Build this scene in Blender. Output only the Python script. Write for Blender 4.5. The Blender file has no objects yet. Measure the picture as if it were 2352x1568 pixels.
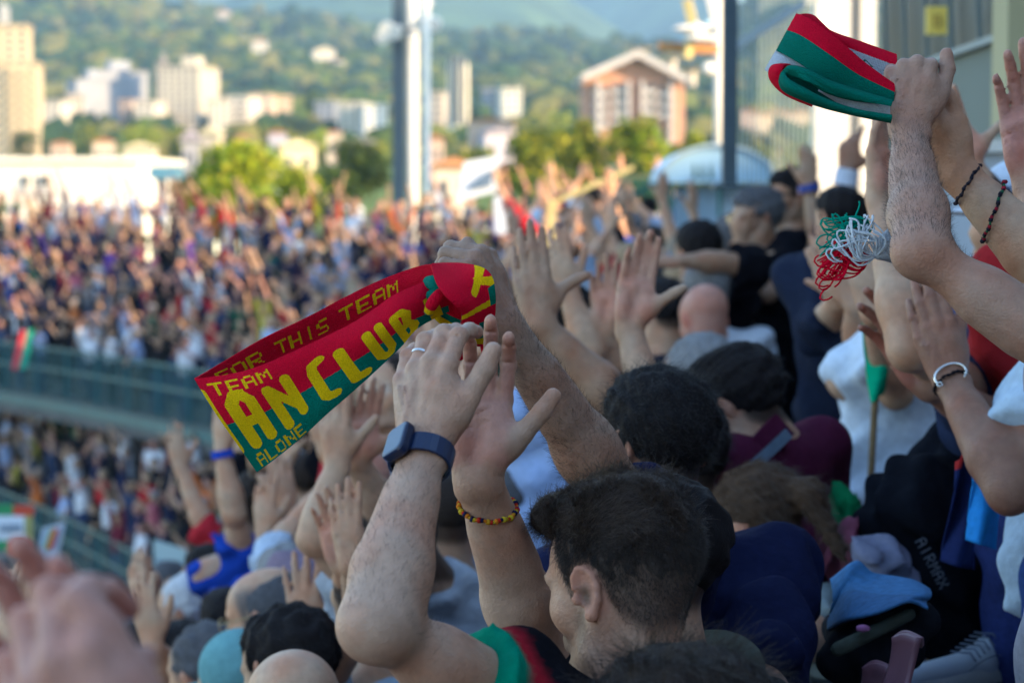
import bpy, math, random
import numpy as np
from mathutils import Vector, Matrix
random.seed(7); rng = np.random.default_rng(7)
SC = bpy.context.scene
COL = SC.collection
# ------------------------------------------------------------------ camera
CAMZ = 14.0
PITCH = math.atan(0.0640)
cam_d = bpy.data.cameras.new('camera'); cam = bpy.data.objects.new('camera', cam_d); COL.objects.link(cam)
cam.location = (0, 0, CAMZ)
cam.rotation_euler = (math.pi/2 - PITCH, 0, 0)
cam_d.sensor_width = 36.0
cam_d.lens = 18.0/math.tan(math.radians(12.0))
cam_d.clip_start = 0.05; cam_d.clip_end = 20000
cam_d.dof.use_dof = True
cam_d.dof.focus_distance = 3.05
cam_d.dof.aperture_fstop = 6.0
cam_d.dof.aperture_blades = 0
SC.camera = cam
# ------------------------------------------------------------------ world, sun, exposure
SUN_EL, SUN_AZ = math.radians(16.0), math.radians(122.0)     # azimuth measured from +Y (view direction) towards +X (right)
w = bpy.data.worlds.new("World"); SC.world = w; w.use_nodes = True
nt = w.node_tree; nt.nodes.clear()
sky = nt.nodes.new('ShaderNodeTexSky'); sky.sky_type = 'NISHITA'; sky.sun_disc = False
sky.sun_elevation = SUN_EL; sky.sun_rotation = SUN_AZ
sky.altitude = 300; sky.air_density = 1.0; sky.dust_density = 0.4; sky.ozone_density = 1.6
bg = nt.nodes.new('ShaderNodeBackground'); bg.inputs[1].default_value = 0.15
wo = nt.nodes.new('ShaderNodeOutputWorld')
nt.links.new(sky.outputs[0], bg.inputs[0]); nt.links.new(bg.outputs[0], wo.inputs[0])
sd = bpy.data.lights.new('sun', 'SUN'); sd.energy = 3.2; sd.angle = math.radians(0.5); sd.color = (1.0, 0.70, 0.38)
so = bpy.data.objects.new('sun', sd); COL.objects.link(so)
SUNV = Vector((math.sin(SUN_AZ)*math.cos(SUN_EL), math.cos(SUN_AZ)*math.cos(SUN_EL), math.sin(SUN_EL)))
so.rotation_euler = SUNV.to_track_quat('Z', 'Y').to_euler()
so.location = (20, -20, 40)
SC.render.engine = 'CYCLES'
vs = SC.view_settings; vs.view_transform = 'Standard'; vs.look = 'None'; vs.gamma = 1.0; vs.exposure = 2.25
vs.use_curve_mapping = False
cy = SC.cycles
cy.use_denoising = True
try: cy.denoiser = 'OPENIMAGEDENOISE'
except Exception: pass
cy.max_bounces = 5; cy.diffuse_bounces = 3; cy.glossy_bounces = 2; cy.transmission_bounces = 4
cy.transparent_max_bounces = 8; cy.volume_bounces = 0
cy.caustics_reflective = False; cy.caustics_refractive = False
try: SC.cycles_curves.shape = 'RIBBONS'
except Exception: pass

HAZE_D = 1.7e-4; HAZE_C = (.40, .68, 1.0, 1)
# ------------------------------------------------------------------ pixels (of a 2352 px wide view) to world points
K = 2*math.tan(math.radians(12.0))/2352.0
CP, SP = math.cos(PITCH), math.sin(PITCH)
def cv(x, y, z):
    """a vector given in camera axes (right, up, towards the viewer) in world axes"""
    fwd = -z
    return np.array([x, fwd*CP + y*SP, y*CP - fwd*SP])
def P(px, py, d):
    return np.array([0, 0, CAMZ]) + cv((px-1176)*K*d, (784-py)*K*d, -d)
def unit(v):
    v = np.asarray(v, float); return v/max(np.linalg.norm(v), 1e-9)

# ------------------------------------------------------------------ materials
def srgb(r, g, b):
    f = lambda c: c/12.92 if c <= .04045 else ((c+.055)/1.055)**2.4
    return (f(r/255), f(g/255), f(b/255))
MATS = {}
def mat(name, color=(.5,.5,.5), rough=.7, metal=0, spec=.5, noise=0, nscale=20, bump=0, bscale=60, attr=False,
        sss=0, sheen=0, detail=4, emit=None, trans=0, alpha=1, ior=1.45, stretch=None, wave=None):
    if name in MATS: return MATS[name]
    m = bpy.data.materials.new(name); m.use_nodes = True
    n = m.node_tree.nodes; l = m.node_tree.links
    p = n['Principled BSDF']
    p.inputs['Roughness'].default_value = rough; p.inputs['Metallic'].default_value = metal
    p.inputs['Specular IOR Level'].default_value = spec; p.inputs['IOR'].default_value = ior
    tc = n.new('ShaderNodeTexCoord'); co = tc.outputs['Object']
    if stretch:
        mp = n.new('ShaderNodeMapping'); mp.inputs['Scale'].default_value = stretch
        l.new(co, mp.inputs[0]); co = mp.outputs[0]
    if attr:
        a = n.new('ShaderNodeAttribute'); a.attribute_name = 'Col'; csock = a.outputs['Color']
    else:
        r = n.new('ShaderNodeRGB'); r.outputs[0].default_value = (*color, 1); csock = r.outputs[0]
    if noise:
        nz = n.new('ShaderNodeTexNoise'); nz.inputs['Scale'].default_value = nscale; nz.inputs['Detail'].default_value = detail
        l.new(co, nz.inputs['Vector'])
        mr = n.new('ShaderNodeMapRange'); mr.inputs['From Min'].default_value = .25; mr.inputs['From Max'].default_value = .75
        mr.inputs['To Min'].default_value = 1-noise; mr.inputs['To Max'].default_value = 1+noise
        l.new(nz.outputs['Fac'], mr.inputs['Value'])
        vm = n.new('ShaderNodeVectorMath'); vm.operation = 'SCALE'
        l.new(csock, vm.inputs[0]); l.new(mr.outputs[0], vm.inputs['Scale']); csock = vm.outputs[0]
    if name.startswith('skin'):      # uneven redness of skin
        nz2 = n.new('ShaderNodeTexNoise'); nz2.inputs['Scale'].default_value = 14; nz2.inputs['Detail'].default_value = 6
        l.new(co, nz2.inputs['Vector'])
        mr2 = n.new('ShaderNodeMapRange'); mr2.inputs['From Min'].default_value = .38; mr2.inputs['From Max'].default_value = .66
        l.new(nz2.outputs['Fac'], mr2.inputs['Value'])
        mx = n.new('ShaderNodeMix'); mx.data_type = 'RGBA'; mx.blend_type = 'MULTIPLY'; mx.inputs[7].default_value = (1.0, .76, .66, 1)
        l.new(mr2.outputs[0], mx.inputs[0]); l.new(csock, mx.inputs[6]); csock = mx.outputs[2]
    l.new(csock, p.inputs['Base Color'])
    if bump:
        nb = n.new('ShaderNodeTexNoise'); nb.inputs['Scale'].default_value = bscale; nb.inputs['Detail'].default_value = 5
        l.new(co, nb.inputs['Vector'])
        h = nb.outputs['Fac']
        if wave:
            wv = n.new('ShaderNodeTexWave'); wv.inputs['Scale'].default_value = wave; wv.inputs['Distortion'].default_value = 1.5
            l.new(tc.outputs['Object'], wv.inputs['Vector'])
            ad = n.new('ShaderNodeMath'); ad.operation = 'ADD'; l.new(h, ad.inputs[0]); l.new(wv.outputs['Fac'], ad.inputs[1]); h = ad.outputs[0]
        b = n.new('ShaderNodeBump'); b.inputs['Strength'].default_value = bump; b.inputs['Distance'].default_value = .03 if name == 'cloth' else .01
        l.new(h, b.inputs['Height']); l.new(b.outputs[0], p.inputs['Normal'])
    if sss:
        p.inputs['Subsurface Weight'].default_value = sss; p.inputs['Subsurface Radius'].default_value = (1, .35, .2)
        p.inputs['Subsurface Scale'].default_value = .008
    if sheen: p.inputs['Sheen Weight'].default_value = sheen
    if trans: p.inputs['Transmission Weight'].default_value = trans
    if alpha < 1: p.inputs['Alpha'].default_value = alpha
    MATS[name] = m
    return m
M_SKIN = mat('skin', attr=True, rough=.52, spec=.35, noise=.14, nscale=60, bump=.24, bscale=260, detail=6)
M_SKINF = mat('skin_far', attr=True, rough=.6, spec=.3, noise=.1, nscale=30)
M_CLOTH = mat('cloth', attr=True, rough=.95, spec=.05, noise=.12, nscale=60, bump=.55, bscale=13, sheen=.0)
M_DENIM = mat('denim', attr=True, rough=.88, spec=.15, noise=.22, nscale=90, bump=.4, bscale=40)
M_KNIT = mat('knit', attr=True, rough=.95, spec=.08, noise=.16, nscale=700, bump=.8, bscale=620, sheen=.0, detail=2)
M_HAIRC = mat('hair_cap', attr=True, rough=.7, spec=.12, noise=.2, nscale=120, bump=.3, bscale=300)
M_PERSONF = mat('person_far', attr=True, rough=.95, spec=.05)
M_PLASTIC = mat('gloss_plastic', attr=True, rough=.28, spec=.5)
M_METAL = mat('steel_polished', (.75,.75,.72), rough=.2, metal=1)

# ------------------------------------------------------------------ object helpers
def tag(o, label=None, cat=None, group=None, kind=None):
    if label: o['label'] = label
    if cat: o['category'] = cat
    if group: o['group'] = group
    if kind: o['kind'] = kind
    return o
def empty(name, loc, label=None, cat=None, group=None):
    o = bpy.data.objects.new(name, None); COL.objects.link(o); o.location = tuple(map(float, loc)); o.empty_display_size = .1
    return tag(o, label, cat, group)
def npmesh(name, V, F, m=None, parent=None, col=None, smooth=True, origin=None, link=True):
    """V (n,3) world coordinates; F (m,4) or (m,3) int array or list of arrays; col (n,3) vertex colours"""
    V = np.asarray(V, np.float32)
    if parent is not None: org = np.array(parent_world(parent))
    elif origin is not None: org = np.asarray(origin, float)
    else: org = np.zeros(3)
    me = bpy.data.meshes.new(name)
    me.vertices.add(len(V)); me.vertices.foreach_set('co', (V-org).astype(np.float32).ravel())
    Fs = F if isinstance(F, list) else [F]
    Fs = [np.asarray(f, np.int32) for f in Fs if len(f)]
    tot = np.concatenate([np.full(len(f), f.shape[1], np.int32) for f in Fs])
    idx = np.concatenate([f.ravel() for f in Fs])
    st = np.concatenate([[0], np.cumsum(tot)[:-1]]).astype(np.int32)
    me.loops.add(len(idx)); me.loops.foreach_set('vertex_index', idx)
    me.polygons.add(len(tot)); me.polygons.foreach_set('loop_start', st)
    me.update(calc_edges=True); me.validate()
    me.polygons.foreach_set('use_smooth', np.full(len(me.polygons), smooth))
    if col is not None and len(me.vertices) == len(V):
        a = me.color_attributes.new('Col', 'FLOAT_COLOR', 'POINT')
        c = np.ones((len(V), 4), np.float32); c[:, :3] = col; a.data.foreach_set('color', c.ravel())
    if m: me.materials.append(m)
    o = bpy.data.objects.new(name, me)
    if link: COL.objects.link(o)
    if parent is not None: o.parent = parent
    else: o.location = org
    return o
def parent_world(o):
    p = np.array(o.location, float)
    while o.parent: o = o.parent; p = p+np.array(o.location, float)
    return p

class MB:
    """collects boxes, bars and tubes into one mesh"""
    def __init__(s): s.V = []; s.F = []; s.F3 = []; s.n = 0; s.C = []; s.c = (.5,.5,.5)
    def add(s, V, F):
        V = np.asarray(V, float); s.V.append(V); s.C.append(np.tile(s.c, (len(V), 1)))
        for f in F:
            (s.F if len(f) == 4 else s.F3).append([i+s.n for i in f])
        s.n += len(V); return s
    def box(s, lo, hi):
        (x0, y0, z0), (x1, y1, z1) = lo, hi
        return s.hexa([(x0,y0,z0),(x1,y0,z0),(x1,y1,z0),(x0,y1,z0),(x0,y0,z1),(x1,y0,z1),(x1,y1,z1),(x0,y1,z1)])
    def hexa(s, p): return s.add(p, [(0,3,2,1),(4,5,6,7),(0,1,5,4),(1,2,6,5),(2,3,7,6),(3,0,4,7)])
    def bar(s, a, b, w, h=None, up=(0,0,1)):
        h = h or w; a = np.asarray(a, float); b = np.asarray(b, float); d = unit(b-a); u = np.asarray(up, float)
        x = np.cross(d, u)
        if np.linalg.norm(x) < 1e-3: x = np.cross(d, (1,0,0))
        x = unit(x)*w/2; z = unit(np.cross(x, d))*h/2
        return s.hexa([a-x-z, a+x-z, b+x-z, b-x-z, a-x+z, a+x+z, b+x+z, b-x+z])
    def tube(s, pts, r, n=8, closed=False):
        pts = [np.asarray(p, float) for p in pts]; m = len(pts)
        rr = r if hasattr(r, '__len__') else [r]*m
        V = []; prev = None
        for i, p in enumerate(pts):
            if closed: t = unit(pts[(i+1) % m]-pts[i-1])
            else: t = unit(pts[min(i+1, m-1)]-pts[max(i-1, 0)])
            if prev is None:
                ref = np.array([0,0,1.]) if abs(t[2]) < .9 else np.array([1.,0,0])
                u = unit(np.cross(t, ref))
            else: u = unit(prev-t*np.dot(prev, t))
            prev = u; v = np.cross(t, u)
            for k in range(n):
                a = 2*math.pi*k/n; V.append(p+rr[i]*(math.cos(a)*u+math.sin(a)*v))
        F = []
        for i in range(m if closed else m-1):
            j = (i+1) % m
            for k in range(n):
                k2 = (k+1) % n; F.append((i*n+k, i*n+k2, j*n+k2, j*n+k))
        if not closed:
            V += [pts[0], pts[-1]]
            for k in range(n):
                k2 = (k+1) % n; F.append((m*n, k2, k)); F.append((m*n+1, (m-1)*n+k, (m-1)*n+k2))
        return s.add(V, F)
    def build(s, name, m, parent=None, smooth=False, origin=None, color=True):
        V = np.concatenate(s.V); Fs = []
        if s.F: Fs.append(np.array(s.F))
        if s.F3: Fs.append(np.array(s.F3))
        if parent is None and origin is None:
            origin = (V.min(0)+V.max(0))/2; origin[2] = V[:, 2].min()
        return npmesh(name, V, Fs, m, parent, col=np.concatenate(s.C) if color else None, smooth=smooth, origin=origin)

# ------------------------------------------------------------------ implicit surfaces
class SDF:
    def __init__(s): s.ops = []
    def cap(s, a, b, ra, rb=None, k=.01, tag=0, sub=False, flat=None):
        s.ops.append(('c', np.asarray(a, float), np.asarray(b, float), float(ra), float(ra if rb is None else rb), k, tag, sub, flat)); return s
    def ell(s, c, r, R=None, k=.01, tag=0, sub=False):
        s.ops.append(('e', np.asarray(c, float), np.asarray(r, float), R, None, k, tag, sub, None)); return s
    def paint(s, c, r, R, tag): s.ops.append(('p', np.asarray(c, float), np.asarray(r, float), R, None, 0, tag, False, None)); return s
    def chain(s, pts, rs, k=.01, tag=0):
        for i in range(len(pts)-1): s.cap(pts[i], pts[i+1], rs[i], rs[i+1], k, tag)
        return s
    def bounds(s):
        lo = np.full(3, 1e9); hi = -lo
        for o in s.ops:
            if o[7] or o[0] == 'p': continue
            if o[0] == 'c': r = max(o[3], o[4]); pts = (o[1]-r, o[1]+r, o[2]-r, o[2]+r)
            else: r = o[2].max(); pts = (o[1]-r, o[1]+r)
            for p in pts: lo = np.minimum(lo, p); hi = np.maximum(hi, p)
        return lo, hi
    def build(s, h, noise=0, nscale=.08, clip=None):
        lo, hi = s.bounds()
        if clip is not None: lo = np.maximum(lo, clip[0]); hi = np.minimum(hi, clip[1])
        lo = lo-3*h-.012; hi = hi+3*h+.012
        n = np.ceil((hi-lo)/h).astype(int)+1
        D = np.full(n, .5, np.float32); T = np.zeros(n, np.uint8)
        for typ, a, b, ra, rb, k, tg, sub, flat in s.ops:
            if typ == 'c': r = max(ra, rb); l0 = np.minimum(a, b)-r; h0 = np.maximum(a, b)+r
            else: r = b.max(); l0 = a-r; h0 = a+r
            m = k+2.5*h
            i0 = np.maximum(np.floor((l0-m-lo)/h).astype(int), 0); i1 = np.minimum(np.ceil((h0+m-lo)/h).astype(int)+1, n)
            if (i1 <= i0).any(): continue
            sl = tuple(slice(i0[q], i1[q]) for q in range(3))
            X = (lo[0]+h*np.arange(i0[0], i1[0], dtype=np.float32))[:, None, None]-np.float32(a[0])
            Y = (lo[1]+h*np.arange(i0[1], i1[1], dtype=np.float32))[None, :, None]-np.float32(a[1])
            Z = (lo[2]+h*np.arange(i0[2], i1[2], dtype=np.float32))[None, None, :]-np.float32(a[2])
            X = X.astype(np.float32); Y = Y.astype(np.float32); Z = Z.astype(np.float32)
            if typ == 'c':
                ba = (b-a).astype(np.float32); L2 = float(ba@ba)+1e-12
                t0 = (X*ba[0]+Y*ba[1]+Z*ba[2])/np.float32(L2)
                t = np.clip(t0, 0, 1)
                d = np.sqrt((X-t*ba[0])**2+(Y-t*ba[1])**2+(Z-t*ba[2])**2)-(ra+(rb-ra)*t)
                if flat:
                    L = math.sqrt(L2)
                    if 'b' in flat: d = np.maximum(d, (t0-1)*L)
                    if 'a' in flat: d = np.maximum(d, -t0*L)
            else:
                if ra is not None and not np.isscalar(ra) and not isinstance(ra, float):
                    R = ra
                    x = X*R[0,0]+Y*R[1,0]+Z*R[2,0]; y = X*R[0,1]+Y*R[1,1]+Z*R[2,1]; z = X*R[0,2]+Y*R[1,2]+Z*R[2,2]
                else: x, y, z = X, Y, Z
                k0 = np.sqrt((x/b[0])**2+(y/b[1])**2+(z/b[2])**2)
                if typ == 'p':
                    T[sl][k0 < 1] = tg; continue
                k1 = np.sqrt((x/b[0]**2)**2+(y/b[1]**2)**2+(z/b[2]**2)**2)+1e-9
                d = k0*(k0-1)/k1
            d = d.astype(np.float32); cur = D[sl]
            if sub:
                d = -d; hh = np.maximum(k-np.abs(cur-d), 0)/max(k, 1e-6); D[sl] = np.maximum(cur, d)+hh*hh*k*.25
                if tg: T[sl][d > cur-.002] = tg
            else:
                near = d < cur
                hh = np.maximum(k-np.abs(cur-d), 0)/max(k, 1e-6); D[sl] = np.minimum(cur, d)-hh*hh*k*.25
                T[sl][near] = tg
        if noise:
            r2 = np.random.default_rng(len(s.ops)+int(1e4*abs(lo[0])) % 999)
            g = [lo[q]+h*np.arange(n[q], dtype=np.float32) for q in range(3)]
            N = np.zeros(n, np.float32)
            for q in range(5):
                v = r2.normal(size=3); v = v/np.linalg.norm(v)*2*math.pi/(nscale*(.5+.9*r2.random())); ph = r2.random()*6.28
                ee = [np.exp(1j*v[c]*g[c]) for c in range(3)]
                N += ((ee[0][:, None]*ee[1][None, :]*np.exp(1j*ph))[:, :, None]*ee[2][None, None, :]).imag.astype(np.float32)
            D += np.float32(noise/2.2)*N
        return nets(D, T, h, lo)
def nets(D, T, h, lo):
    S = (D < 0)
    c = S[:-1].astype(np.int8)+S[1:]; c = c[:, :-1]+c[:, 1:]; c = c[:, :, :-1]+c[:, :, 1:]
    act = (c > 0) & (c < 8); ii = np.argwhere(act)
    idx = np.full(act.shape, -1, np.int32); idx[act] = np.arange(len(ii), dtype=np.int32)
    pos = np.zeros((len(ii), 3), np.float32); cnt = np.zeros(len(ii), np.float32)
    cor = [(x, y, z) for x in (0,1) for y in (0,1) for z in (0,1)]
    vals = {q: D[ii[:,0]+q[0], ii[:,1]+q[1], ii[:,2]+q[2]] for q in cor}
    for q in cor:
        for ax in range(3):
            if q[ax]: continue
            q2 = list(q); q2[ax] = 1; q2 = tuple(q2)
            v0, v1 = vals[q], vals[q2]; m = (v0 < 0) != (v1 < 0)
            t = np.where(m, v0/np.where(m, v0-v1, 1), 0)
            p = np.tile(np.array(q, np.float32), (len(ii), 1)); p[:, ax] += t
            pos += p*m[:, None]; cnt += m
    V = lo+(ii+pos/np.maximum(cnt, 1)[:, None])*h
    tg = T[ii[:,0], ii[:,1], ii[:,2]]
    Q = []
    for ax in range(3):
        a = [slice(1, -1)]*3; b = [slice(1, -1)]*3; a[ax] = slice(0, -1); b[ax] = slice(1, None)
        Sa = S[tuple(a)]; Sb = S[tuple(b)]; cr = np.argwhere(Sa != Sb)
        if not len(cr): continue
        ins = Sa[cr[:,0], cr[:,1], cr[:,2]]
        off = np.array([1, 1, 1]); off[ax] = 0; e = cr+off
        u, v = (ax+1) % 3, (ax+2) % 3
        def cell(du, dv):
            f = e.copy(); f[:, u] += du; f[:, v] += dv; return idx[f[:,0], f[:,1], f[:,2]]
        q = np.stack([cell(-1,-1), cell(0,-1), cell(0,0), cell(-1,0)], 1)
        q[~ins] = q[~ins][:, ::-1]; Q.append(q)
    Q = np.concatenate(Q); Q = Q[(Q >= 0).all(1)]
    return V, Q, tg
def smooth_cols(C, Q, it=2):
    for _ in range(it):
        A = C.copy(); n = np.ones(len(C))
        for i in range(4):
            j = (i+1) % 4
            np.add.at(A, Q[:, i], C[Q[:, j]]); np.add.at(n, Q[:, i], 1)
        C = A/n[:, None]
    return C
# ------------------------------------------------------------------ people
class Fr:
    def __init__(s, o, X, Y, Z, k=1.0):
        s.o = np.asarray(o, float); s.R = np.stack([X, Y, Z], 1).astype(float); s.k = k
    def p(s, x, y, z): return s.o+s.R@np.array([x, y, z], float)*s.k
    def v(s, x, y, z): return s.R@np.array([x, y, z], float)
def frame_from(o, y, z, k=1.0, mirror=1):
    y = unit(y); z = np.asarray(z, float); z = unit(z-y*np.dot(y, z)); x = np.cross(y, z)*mirror
    return Fr(o, x, y, z, k)
# vertex-colour tags
SKIN, PALM, NAIL, LIP, STUB, EYE, DARK, KNUCK, EARC = range(9)

FING = [  # mcp x, y, z, lengths, base radius
    (.0265, .090, .000, (.043, .026, .022), .0098), (.0075, .095, .002, (.047, .030, .023), .0099),
    (-.0120, .090, .000, (.043, .028, .022), .0094), (-.0300, .080, -.004, (.034, .020, .019), .0083)]
def hand(s, wr, dr, bk, side, curl=(8, 10, 12, 15), spread=0, thumb=(40, 10), k=1.0, detail=True, opp=0, wl=0):
    """side 'L' puts the thumb on +X seen from the back with the fingers up"""
    F = frame_from(wr, dr, bk, k, 1 if side == 'L' else -1)
    q = k; tips = []
    s.cap(F.p(.012, -.012, 0), F.p(.022, .070, -.001), .0150*q, .0118*q, .012*q)
    s.cap(F.p(.002, -.012, 0), F.p(.006, .078, .001), .0160*q, .0122*q, .012*q)
    s.cap(F.p(-.008, -.012, 0), F.p(-.011, .074, -.001), .0155*q, .0118*q, .012*q)
    s.cap(F.p(-.014, .000, -.001), F.p(-.027, .064, -.004), .0140*q, .0108*q, .012*q)
    s.ell(F.p(.021, .036, -.013), np.array([.015, .030, .013])*q, F.R, .012*q, PALM)
    s.ell(F.p(-.022, .034, -.012), np.array([.013, .030, .012])*q, F.R, .012*q, PALM)
    s.ell(F.p(0, .074, -.010), np.array([.033, .013, .009])*q, F.R, .010*q, PALM)
    for i, (mx, my, mz, L, r) in enumerate(FING):
        c = curl[i]; c = c if isinstance(c, tuple) else (c*.7, c*1.0, c*.6)
        sp = (spread[i] if isinstance(spread, (tuple, list)) else spread*(1.5-i))*-1
        a = math.radians(-sp)                       # spread: towards the thumb is +x
        base = F.p(mx, my, mz); b0 = F.p(mx*.78, my-.030, mz)
        pts = [base]; th = 0; d2 = np.array([math.sin(a), math.cos(a), 0])
        for j in range(3):
            th += math.radians(c[j]); v = d2*math.cos(th)+np.array([0, 0, -1])*math.sin(th)
            pts.append(pts[-1]+F.R@v*L[j]*q)
            if j == 2: lastv = v; nrm = d2*math.sin(th)+np.array([0, 0, 1])*math.cos(th)
        rr = np.array([r*1.06, r*.98, r*.90, r*.76])*q
        s.cap(b0, base, .0105*q, rr[0], .008*q)
        kk = .0022*q
        m01 = (pts[0]+pts[1])*.5; m12 = (pts[1]+pts[2])*.5
        s.cap(pts[0], m01, rr[0], rr[1]*.95, kk*1.6); s.cap(m01, pts[1], rr[1]*.95, rr[1]*1.02, kk*1.6)
        s.cap(pts[1], m12, rr[1]*1.02, rr[2]*.96, kk); s.cap(m12, pts[2], rr[2]*.96, rr[2]*1.0, kk)
        s.cap(pts[2], pts[3]-F.R@lastv*rr[3]*.5, rr[2], rr[3], kk)
        if detail:
            s.ell(base+F.R@np.array([0, -.002, .0058])*q, np.array([.0068, .0078, .0055])*q, F.R, .006*q, KNUCK)
            s.ell(pts[1]+F.R@np.array([0, 0, .0012])*q, np.array([1.06, .9, 1.0])*rr[1], F.R, .003*q, KNUCK)
            s.cap(F.p(mx*.35, .012, .0135), F.p(mx*.9, my-.012, .0118), .0020*q, .0024*q, .0035*q)
            # nail and pad
            tip = pts[3]-F.R@lastv*rr[3]*.5
            Rn = F.R@np.stack([np.cross(lastv, nrm), lastv, nrm], 1)
            s.ell(tip+F.R@nrm*rr[3]*.55, np.array([.0056, .0074, .0036])*q*(r/.0098), Rn, .0008, NAIL)
            s.paint(tip-F.R@nrm*rr[3]*.9, np.array([.007, .012, .006])*q, Rn, PALM)
            for dz in (-.0035, 0, .0035):   # wrinkles over the middle joint
                if c[1] < 50: s.ell(pts[1]+F.R@d2*dz*q+F.R@np.array([0, 0, 1])*rr[1]*1.12, np.array([.008, .0007, .0022])*q, F.R, .0012*q, sub=True)
            for j in (1, 2):   # creases on the palm side
                s.ell(pts[j]-F.R@np.array([0, 0, 1])*rr[j]*1.12, np.array([.011, .0011, .0035])*q, F.R, .0022*q, sub=True)
        tips.append(pts)
    if detail:      # veins on the back of the hand, lines of the palm
        for vx in (((-.018, .020), (-.012, .045), (-.020, .068)), ((.010, .018), (.004, .042), (.016, .070)), ((-.004, .030), (-.012, .045), (-.004, .072))):
            s.chain([F.p(x, y, .0150-.02*max(0, y-.03)) for x, y in vx], [.0013*q]*3, .0035*q, KNUCK)
        for pl in (((.030, .062), (.006, .050), (-.006, .020)), ((-.036, .058), (-.010, .064), (.012, .078)), ((.030, .060), (.004, .060), (-.028, .046))):
            P_ = [F.p(x, y, -.0205+.006*abs(x)/.03) for x, y in pl]
            for a_, b_ in zip(P_[:-1], P_[1:]): s.cap(a_, b_, .0018*q, None, .003*q, PALM, sub=True)
    ab, fl = thumb[0], thumb[1]; a = math.radians(ab); oz = -.15-opp
    v1 = unit([math.sin(a), math.cos(a), oz])
    c0 = F.p(.017, .020, -.006); c1 = c0+F.R@v1*.046*q
    a2 = math.radians(ab-fl); v2 = unit([math.sin(a2), math.cos(a2), oz*.6]); c2 = c1+F.R@v2*.034*q
    a3 = math.radians(ab-fl*1.8); v3 = unit([math.sin(a3), math.cos(a3), oz*.3]); c3 = c2+F.R@v3*.022*q
    s.cap(c0, c1, .0155*q, .0122*q, .014*q)
    s.cap(F.p(.024, .060, -.001), c1*.55+c0*.45, .0105*q, .0125*q, .020*q)
    s.cap(c1, c2, .0122*q, .0112*q, .004*q); s.cap(c2, c3, .0115*q, .0096*q, .003*q)
    if detail:
        nz = unit([v3[1], -v3[0], 0.6]); nz = unit(nz-v3*np.dot(nz, v3))
        Rn = F.R@np.stack([np.cross(v3, nz), v3, nz], 1)
        s.ell(c3+F.R@nz*.0052*q, np.array([.0068, .0088, .0040])*q, Rn, .0008, NAIL)
    # palm colouring
    s.paint(F.p(.003, .052, -.017), np.array([.040, .052, .0125])*q, F.R, PALM)
    for i, (mx, my, mz, L, r) in enumerate(FING):
        for j in range(3):
            m = (tips[i][j]+tips[i][j+1])/2
            n2 = np.cross(F.R@np.array([1., 0, 0]), unit(tips[i][j+1]-tips[i][j]))
            if np.dot(n2, F.R[:, 2]) < 0 and j == 0: n2 = -n2
            n2 = n2 if side == 'L' else -n2
            if j == 0 and np.dot(n2, F.R[:, 2]) < 0: n2 = -n2
            s.paint(m-n2*r*q*.95, np.array([.0085, L[j]*.62, .0085])*q, np.stack([F.R[:, 0], unit(tips[i][j+1]-tips[i][j]), n2], 1), PALM)
    return F, tips

def arm(s, sh, el, wr, bk, k=1.0, fat=1.0):
    q = k*fat; sh = np.asarray(sh); el = np.asarray(el); wr = np.asarray(wr)
    s.cap(sh, el*.96+sh*.04, .047*q, .035*q, .03*k)
    s.cap(sh*.62+el*.38, sh*.40+el*.60, .045*q, .042*q, .03*k)
    d = unit(wr-el); du = unit(sh-el)
    s.ell(el, np.array([.033, .033, .033])*q, None, .02*k)
    s.cap(el-(d+du)*.010*q, el-(d+du)*.014*q, .021*q, None, .022*k)                    # point of the elbow
    side = unit(np.cross(d, np.asarray(bk, float)))
    m = el+(wr-el)*.28
    s.cap(el, m, .036*q, .0405*q, .03*k)
    s.cap(m, el+(wr-el)*.70, .0400*q, .0295*q, .03*k)
    s.cap(el+side*.012*q, el+(wr-el)*.35+side*.012*q, .028*q, .030*q, .03*k)
    for t in (-1, 1):
        s.cap(el+(wr-el)*.5+side*t*.009*q, wr+side*t*.0085*q, .0285*q, .0200*k*min(fat, 1.05), .02*k)
    s.ell(wr-d*.012+side*.022*k, np.array([.0085, .0085, .0085])*k, None, .012*k)

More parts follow.
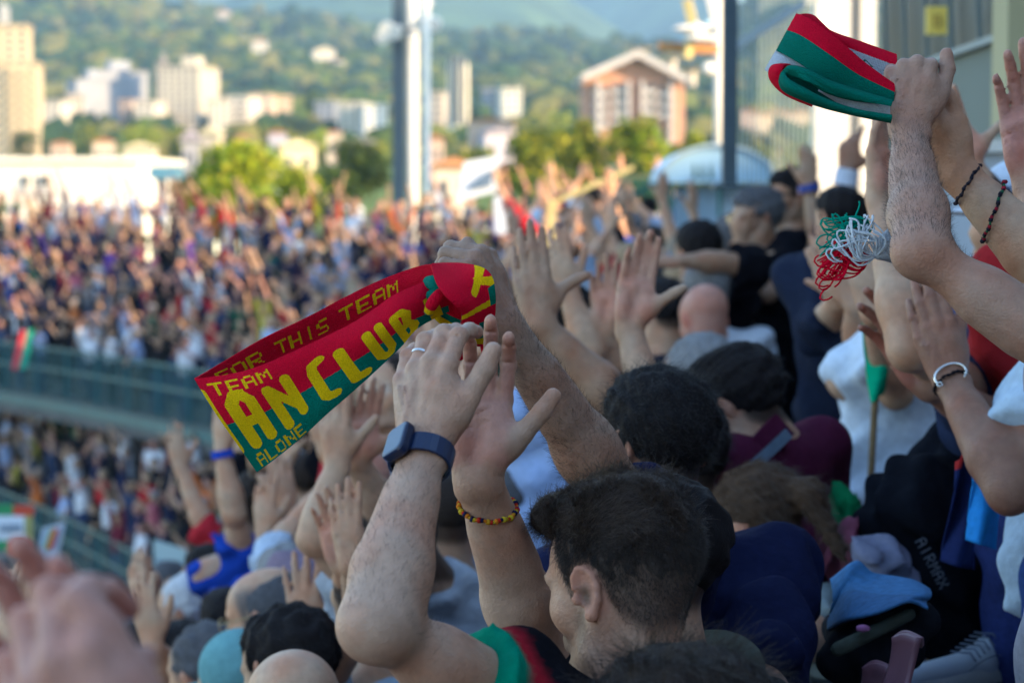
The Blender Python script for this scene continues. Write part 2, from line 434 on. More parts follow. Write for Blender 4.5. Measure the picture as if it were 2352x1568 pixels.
def head(s, F, detail=True, stub=False, jaw=1.0, eyes=True, nose=1.0):
    e = lambda x, y, z, a, b, c, k=.015, t=0, sub=False, R=None: s.ell(F.p(x, y, z), np.array([a, b, c])*F.k, F.R if R is None else R, k*F.k, t, sub)
    c = lambda a, b, ra, rb=None, k=.012, t=0, sub=False: s.cap(F.p(*a), F.p(*b), ra*F.k, (ra if rb is None else rb)*F.k, k*F.k, t, sub)
    e(0, -.020, .034, .0745, .092, .080, .02)
    e(0, .028, .030, .066, .062, .068, .03)
    e(0, .030, -.028, .058, .058, .066, .03)
    for x in (-1, 1):
        e(x*.040, .048, -.022, .026, .030, .026, .02)               # cheek
        c((x*.060, -.008, -.040), (x*.050, .012, -.078), .013, .015, .02)
        c((x*.050, .012, -.078), (x*.016, .070, -.098), .015*jaw, .015, .025)
        c((x*.020, .086, .024), (x*.050, .070, .020), .009, .008, .012)   # brow
        if eyes:
            e(x*.032, .094, .004, .017, .012, .011, .012, 0, True)
            e(x*.031, .0745, .003, .0125, .0125, .0115, .002, EYE)
            if detail:
                s.paint(F.p(x*.031, .0865, .003), np.array([.0058, .004, .0058])*F.k, F.R, DARK)
                c((x*.020, .083, .0095), (x*.044, .078, .0085), .0030, .0030, .003)
                c((x*.019, .096, .0215), (x*.048, .084, .024), .0028, .0024, .003, DARK)
    c((0, .086, .016), (0, .108, -.020), .0085, .0115*nose, .012)
    for x in (-1, 1): e(x*.0105, .100, -.024, .0085, .010, .008, .006)
    e(0, .078, -.060, .026, .016, .016, .015)
    c((-.019, .086, -.0545), (.019, .086, -.0545), .0052, None, .006, LIP)
    c((-.016, .086, -.0650), (.016, .086, -.0650), .0060, None, .006, LIP)
    e(0, .096, -.0598, .020, .006, .0012, .003, 0, True)
    e(0, .072, -.098, .022, .020, .017, .018)
    # ears
    for x in (-1, 1):
        E = Fr(F.p(x*.0745, -.010, -.006), F.R@np.array([x*.92, -.38*1, 0]), F.R@np.array([x*.36, .92, -.18]), F.R@np.array([0, .20, .98]), F.k)
        E.R = np.stack([unit(E.R[:, i]) for i in range(3)], 1)
        s.ell(E.p(.004, -.002, .002), np.array([.0055, .0155, .026])*F.k, E.R, .006*F.k, EARC)
        if detail:
            pts = [(.008, .013*math.cos(a)*1.15-.002, .006+.025*math.sin(a)) for a in np.radians([10, 45, 80, 115, 150, 185, 220])]
            pts += [(.008, -.009, -.018), (.006, -.001, -.028)]
            s.chain([E.p(*p) for p in pts], [x_*F.k for x_ in (.0036, .004, .0045, .0047, .0046, .0044, .0042, .004, .0050)], .003*F.k, EARC)
            s.ell(E.p(.006, .001, -.027), np.array([.005, .008, .008])*F.k, E.R, .005*F.k, EARC)
            s.ell(E.p(.0115, .003, -.003), np.array([.0075, .0080, .0125])*F.k, E.R, .003*F.k, DARK, True)
            s.ell(E.p(.011, .001, .015), np.array([.0035, .0075, .0050])*F.k, E.R, .003*F.k, 0, True)
            s.ell(E.p(.007, .014, -.004), np.array([.0045, .005, .007])*F.k, E.R, .004*F.k, EARC)
    if stub:
        s.paint(F.p(0, .040, -.086), np.array([.082, .078, .052])*F.k, F.R, STUB)
        s.paint(F.p(0, .012, -.050), np.array([.090, .022, .040])*F.k, F.R, STUB)

HAIRC = {'black': (.011, .009, .010), 'darkbrown': (.026, .018, .015), 'brown': (.06, .035, .022), 'grey': (.20, .20, .21),
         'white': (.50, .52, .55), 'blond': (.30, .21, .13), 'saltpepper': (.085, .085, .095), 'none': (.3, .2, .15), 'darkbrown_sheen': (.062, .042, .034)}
def hair_sdf(s, F, style):
    e = lambda x, y, z, a, b, c, k=.012, sub=False: s.ell(F.p(x, y, z), np.array([a, b, c])*F.k, F.R, k*F.k, 0, sub)
    if style == 'tuft':
        e(0, -.021, .040, .0757, .0932, .0835)
        e(0, .020, .094, .060, .076, .036, .04); e(-.004, .084, .098, .046, .034, .028, .02); e(0, -.030, .098, .056, .060, .030, .02)
        e(0, .112, .010, .080, .050, .066, .012, True)
        e(0, -.02, -.105, .125, .145, .100, .03, True)
    elif style in ('short', 'curly', 'grey', 'buzz', 'crop'):
        g = {'buzz': .0035, 'short': .009, 'curly': .012, 'grey': .010, 'crop': .008}[style]
        e(0, -.022, .036, .0745+g, .092+g, .081+g)
        if style == 'curly': e(0, .02, .075, .062, .075, .052, .03)
        if style == 'short': e(0, .030, .070, .060, .062, .045, .03)
        e(0, .118, -.012, .085, .055, .070, .012, True); e(0, .050, -.105, .115, .090, .080, .012, True)
        e(0, .02, -.035, .100, .036, .034, .008, True)
        e(0, -.10, -.115, .12, .10, .060, .02, True)
    elif style == 'balding':
        e(0, -.022, .030, .079, .097, .082); e(0, .045, .110, .075, .120, .080, .02, True)
        e(0, .112, 0, .100, .075, .090, .02, True); e(0, .050, -.105, .115, .090, .080, .012, True); e(0, .02, -.035, .100, .036, .034, .008, True)
        e(0, -.10, -.115, .12, .10, .060, .02, True)
    elif style == 'ponytail':
        e(0, -.022, .036, .083, .100, .090)
        e(0, .118, -.012, .085, .055, .075, .012, True); e(0, .070, -.105, .115, .090, .080, .012, True)
        s.cap(F.p(0, -.11, .03), F.p(0, -.140, .00), .026*F.k, .030*F.k, .015); s.cap(F.p(0, -.140, .0), F.p(0, -.145, -.13), .029*F.k, .012*F.k, .02)
    elif style == 'long':
        e(0, -.022, .036, .088, .104, .092); e(0, -.040, -.080, .090, .070, .120, .04)
        e(0, .120, -.022, .070, .060, .080, .012, True); e(0, .090, -.14, .075, .090, .100, .012, True)
def sstep(x): x = np.clip(x, 0, 1); return x*x*(3-2*x)
def scalp_mask(loc, soft=.012, style='short'):
    x, y, z = loc[:, 0], loc[:, 1], loc[:, 2]
    zl = np.interp(y, [-.12, -.06, -.040, -.024, .010, .020, .034, .050, .072, .10], [-.074, -.072, -.052, .014, .014, -.028, .020, .060, .086, .105])
    zl = np.where(np.abs(x) < .05, np.maximum(zl, np.interp(y, [.03, .06, .08], [.02, .082, .100])*(y > .02)+zl*(y <= .02)), zl)
    m = sstep((z-zl)/soft)*(np.linalg.norm(loc, axis=1) < .16)
    if style == 'balding': m = m*sstep((.088-z)/.03)*sstep((.055-y)/.03)
    return m
HM = {}
def hair_mat(c):
    if c in HM: return HM[c]
    m = mat('hair_'+c, HAIRC[c], rough=.42, spec=.45, noise=.35, nscale=90)
    HM[c] = m; return m
def strands(name, roots, dirs, L, m, parent, r=.0003, n=4, grav=0.25, wob=.15):
    k = len(roots); hc = bpy.data.hair_curves.new(name); hc.add_curves([n]*k)
    t = np.linspace(0, 1, n)[None, :, None]
    LL = (L*(.6+.6*rng.random(k)))[:, None, None] if np.isscalar(L) else (L*(.6+.6*rng.random(k)))[:, None, None]
    b = rng.normal(size=(k, 3))*wob
    pts = roots[:, None]+dirs[:, None]*LL*t+(b[:, None]+np.array([0, 0, -grav]))*LL*t*t
    pts = pts-parent_world(parent)
    hc.position_data.foreach_set('vector', pts.astype(np.float32).ravel())
    a = hc.attributes.get('radius') or hc.attributes.new('radius', 'FLOAT', 'POINT')
    rad = np.tile(r*np.linspace(1, .35, n), k).astype(np.float32); a.data.foreach_set('value', rad)
    hc.materials.append(m)
    o = bpy.data.objects.new(name, hc); COL.objects.link(o); o.parent = parent
    return o

SKINT = {'light': (.45, .29, .195), 'mid': (.36, .225, .15), 'tan': (.24, .13, .085), 'pale': (.50, .35, .27), 'dark': (.16, .09, .06), 'red': (.42, .22, .17)}
def tagcols(tg, base, stubc=None):
    b = np.array(base); C = np.tile(b, (len(tg), 1)).astype(float)
    C[tg == PALM] = b*np.array([1.08, .90, .90])+np.array([.02, .0, .01])
    C[tg == NAIL] = b*np.array([1.12, 1.02, 1.02])+.04
    C[tg == LIP] = b*np.array([.80, .50, .52])
    C[tg == KNUCK] = b*np.array([.88, .72, .70])
    C[tg == EARC] = b*np.array([1.04, .80, .76])
    C[tg == STUB] = b*.50
    C[tg == EYE] = (.6, .58, .56)
    C[tg == DARK] = b*.35
    return C
def V3(p): return P(*p) if not isinstance(p, np.ndarray) else p
def up_noise(n): return rng.normal(size=n)

def clothcol(V, c, trim=None):
    C = np.tile(np.array(c, float), (len(V), 1)); return C

def person(label, at, face=(0, 0, -1), up=(0, 1, 0), skin='light', hair='short', hairc='darkbrown', hs=1.0,
           body=None, shirt=None, sleeve=.55, arms=(), legs='jeans', legc=(.03, .045, .09), h=.006, group=None, stub=False,
           strand=0, slen=.03, detail=None, torso=True, wide=1.0, jaw=1.0, lean=(0, 0, 0), armhair=0, height=1.72, glasses=None,
           cap=None, tl=.76, sit=False, sleeve_trim=None, strip=None, nshirt=.013, name='person', headon=True, off=(0, 0, 0), eyes=True, mats=None, collar=None, extra=None, hcmb=(0,-1,-.2)):
    """at: (px, py, depth) of the head centre (between the ears); vectors in camera axes"""
    detail = h < .0062 if detail is None else detail
    hc = V3(at); f = unit(cv(*face)); u = unit(cv(*up)); wup = np.array([0, 0, 1.])
    HF = frame_from(hc, f, u, hs)
    bf = cv(*(body or face)); bf[2] = 0; bf = unit(bf); lean = cv(*lean)
    right = np.cross(bf, wup); ofs = cv(*off); neck = hc-wup*.150*hs+bf*-.012+ofs*.8; chest = hc-wup*(.345)*1.0-bf*.02+lean*.3+ofs; hip = hc-wup*tl+ofs; chest = chest+wup*(.76-tl)*.12
    BF = Fr(chest, right, bf, wup, 1)
    feet = hc-wup*(height-.12); feet = np.array([hip[0], hip[1], feet[2]])
    if hc[1] < 15: feet[2] = min(max(floor_z(feet[0], feet[1]), hc[2]-1.75), hc[2]-1.30)
    root = empty(name, feet, label, 'person', group)
    s = SDF()
    if headon: head(s, HF, detail, stub, jaw, eyes)
    s.cap(HF.p(0, -.022, -.035), neck, .054*hs, .060*hs, .03)
    s.cap(neck, chest+wup*.06, .062, .085, .04)
    shs = {}
    for sd, x in (('L', -1), ('R', 1)):
        shs[sd] = chest+right*x*.175*wide+wup*.135-bf*.01
        s.cap(neck-wup*.03, shs[sd], .052, .050, .04)
    s.ell(chest, np.array([.155*wide, .10, .19]), BF.R, .04)
    cl = SDF(); ncloth = 0
    if torso:
        cl.ell(chest+wup*.02, np.array([.182*wide, .122, .19]), BF.R, .06)
        cl.cap(chest-wup*.08, hip-wup*.03, .145*wide, .150*wide, .06, flat='b')
        cl.cap(chest-wup*.08+right*.04, hip-wup*.03+right*.05, .12*wide, .125*wide, .06, flat='b'); cl.cap(chest-wup*.08-right*.04, hip-wup*.03-right*.05, .12*wide, .125*wide, .06, flat='b')
        cl.cap(neck-wup*.085+bf*.005, chest, .075, .10, .05)
        for x_ in (-1, 1): cl.cap(neck-wup*.050+right*x_*.03, chest+right*x_*.175*wide+wup*.135-bf*.01, .058, .072, .03)
    anchors = {}
    used = set()
    for a in arms:
        sd = a['side']; used.add(sd)
        el = V3(a['el']); wr = V3(a['wr'])
        sh = V3(a['sh']) if 'sh' in a else shs[sd]+unit(el-shs[sd])*.02+wup*(.03 if el[2] > shs[sd][2] else 0)
        # keep believable lengths when only the wrist matters
        dr = unit(cv(*a['hd'])); bk = cv(*a['bk']); k = a.get('k', 1.0)
        arm(s, sh, el, wr, bk, k, a.get('fat', .88))
        hF, tips = hand(s, wr+dr*.004, dr, bk, sd, a.get('curl', (8, 10, 12, 15)), a.get('spread', 3), a.get('thumb', (38, 8)), k, detail or a.get('detail', False), a.get('opp', 0))
        anchors[sd] = (sh, el, wr, dr, hF, tips)
        s.cap(shs[sd], sh, .050, .055*k, .04)
        if torso:
            t = a.get('sleeve', sleeve)
            if t <= 1: e2 = sh+(el-sh)*t; cl.cap(sh-unit(el-sh)*.02, e2, .074*wide, .060*k+(.012 if t > .3 else 0), .035, 1 if sleeve_trim else 0, flat='b')
            else:
                cl.cap(sh, el, .072, .058*k, .035); cl.cap(el, el+(wr-el)*(t-1), .056*k, .044*k, .02, flat='b')
            cl.cap(chest+(shs[sd]-chest)*.6, sh, .085*wide, .078, .04)
    for sd in 'LR':
        if sd in used: continue
        x = -1 if sd == 'L' else 1                     # hanging arm
        sh = shs[sd]; el = sh-wup*.28+right*x*.05; wr = el-wup*.23+bf*.10
        arm(s, sh, el, wr, right*x, 1)
        hand(s, wr, -wup+bf*.3, right*x, sd, detail=False)
        if torso:
            t = sleeve
            cl.cap(sh, sh+(el-sh)*min(t, 1), .073, .062, .035, flat='b')
            if t > 1: cl.cap(el, el+(wr-el)*(t-1), .056, .044, .02, flat='b')
    V, Q, tg = s.build(h)
    C = smooth_cols(tagcols(tg, SKINT[skin] if isinstance(skin, str) else skin), Q, 3 if detail else 1)
    hc_col = HAIRC[hairc]
    mk = None
    if headon and hair not in (None, 'bald'):
        locb = (V-hc)@HF.R/hs; mk = scalp_mask(locb, .030 if hair == 'tuft' else .012, hair)*(tg != EARC)*(tg != DARK)
        sc_c = np.array([.085, .066, .058]) if hair == 'tuft' else np.array(hc_col)*.9+np.array(C.mean(0))*.05
        top_c = np.array(hc_col); mm = mk[:, None]*(.86 if hair == 'tuft' else .95)
        if hair == 'tuft': sc_c = sc_c+(top_c-sc_c)*np.clip((locb[:, 2]+.015)/.085, 0, 1)[:, None]
        C = C*(1-mm)+sc_c*mm
        C = smooth_cols(C, Q, 2)
    bo = npmesh('body', V, Q, M_SKIN if h < .009 else M_SKINF, root, C)
    if torso and shirt is not None:
        V2, Q2, t2 = cl.build(max(h*1.6, .009), noise=nshirt, nscale=.13)
        C2 = np.tile(np.array(shirt, float), (len(V2), 1))
        if sleeve_trim: C2 = sleeve_trim(V2, C2, anchors)
        if strip: C2 = strip(V2, C2, BF)
        npmesh('shirt', V2, Q2, M_CLOTH, root, smooth_cols(C2, Q2, 1))
        lg = SDF()
        fl = feet[2]
        for x in (-1, 1):
            hp = hip+right*x*.085; kn = np.array([hp[0], hp[1], (hip[2]+fl)/2+.02])+bf*.03; an = np.array([hp[0], hp[1], fl+.09])
            lg.cap(hp, kn, .095*wide, .070, .03); lg.cap(kn, an, .068, .052, .02, flat='b'); 
        lg.cap(hip-right*.07, hip+right*.07, .125*wide, None, .03)
        V3_, Q3, _ = lg.build(max(h*2.2, .014), noise=.008, nscale=.15)
        npmesh('jeans' if legs == 'jeans' else 'trousers', V3_, Q3, M_DENIM if legs == 'jeans' else M_CLOTH, root, np.tile(np.array(legc), (len(V3_), 1)))
        for x in (-1, 1):
            sh = SDF(); an = np.array([hip[0], hip[1], fl+.045])+right*x*.085
            sh.cap(an-bf*.05, an+bf*.14, .042, .036, .02); sh.ell(an+bf*.05-wup*.03, np.array([.045, .14, .018]), BF.R, .01)
            V4, Q4, _ = sh.build(.014); npmesh('shoe', V4, Q4, M_CLOTH, root, np.tile((.5, .5, .5) if x else (0, 0, 0), (len(V4), 1)))
    if cap: hair = None
    if headon and hair not in (None, 'bald'):
        hsd = SDF(); hair_sdf(hsd, HF, hair)
        V5, Q5, _ = hsd.build(max(h, .0042), noise={'curly': .0028, 'tuft': .0010, 'buzz': .0005, 'balding': .001, 'crop': .002}.get(hair, .004), nscale=.035)
        C5 = np.tile(np.array(hc_col), (len(V5), 1))
        if hairc in ('grey', 'saltpepper', 'white'):
            C5 = C5*(.75+.5*rng.random((len(V5), 1)))
        if hair in ('tuft',):
            loc = (V5-hc)@HF.R/hs
            f_ = np.clip((loc[:, 2]+.015)/.085, 0, 1)[:, None]      # clipped sides let the scalp show
            C5 = C5*f_+(1-f_)*(np.array([.085, .066, .058]))
        hm = npmesh('hair', V5, Q5, M_HAIRC, root, smooth_cols(C5, Q5, 1))
        if strand:
            me = bo.data; nb_ = np.zeros(len(V)*3, np.float32); me.vertex_normals.foreach_get('vector', nb_); nb_ = nb_.reshape(-1, 3)
            wv = mk*np.clip((mk > .12), 0, 1); ns = int(strand*(1.6 if hair == 'tuft' else .45))
            if wv.sum() > 0:
                ib = rng.choice(len(V), ns, p=wv/wv.sum()); cmb = HF.R@np.array([0, -.35, -.9])
                dd_ = nb_[ib]*.35+cmb[None]*.6+rng.normal(size=(ns, 3))*.22; dd_ /= np.linalg.norm(dd_, axis=1)[:, None]
                lz = locb[ib, 2]; Lb = (np.interp(lz, [-.07, .0, .05], [.0022, .0045, .015]) if hair == 'tuft' else np.full(ns, .007))
                o_ = strands('hair_fuzz', V[ib]+rng.normal(size=(ns, 3))*.0012-nb_[ib]*.0005, dd_, Lb, hair_mat(hairc), hm, r=.00020*max(1, h/.005), n=3, grav=.1); o_['kind'] = 'stuff'
            me = hm.data; nn = np.zeros(len(V5)*3, np.float32); me.vertex_normals.foreach_get('vector', nn); nn = nn.reshape(-1, 3)
            loc = (V5-hc)@HF.R/hs
            wgt = np.ones(len(V5))
            if hair == 'tuft': wgt = np.clip((loc[:, 2]-.015)/.04, .02, 1)
            ids = rng.choice(len(V5), strand, p=wgt/wgt.sum())
            comb = HF.R@np.array(hcmb, float)
            cb = comb[None]-nn[ids]*(nn[ids]@comb)[:, None]; cb = cb/(np.linalg.norm(cb, axis=1)[:, None]+.15)
            d = nn[ids]*.16+cb*.9+rng.normal(size=(strand, 3))*.12
            if hair in ('tuft', 'short', 'long', 'ponytail'):       # locks: neighbouring hairs bend alike
                q3 = loc[ids]*np.array([70, 70, 70]); wv3 = np.stack([np.sin(q3[:, 1]*1.3+np.sin(q3[:, 0]*1.7)*1.5), np.sin(q3[:, 0]*1.5+np.sin(q3[:, 2])*1.4), np.sin(q3[:, 0]+q3[:, 1]*.8+1)], 1)
                d = d+wv3@HF.R.T*.34
            if hair == 'curly': d = nn[ids]*.30+cb*.7+rng.normal(size=(strand, 3))*.24
            if hair in ('grey', 'crop', 'balding'): d = nn[ids]*.25+cb*.8+rng.normal(size=(strand, 3))*.15
            d = d/np.linalg.norm(d, axis=1)[:, None]
            LL = slen*np.ones(strand)
            if hair == 'tuft': LL = slen*np.clip((loc[ids, 2]-.01)/.06, .10, 1)*np.where(loc[ids, 1] > .07, .5, 1)
            jit = rng.normal(size=(strand, 3))*.002
            strands('hair_strand', V5[ids]+jit-nn[ids]*.002, d, LL, hair_mat(hairc+'_sheen') if hair == 'tuft' else hair_mat(hairc), hm, r=.00026*max(1, h/.005), grav=.2, wob=.5 if hair == 'curly' else .18)  # sheen of the quiff put into a lighter strand colour
            for c_ in hm.children: c_['kind'] = 'stuff'
    if glasses:
        g = MB(); g.c = (.01, .01, .012)
        for x in (-1, 1):
            for q in range(1):
                c0 = HF.p(x*.033, .102, .004)
                g.hexa([HF.p(x*.033-.026, .100, -.014), HF.p(x*.033+.026, .100, -.014), HF.p(x*.033+.026, .106, -.014), HF.p(x*.033-.026, .106, -.014),
                        HF.p(x*.033-.028, .100, .020), HF.p(x*.033+.028, .100, .020), HF.p(x*.033+.028, .106, .020), HF.p(x*.033-.028, .106, .020)])
            g.bar(HF.p(x*.058, .100, .010), HF.p(x*.080, -.005, .008), .004, .006)
        g.bar(HF.p(-.01, .103, .012), HF.p(.01, .103, .012), .004)
        if glasses == 'sun': g.build('sunglasses', M_PLASTIC, root)
        else:
            g = MB(); g.c = (.35, .26, .12)
            for x in (-1, 1):
                ring = [HF.p(x*.033+.022*math.cos(a), .102, .003+.017*math.sin(a)) for a in np.linspace(0, 2*math.pi, 14)[:-1]]
                g.tube(ring, .0015, 5, closed=True); g.tube([HF.p(x*.055, .102, .008), HF.p(x*.080, -.005, .008)], .0015, 5)
            g.build('glasses', M_PLASTIC, root)
    if cap:
        cs = SDF(); cs.ell(HF.p(0, -.018, .045), np.array([.086, .104, .088])*hs, HF.R, .01)
        cs.ell(HF.p(0, -.018, -.085), np.array([.16, .18, .100])*hs, HF.R, .002, sub=True)
        cs.ell(HF.p(0, .115, .022), np.array([.062, .060, .008])*hs, HF.R, .01)
        V6, Q6, _ = cs.build(max(h, .005)); npmesh('cap', V6, Q6, M_CLOTH, root, np.tile(np.array(cap), (len(V6), 1)))
    if armhair:
        for sd, n in armhair.items():
            sh, el, wr, dr, hF, tips = anchors[sd]
            me = bo.data; nn = np.zeros(len(V)*3, np.float32); me.vertex_normals.foreach_get('vector', nn); nn = nn.reshape(-1, 3)
            ax = wr-el; t = ((V-el)@ax)/(ax@ax); rad = np.linalg.norm(V-el-t[:, None]*ax, axis=1)
            okm = (t > -.05) & (t < 1.05) & (rad < .075)
            ids = rng.choice(np.where(okm)[0], n)
            d = nn[ids]*.45+unit(ax)*.9+rng.normal(size=(n, 3))*.35; d /= np.linalg.norm(d, axis=1)[:, None]
            o = strands('arm_hair', V[ids], d, .010, hair_mat('darkbrown'), bo, r=.00011, n=3, grav=.1); o['kind'] = 'stuff'
    return root, anchors, HF, BF
def lens(p, el, wr, sh=None):
    a = np.linalg.norm(V3(el)-V3(wr)); print('forearm', p, round(float(a), 3))
def band(name, wr, ax, r1, r2, wdt, col, parent, m=None, side=None, th=.0022, segs=28):
    """a strap or bracelet round a wrist: ellipse of radii r1 (along side) and r2"""
    ax = unit(ax); side = unit(side-ax*np.dot(side, ax)); v = np.cross(ax, side)
    b = MB(); b.c = col; n = segs; V = []
    for k in range(n):
        a = 2*math.pi*k/n
        for (e, t) in ((0, -.5), (th, -.5), (th, .5), (0, .5)):
            V.append(wr+side*math.cos(a)*(r1+e)+v*math.sin(a)*(r2+e)+ax*t*wdt)
    F = []
    for k in range(n):
        j = (k+1) % n
        for q in range(4):
            q2 = (q+1) % 4; F.append((k*4+q, k*4+q2, j*4+q2, j*4+q))
    b.add(V, F)
    return b.build(name, m or M_PLASTIC, parent, smooth=False)
# ------------------------------------------------------------------ terrain
def noise2(x, y, seed=0, oct=4):
    r = np.random.default_rng(seed); v = np.zeros_like(x, dtype=float); a = 1.0; f = 1.0
    for o in range(oct):
        for q in range(3):
            th = r.random()*6.28; ph = r.random()*6.28
            v += a*np.sin((x*math.cos(th)+y*math.sin(th))*f+ph+1.3*np.sin((x*math.sin(th)-y*math.cos(th))*f*.7+ph*2))
        a *= .55; f *= 2.1
    return v/4
CREST = ([-900, 0, 200, 400, 500, 700, 900, 1100, 1300, 1380, 1600, 1680, 1800, 2352, 3300], [-60, -30, -5, 22, 42, 72, 104, 118, 124, 134, 128, 50, -25, -60, -80])
def terr_py(px, d):
    """height of the land as a line of the view, 430 being eye level"""
    base = np.interp(d, [80, 120, 200, 400, 700, 900], [560, 520, 452, 372, 312, 280])
    cr = np.interp(px, *CREST)
    t = np.clip((d-900)/1000, 0, 1.0); t = t**.8
    return base*(1-t)+cr*t
def terr_z(px, d):
    z = CAMZ+(430-terr_py(px, d))*K*d
    x = (px-1176)*K*d
    return np.maximum(z+noise2(x/90, d/90, 3)*np.interp(d, [200, 900, 1900], [.3, 6, 16]), 0)
def on_land(px, d): return np.array([(px-1176)*K*d, d, float(terr_z(np.array([px]), np.array([float(d)]))[0])])
M_LAND = mat('land_grass', srgb(88, 104, 52), rough=1, spec=.1, noise=.4, nscale=.03)
M_FOREST = mat('forest_leaves', attr=True, rough=1, spec=.1, noise=.35, nscale=.25)
M_SLOPE = mat('mountain_woods', srgb(84, 104, 62), rough=1, spec=.05, noise=.5, nscale=.008, detail=8, bump=.0)
def sheet(name, pxs, ds, zf, m, kind='structure', label=None):
    PX, DD = np.meshgrid(pxs, ds); X = (PX-1176)*K*DD; Z = zf(PX, DD)
    V = np.stack([X.ravel(), DD.ravel(), Z.ravel()], 1); nx = len(pxs); ny = len(ds)
    i = np.arange((ny-1)*(nx-1)); r = i//(nx-1); c = i % (nx-1); a = r*nx+c
    F = np.stack([a, a+1, a+nx+1, a+nx], 1)
    o = npmesh(name, V, F, m); o['kind'] = kind
    if label: o['label'] = label
    return o
sheet('hillside', np.linspace(-900, 3300, 150), np.concatenate([np.linspace(80, 900, 60), np.linspace(915, 1950, 60)]), terr_z, M_LAND)
g = MB(); g.c = (.1, .1, .08); g.box((-3000, -400, -.5), (3000, 62, 0)); gr = g.build('ground', mat('ground_asphalt', (.06, .06, .06), rough=.95, noise=.2, nscale=.5)); gr['kind'] = 'structure'
def mid_z(px, d):
    cr = np.interp(px, [-1500, 200, 380, 440, 490, 560, 800, 1200, 1300, 1380, 1450, 1490, 1560, 1700, 1900, 2400, 3800],
                   [-250, -120, -20, 55, 20, -50, -130, -90, -5, 45, 92, 150, 215, 180, 40, -80, -200])
    t = np.clip((d-2100)/1800, 0, 1); py = 300*(1-t**.8)+cr*t**.8
    x = (px-1176)*K*d
    return CAMZ+(430-py)*K*d+noise2(x/260, d/260, 11, 5)*26*np.clip(t*3, 0, 1)
def far_z(px, d):
    t = np.clip((d-4400)/1800, 0, 1); x = (px-1176)*K*d
    return CAMZ+(430-(260*(1-t)+(-330)*t))*K*d+noise2(x/500, d/500, 23, 5)*50*np.clip(t*3, 0, 1)+.95*(np.clip(x, (1200-1176)*K*5500, (1760-1176)*K*5500)-(1360-1176)*K*5500)-.95*np.clip((330-px)*K*d, -120, 260)*(px < 460)
sheet('mountain', np.linspace(-1500, 3800, 240), np.linspace(2100, 3950, 90), mid_z, M_SLOPE)
sheet('mountain', np.linspace(-1500, 3800, 160), np.linspace(4400, 6300, 60), far_z, M_SLOPE)

# ---- clumps: many small low-poly crowns in one mesh
ICO = None
def ico():
    t = (1+5**.5)/2
    v = np.array([(-1,t,0),(1,t,0),(-1,-t,0),(1,-t,0),(0,-1,t),(0,1,t),(0,-1,-t),(0,1,-t),(t,0,-1),(t,0,1),(-t,0,-1),(-t,0,1)], float)
    v /= np.linalg.norm(v[0])
    f = np.array([(0,11,5),(0,5,1),(0,1,7),(0,7,10),(0,10,11),(1,5,9),(5,11,4),(11,10,2),(10,7,6),(7,1,8),(3,9,4),(3,4,2),(3,2,6),(3,6,8),(3,8,9),(4,9,5),(2,4,11),(6,2,10),(8,6,7),(9,8,1)])
    return v, f
IV, IF = ico()
def blobs(name, C, R, cols, m, **kw):
    """C (n,3) centres, R (n,3) radii, cols (n,3)"""
    n = len(C); r = np.random.default_rng(5)
    th = r.random(n)*6.28; c, s = np.cos(th), np.sin(th)
    J = 1+r.normal(size=(n, 12))*.16
    B = IV[None]*J[:, :, None]
    X = B[:, :, 0]*c[:, None]-B[:, :, 1]*s[:, None]; Y = B[:, :, 0]*s[:, None]+B[:, :, 1]*c[:, None]
    V = np.stack([X, Y, B[:, :, 2]], 2)*R[:, None]+C[:, None]
    F = (IF[None]+12*np.arange(n)[:, None, None]).reshape(-1, 3)
    return npmesh(name, V.reshape(-1, 3), F, m, col=np.repeat(cols, 12, 0), smooth=False, **kw)
def leafcol(n, kind=0):
    pal = [srgb(64, 80, 36), srgb(48, 68, 40), srgb(88, 94, 42), srgb(36, 56, 40), srgb(100, 98, 54)]
    return np.array(pal)[rng.integers(0, 5, n)]*(.75+.5*rng.random((n, 1)))
n = 9000
px = rng.uniform(-250, 2700, n); d = np.concatenate([rng.uniform(900, 1950, n*2//3), rng.uniform(420, 900, n-n*2//3)])
dens = noise2((px-1176)*K*d/120, d/120, 8)
keep = (dens > -.25) | (d > 1500); keep &= (d > 900) | (rng.random(n) < .35); px, d = px[keep], d[keep]
z = terr_z(px, d); X = (px-1176)*K*d; R = rng.uniform(4.5, 9, len(px))*np.interp(d, [420, 900, 1900], [.55, .9, 1.1])
C = np.stack([X, d, z+R*.6], 1)
fo = blobs('forest', C, np.stack([R, R, R*rng.uniform(.8, 1.3, len(R))], 1), leafcol(len(px)), M_FOREST); fo['kind'] = 'stuff'; fo['label'] = 'mixed woodland covering the hill behind the town'

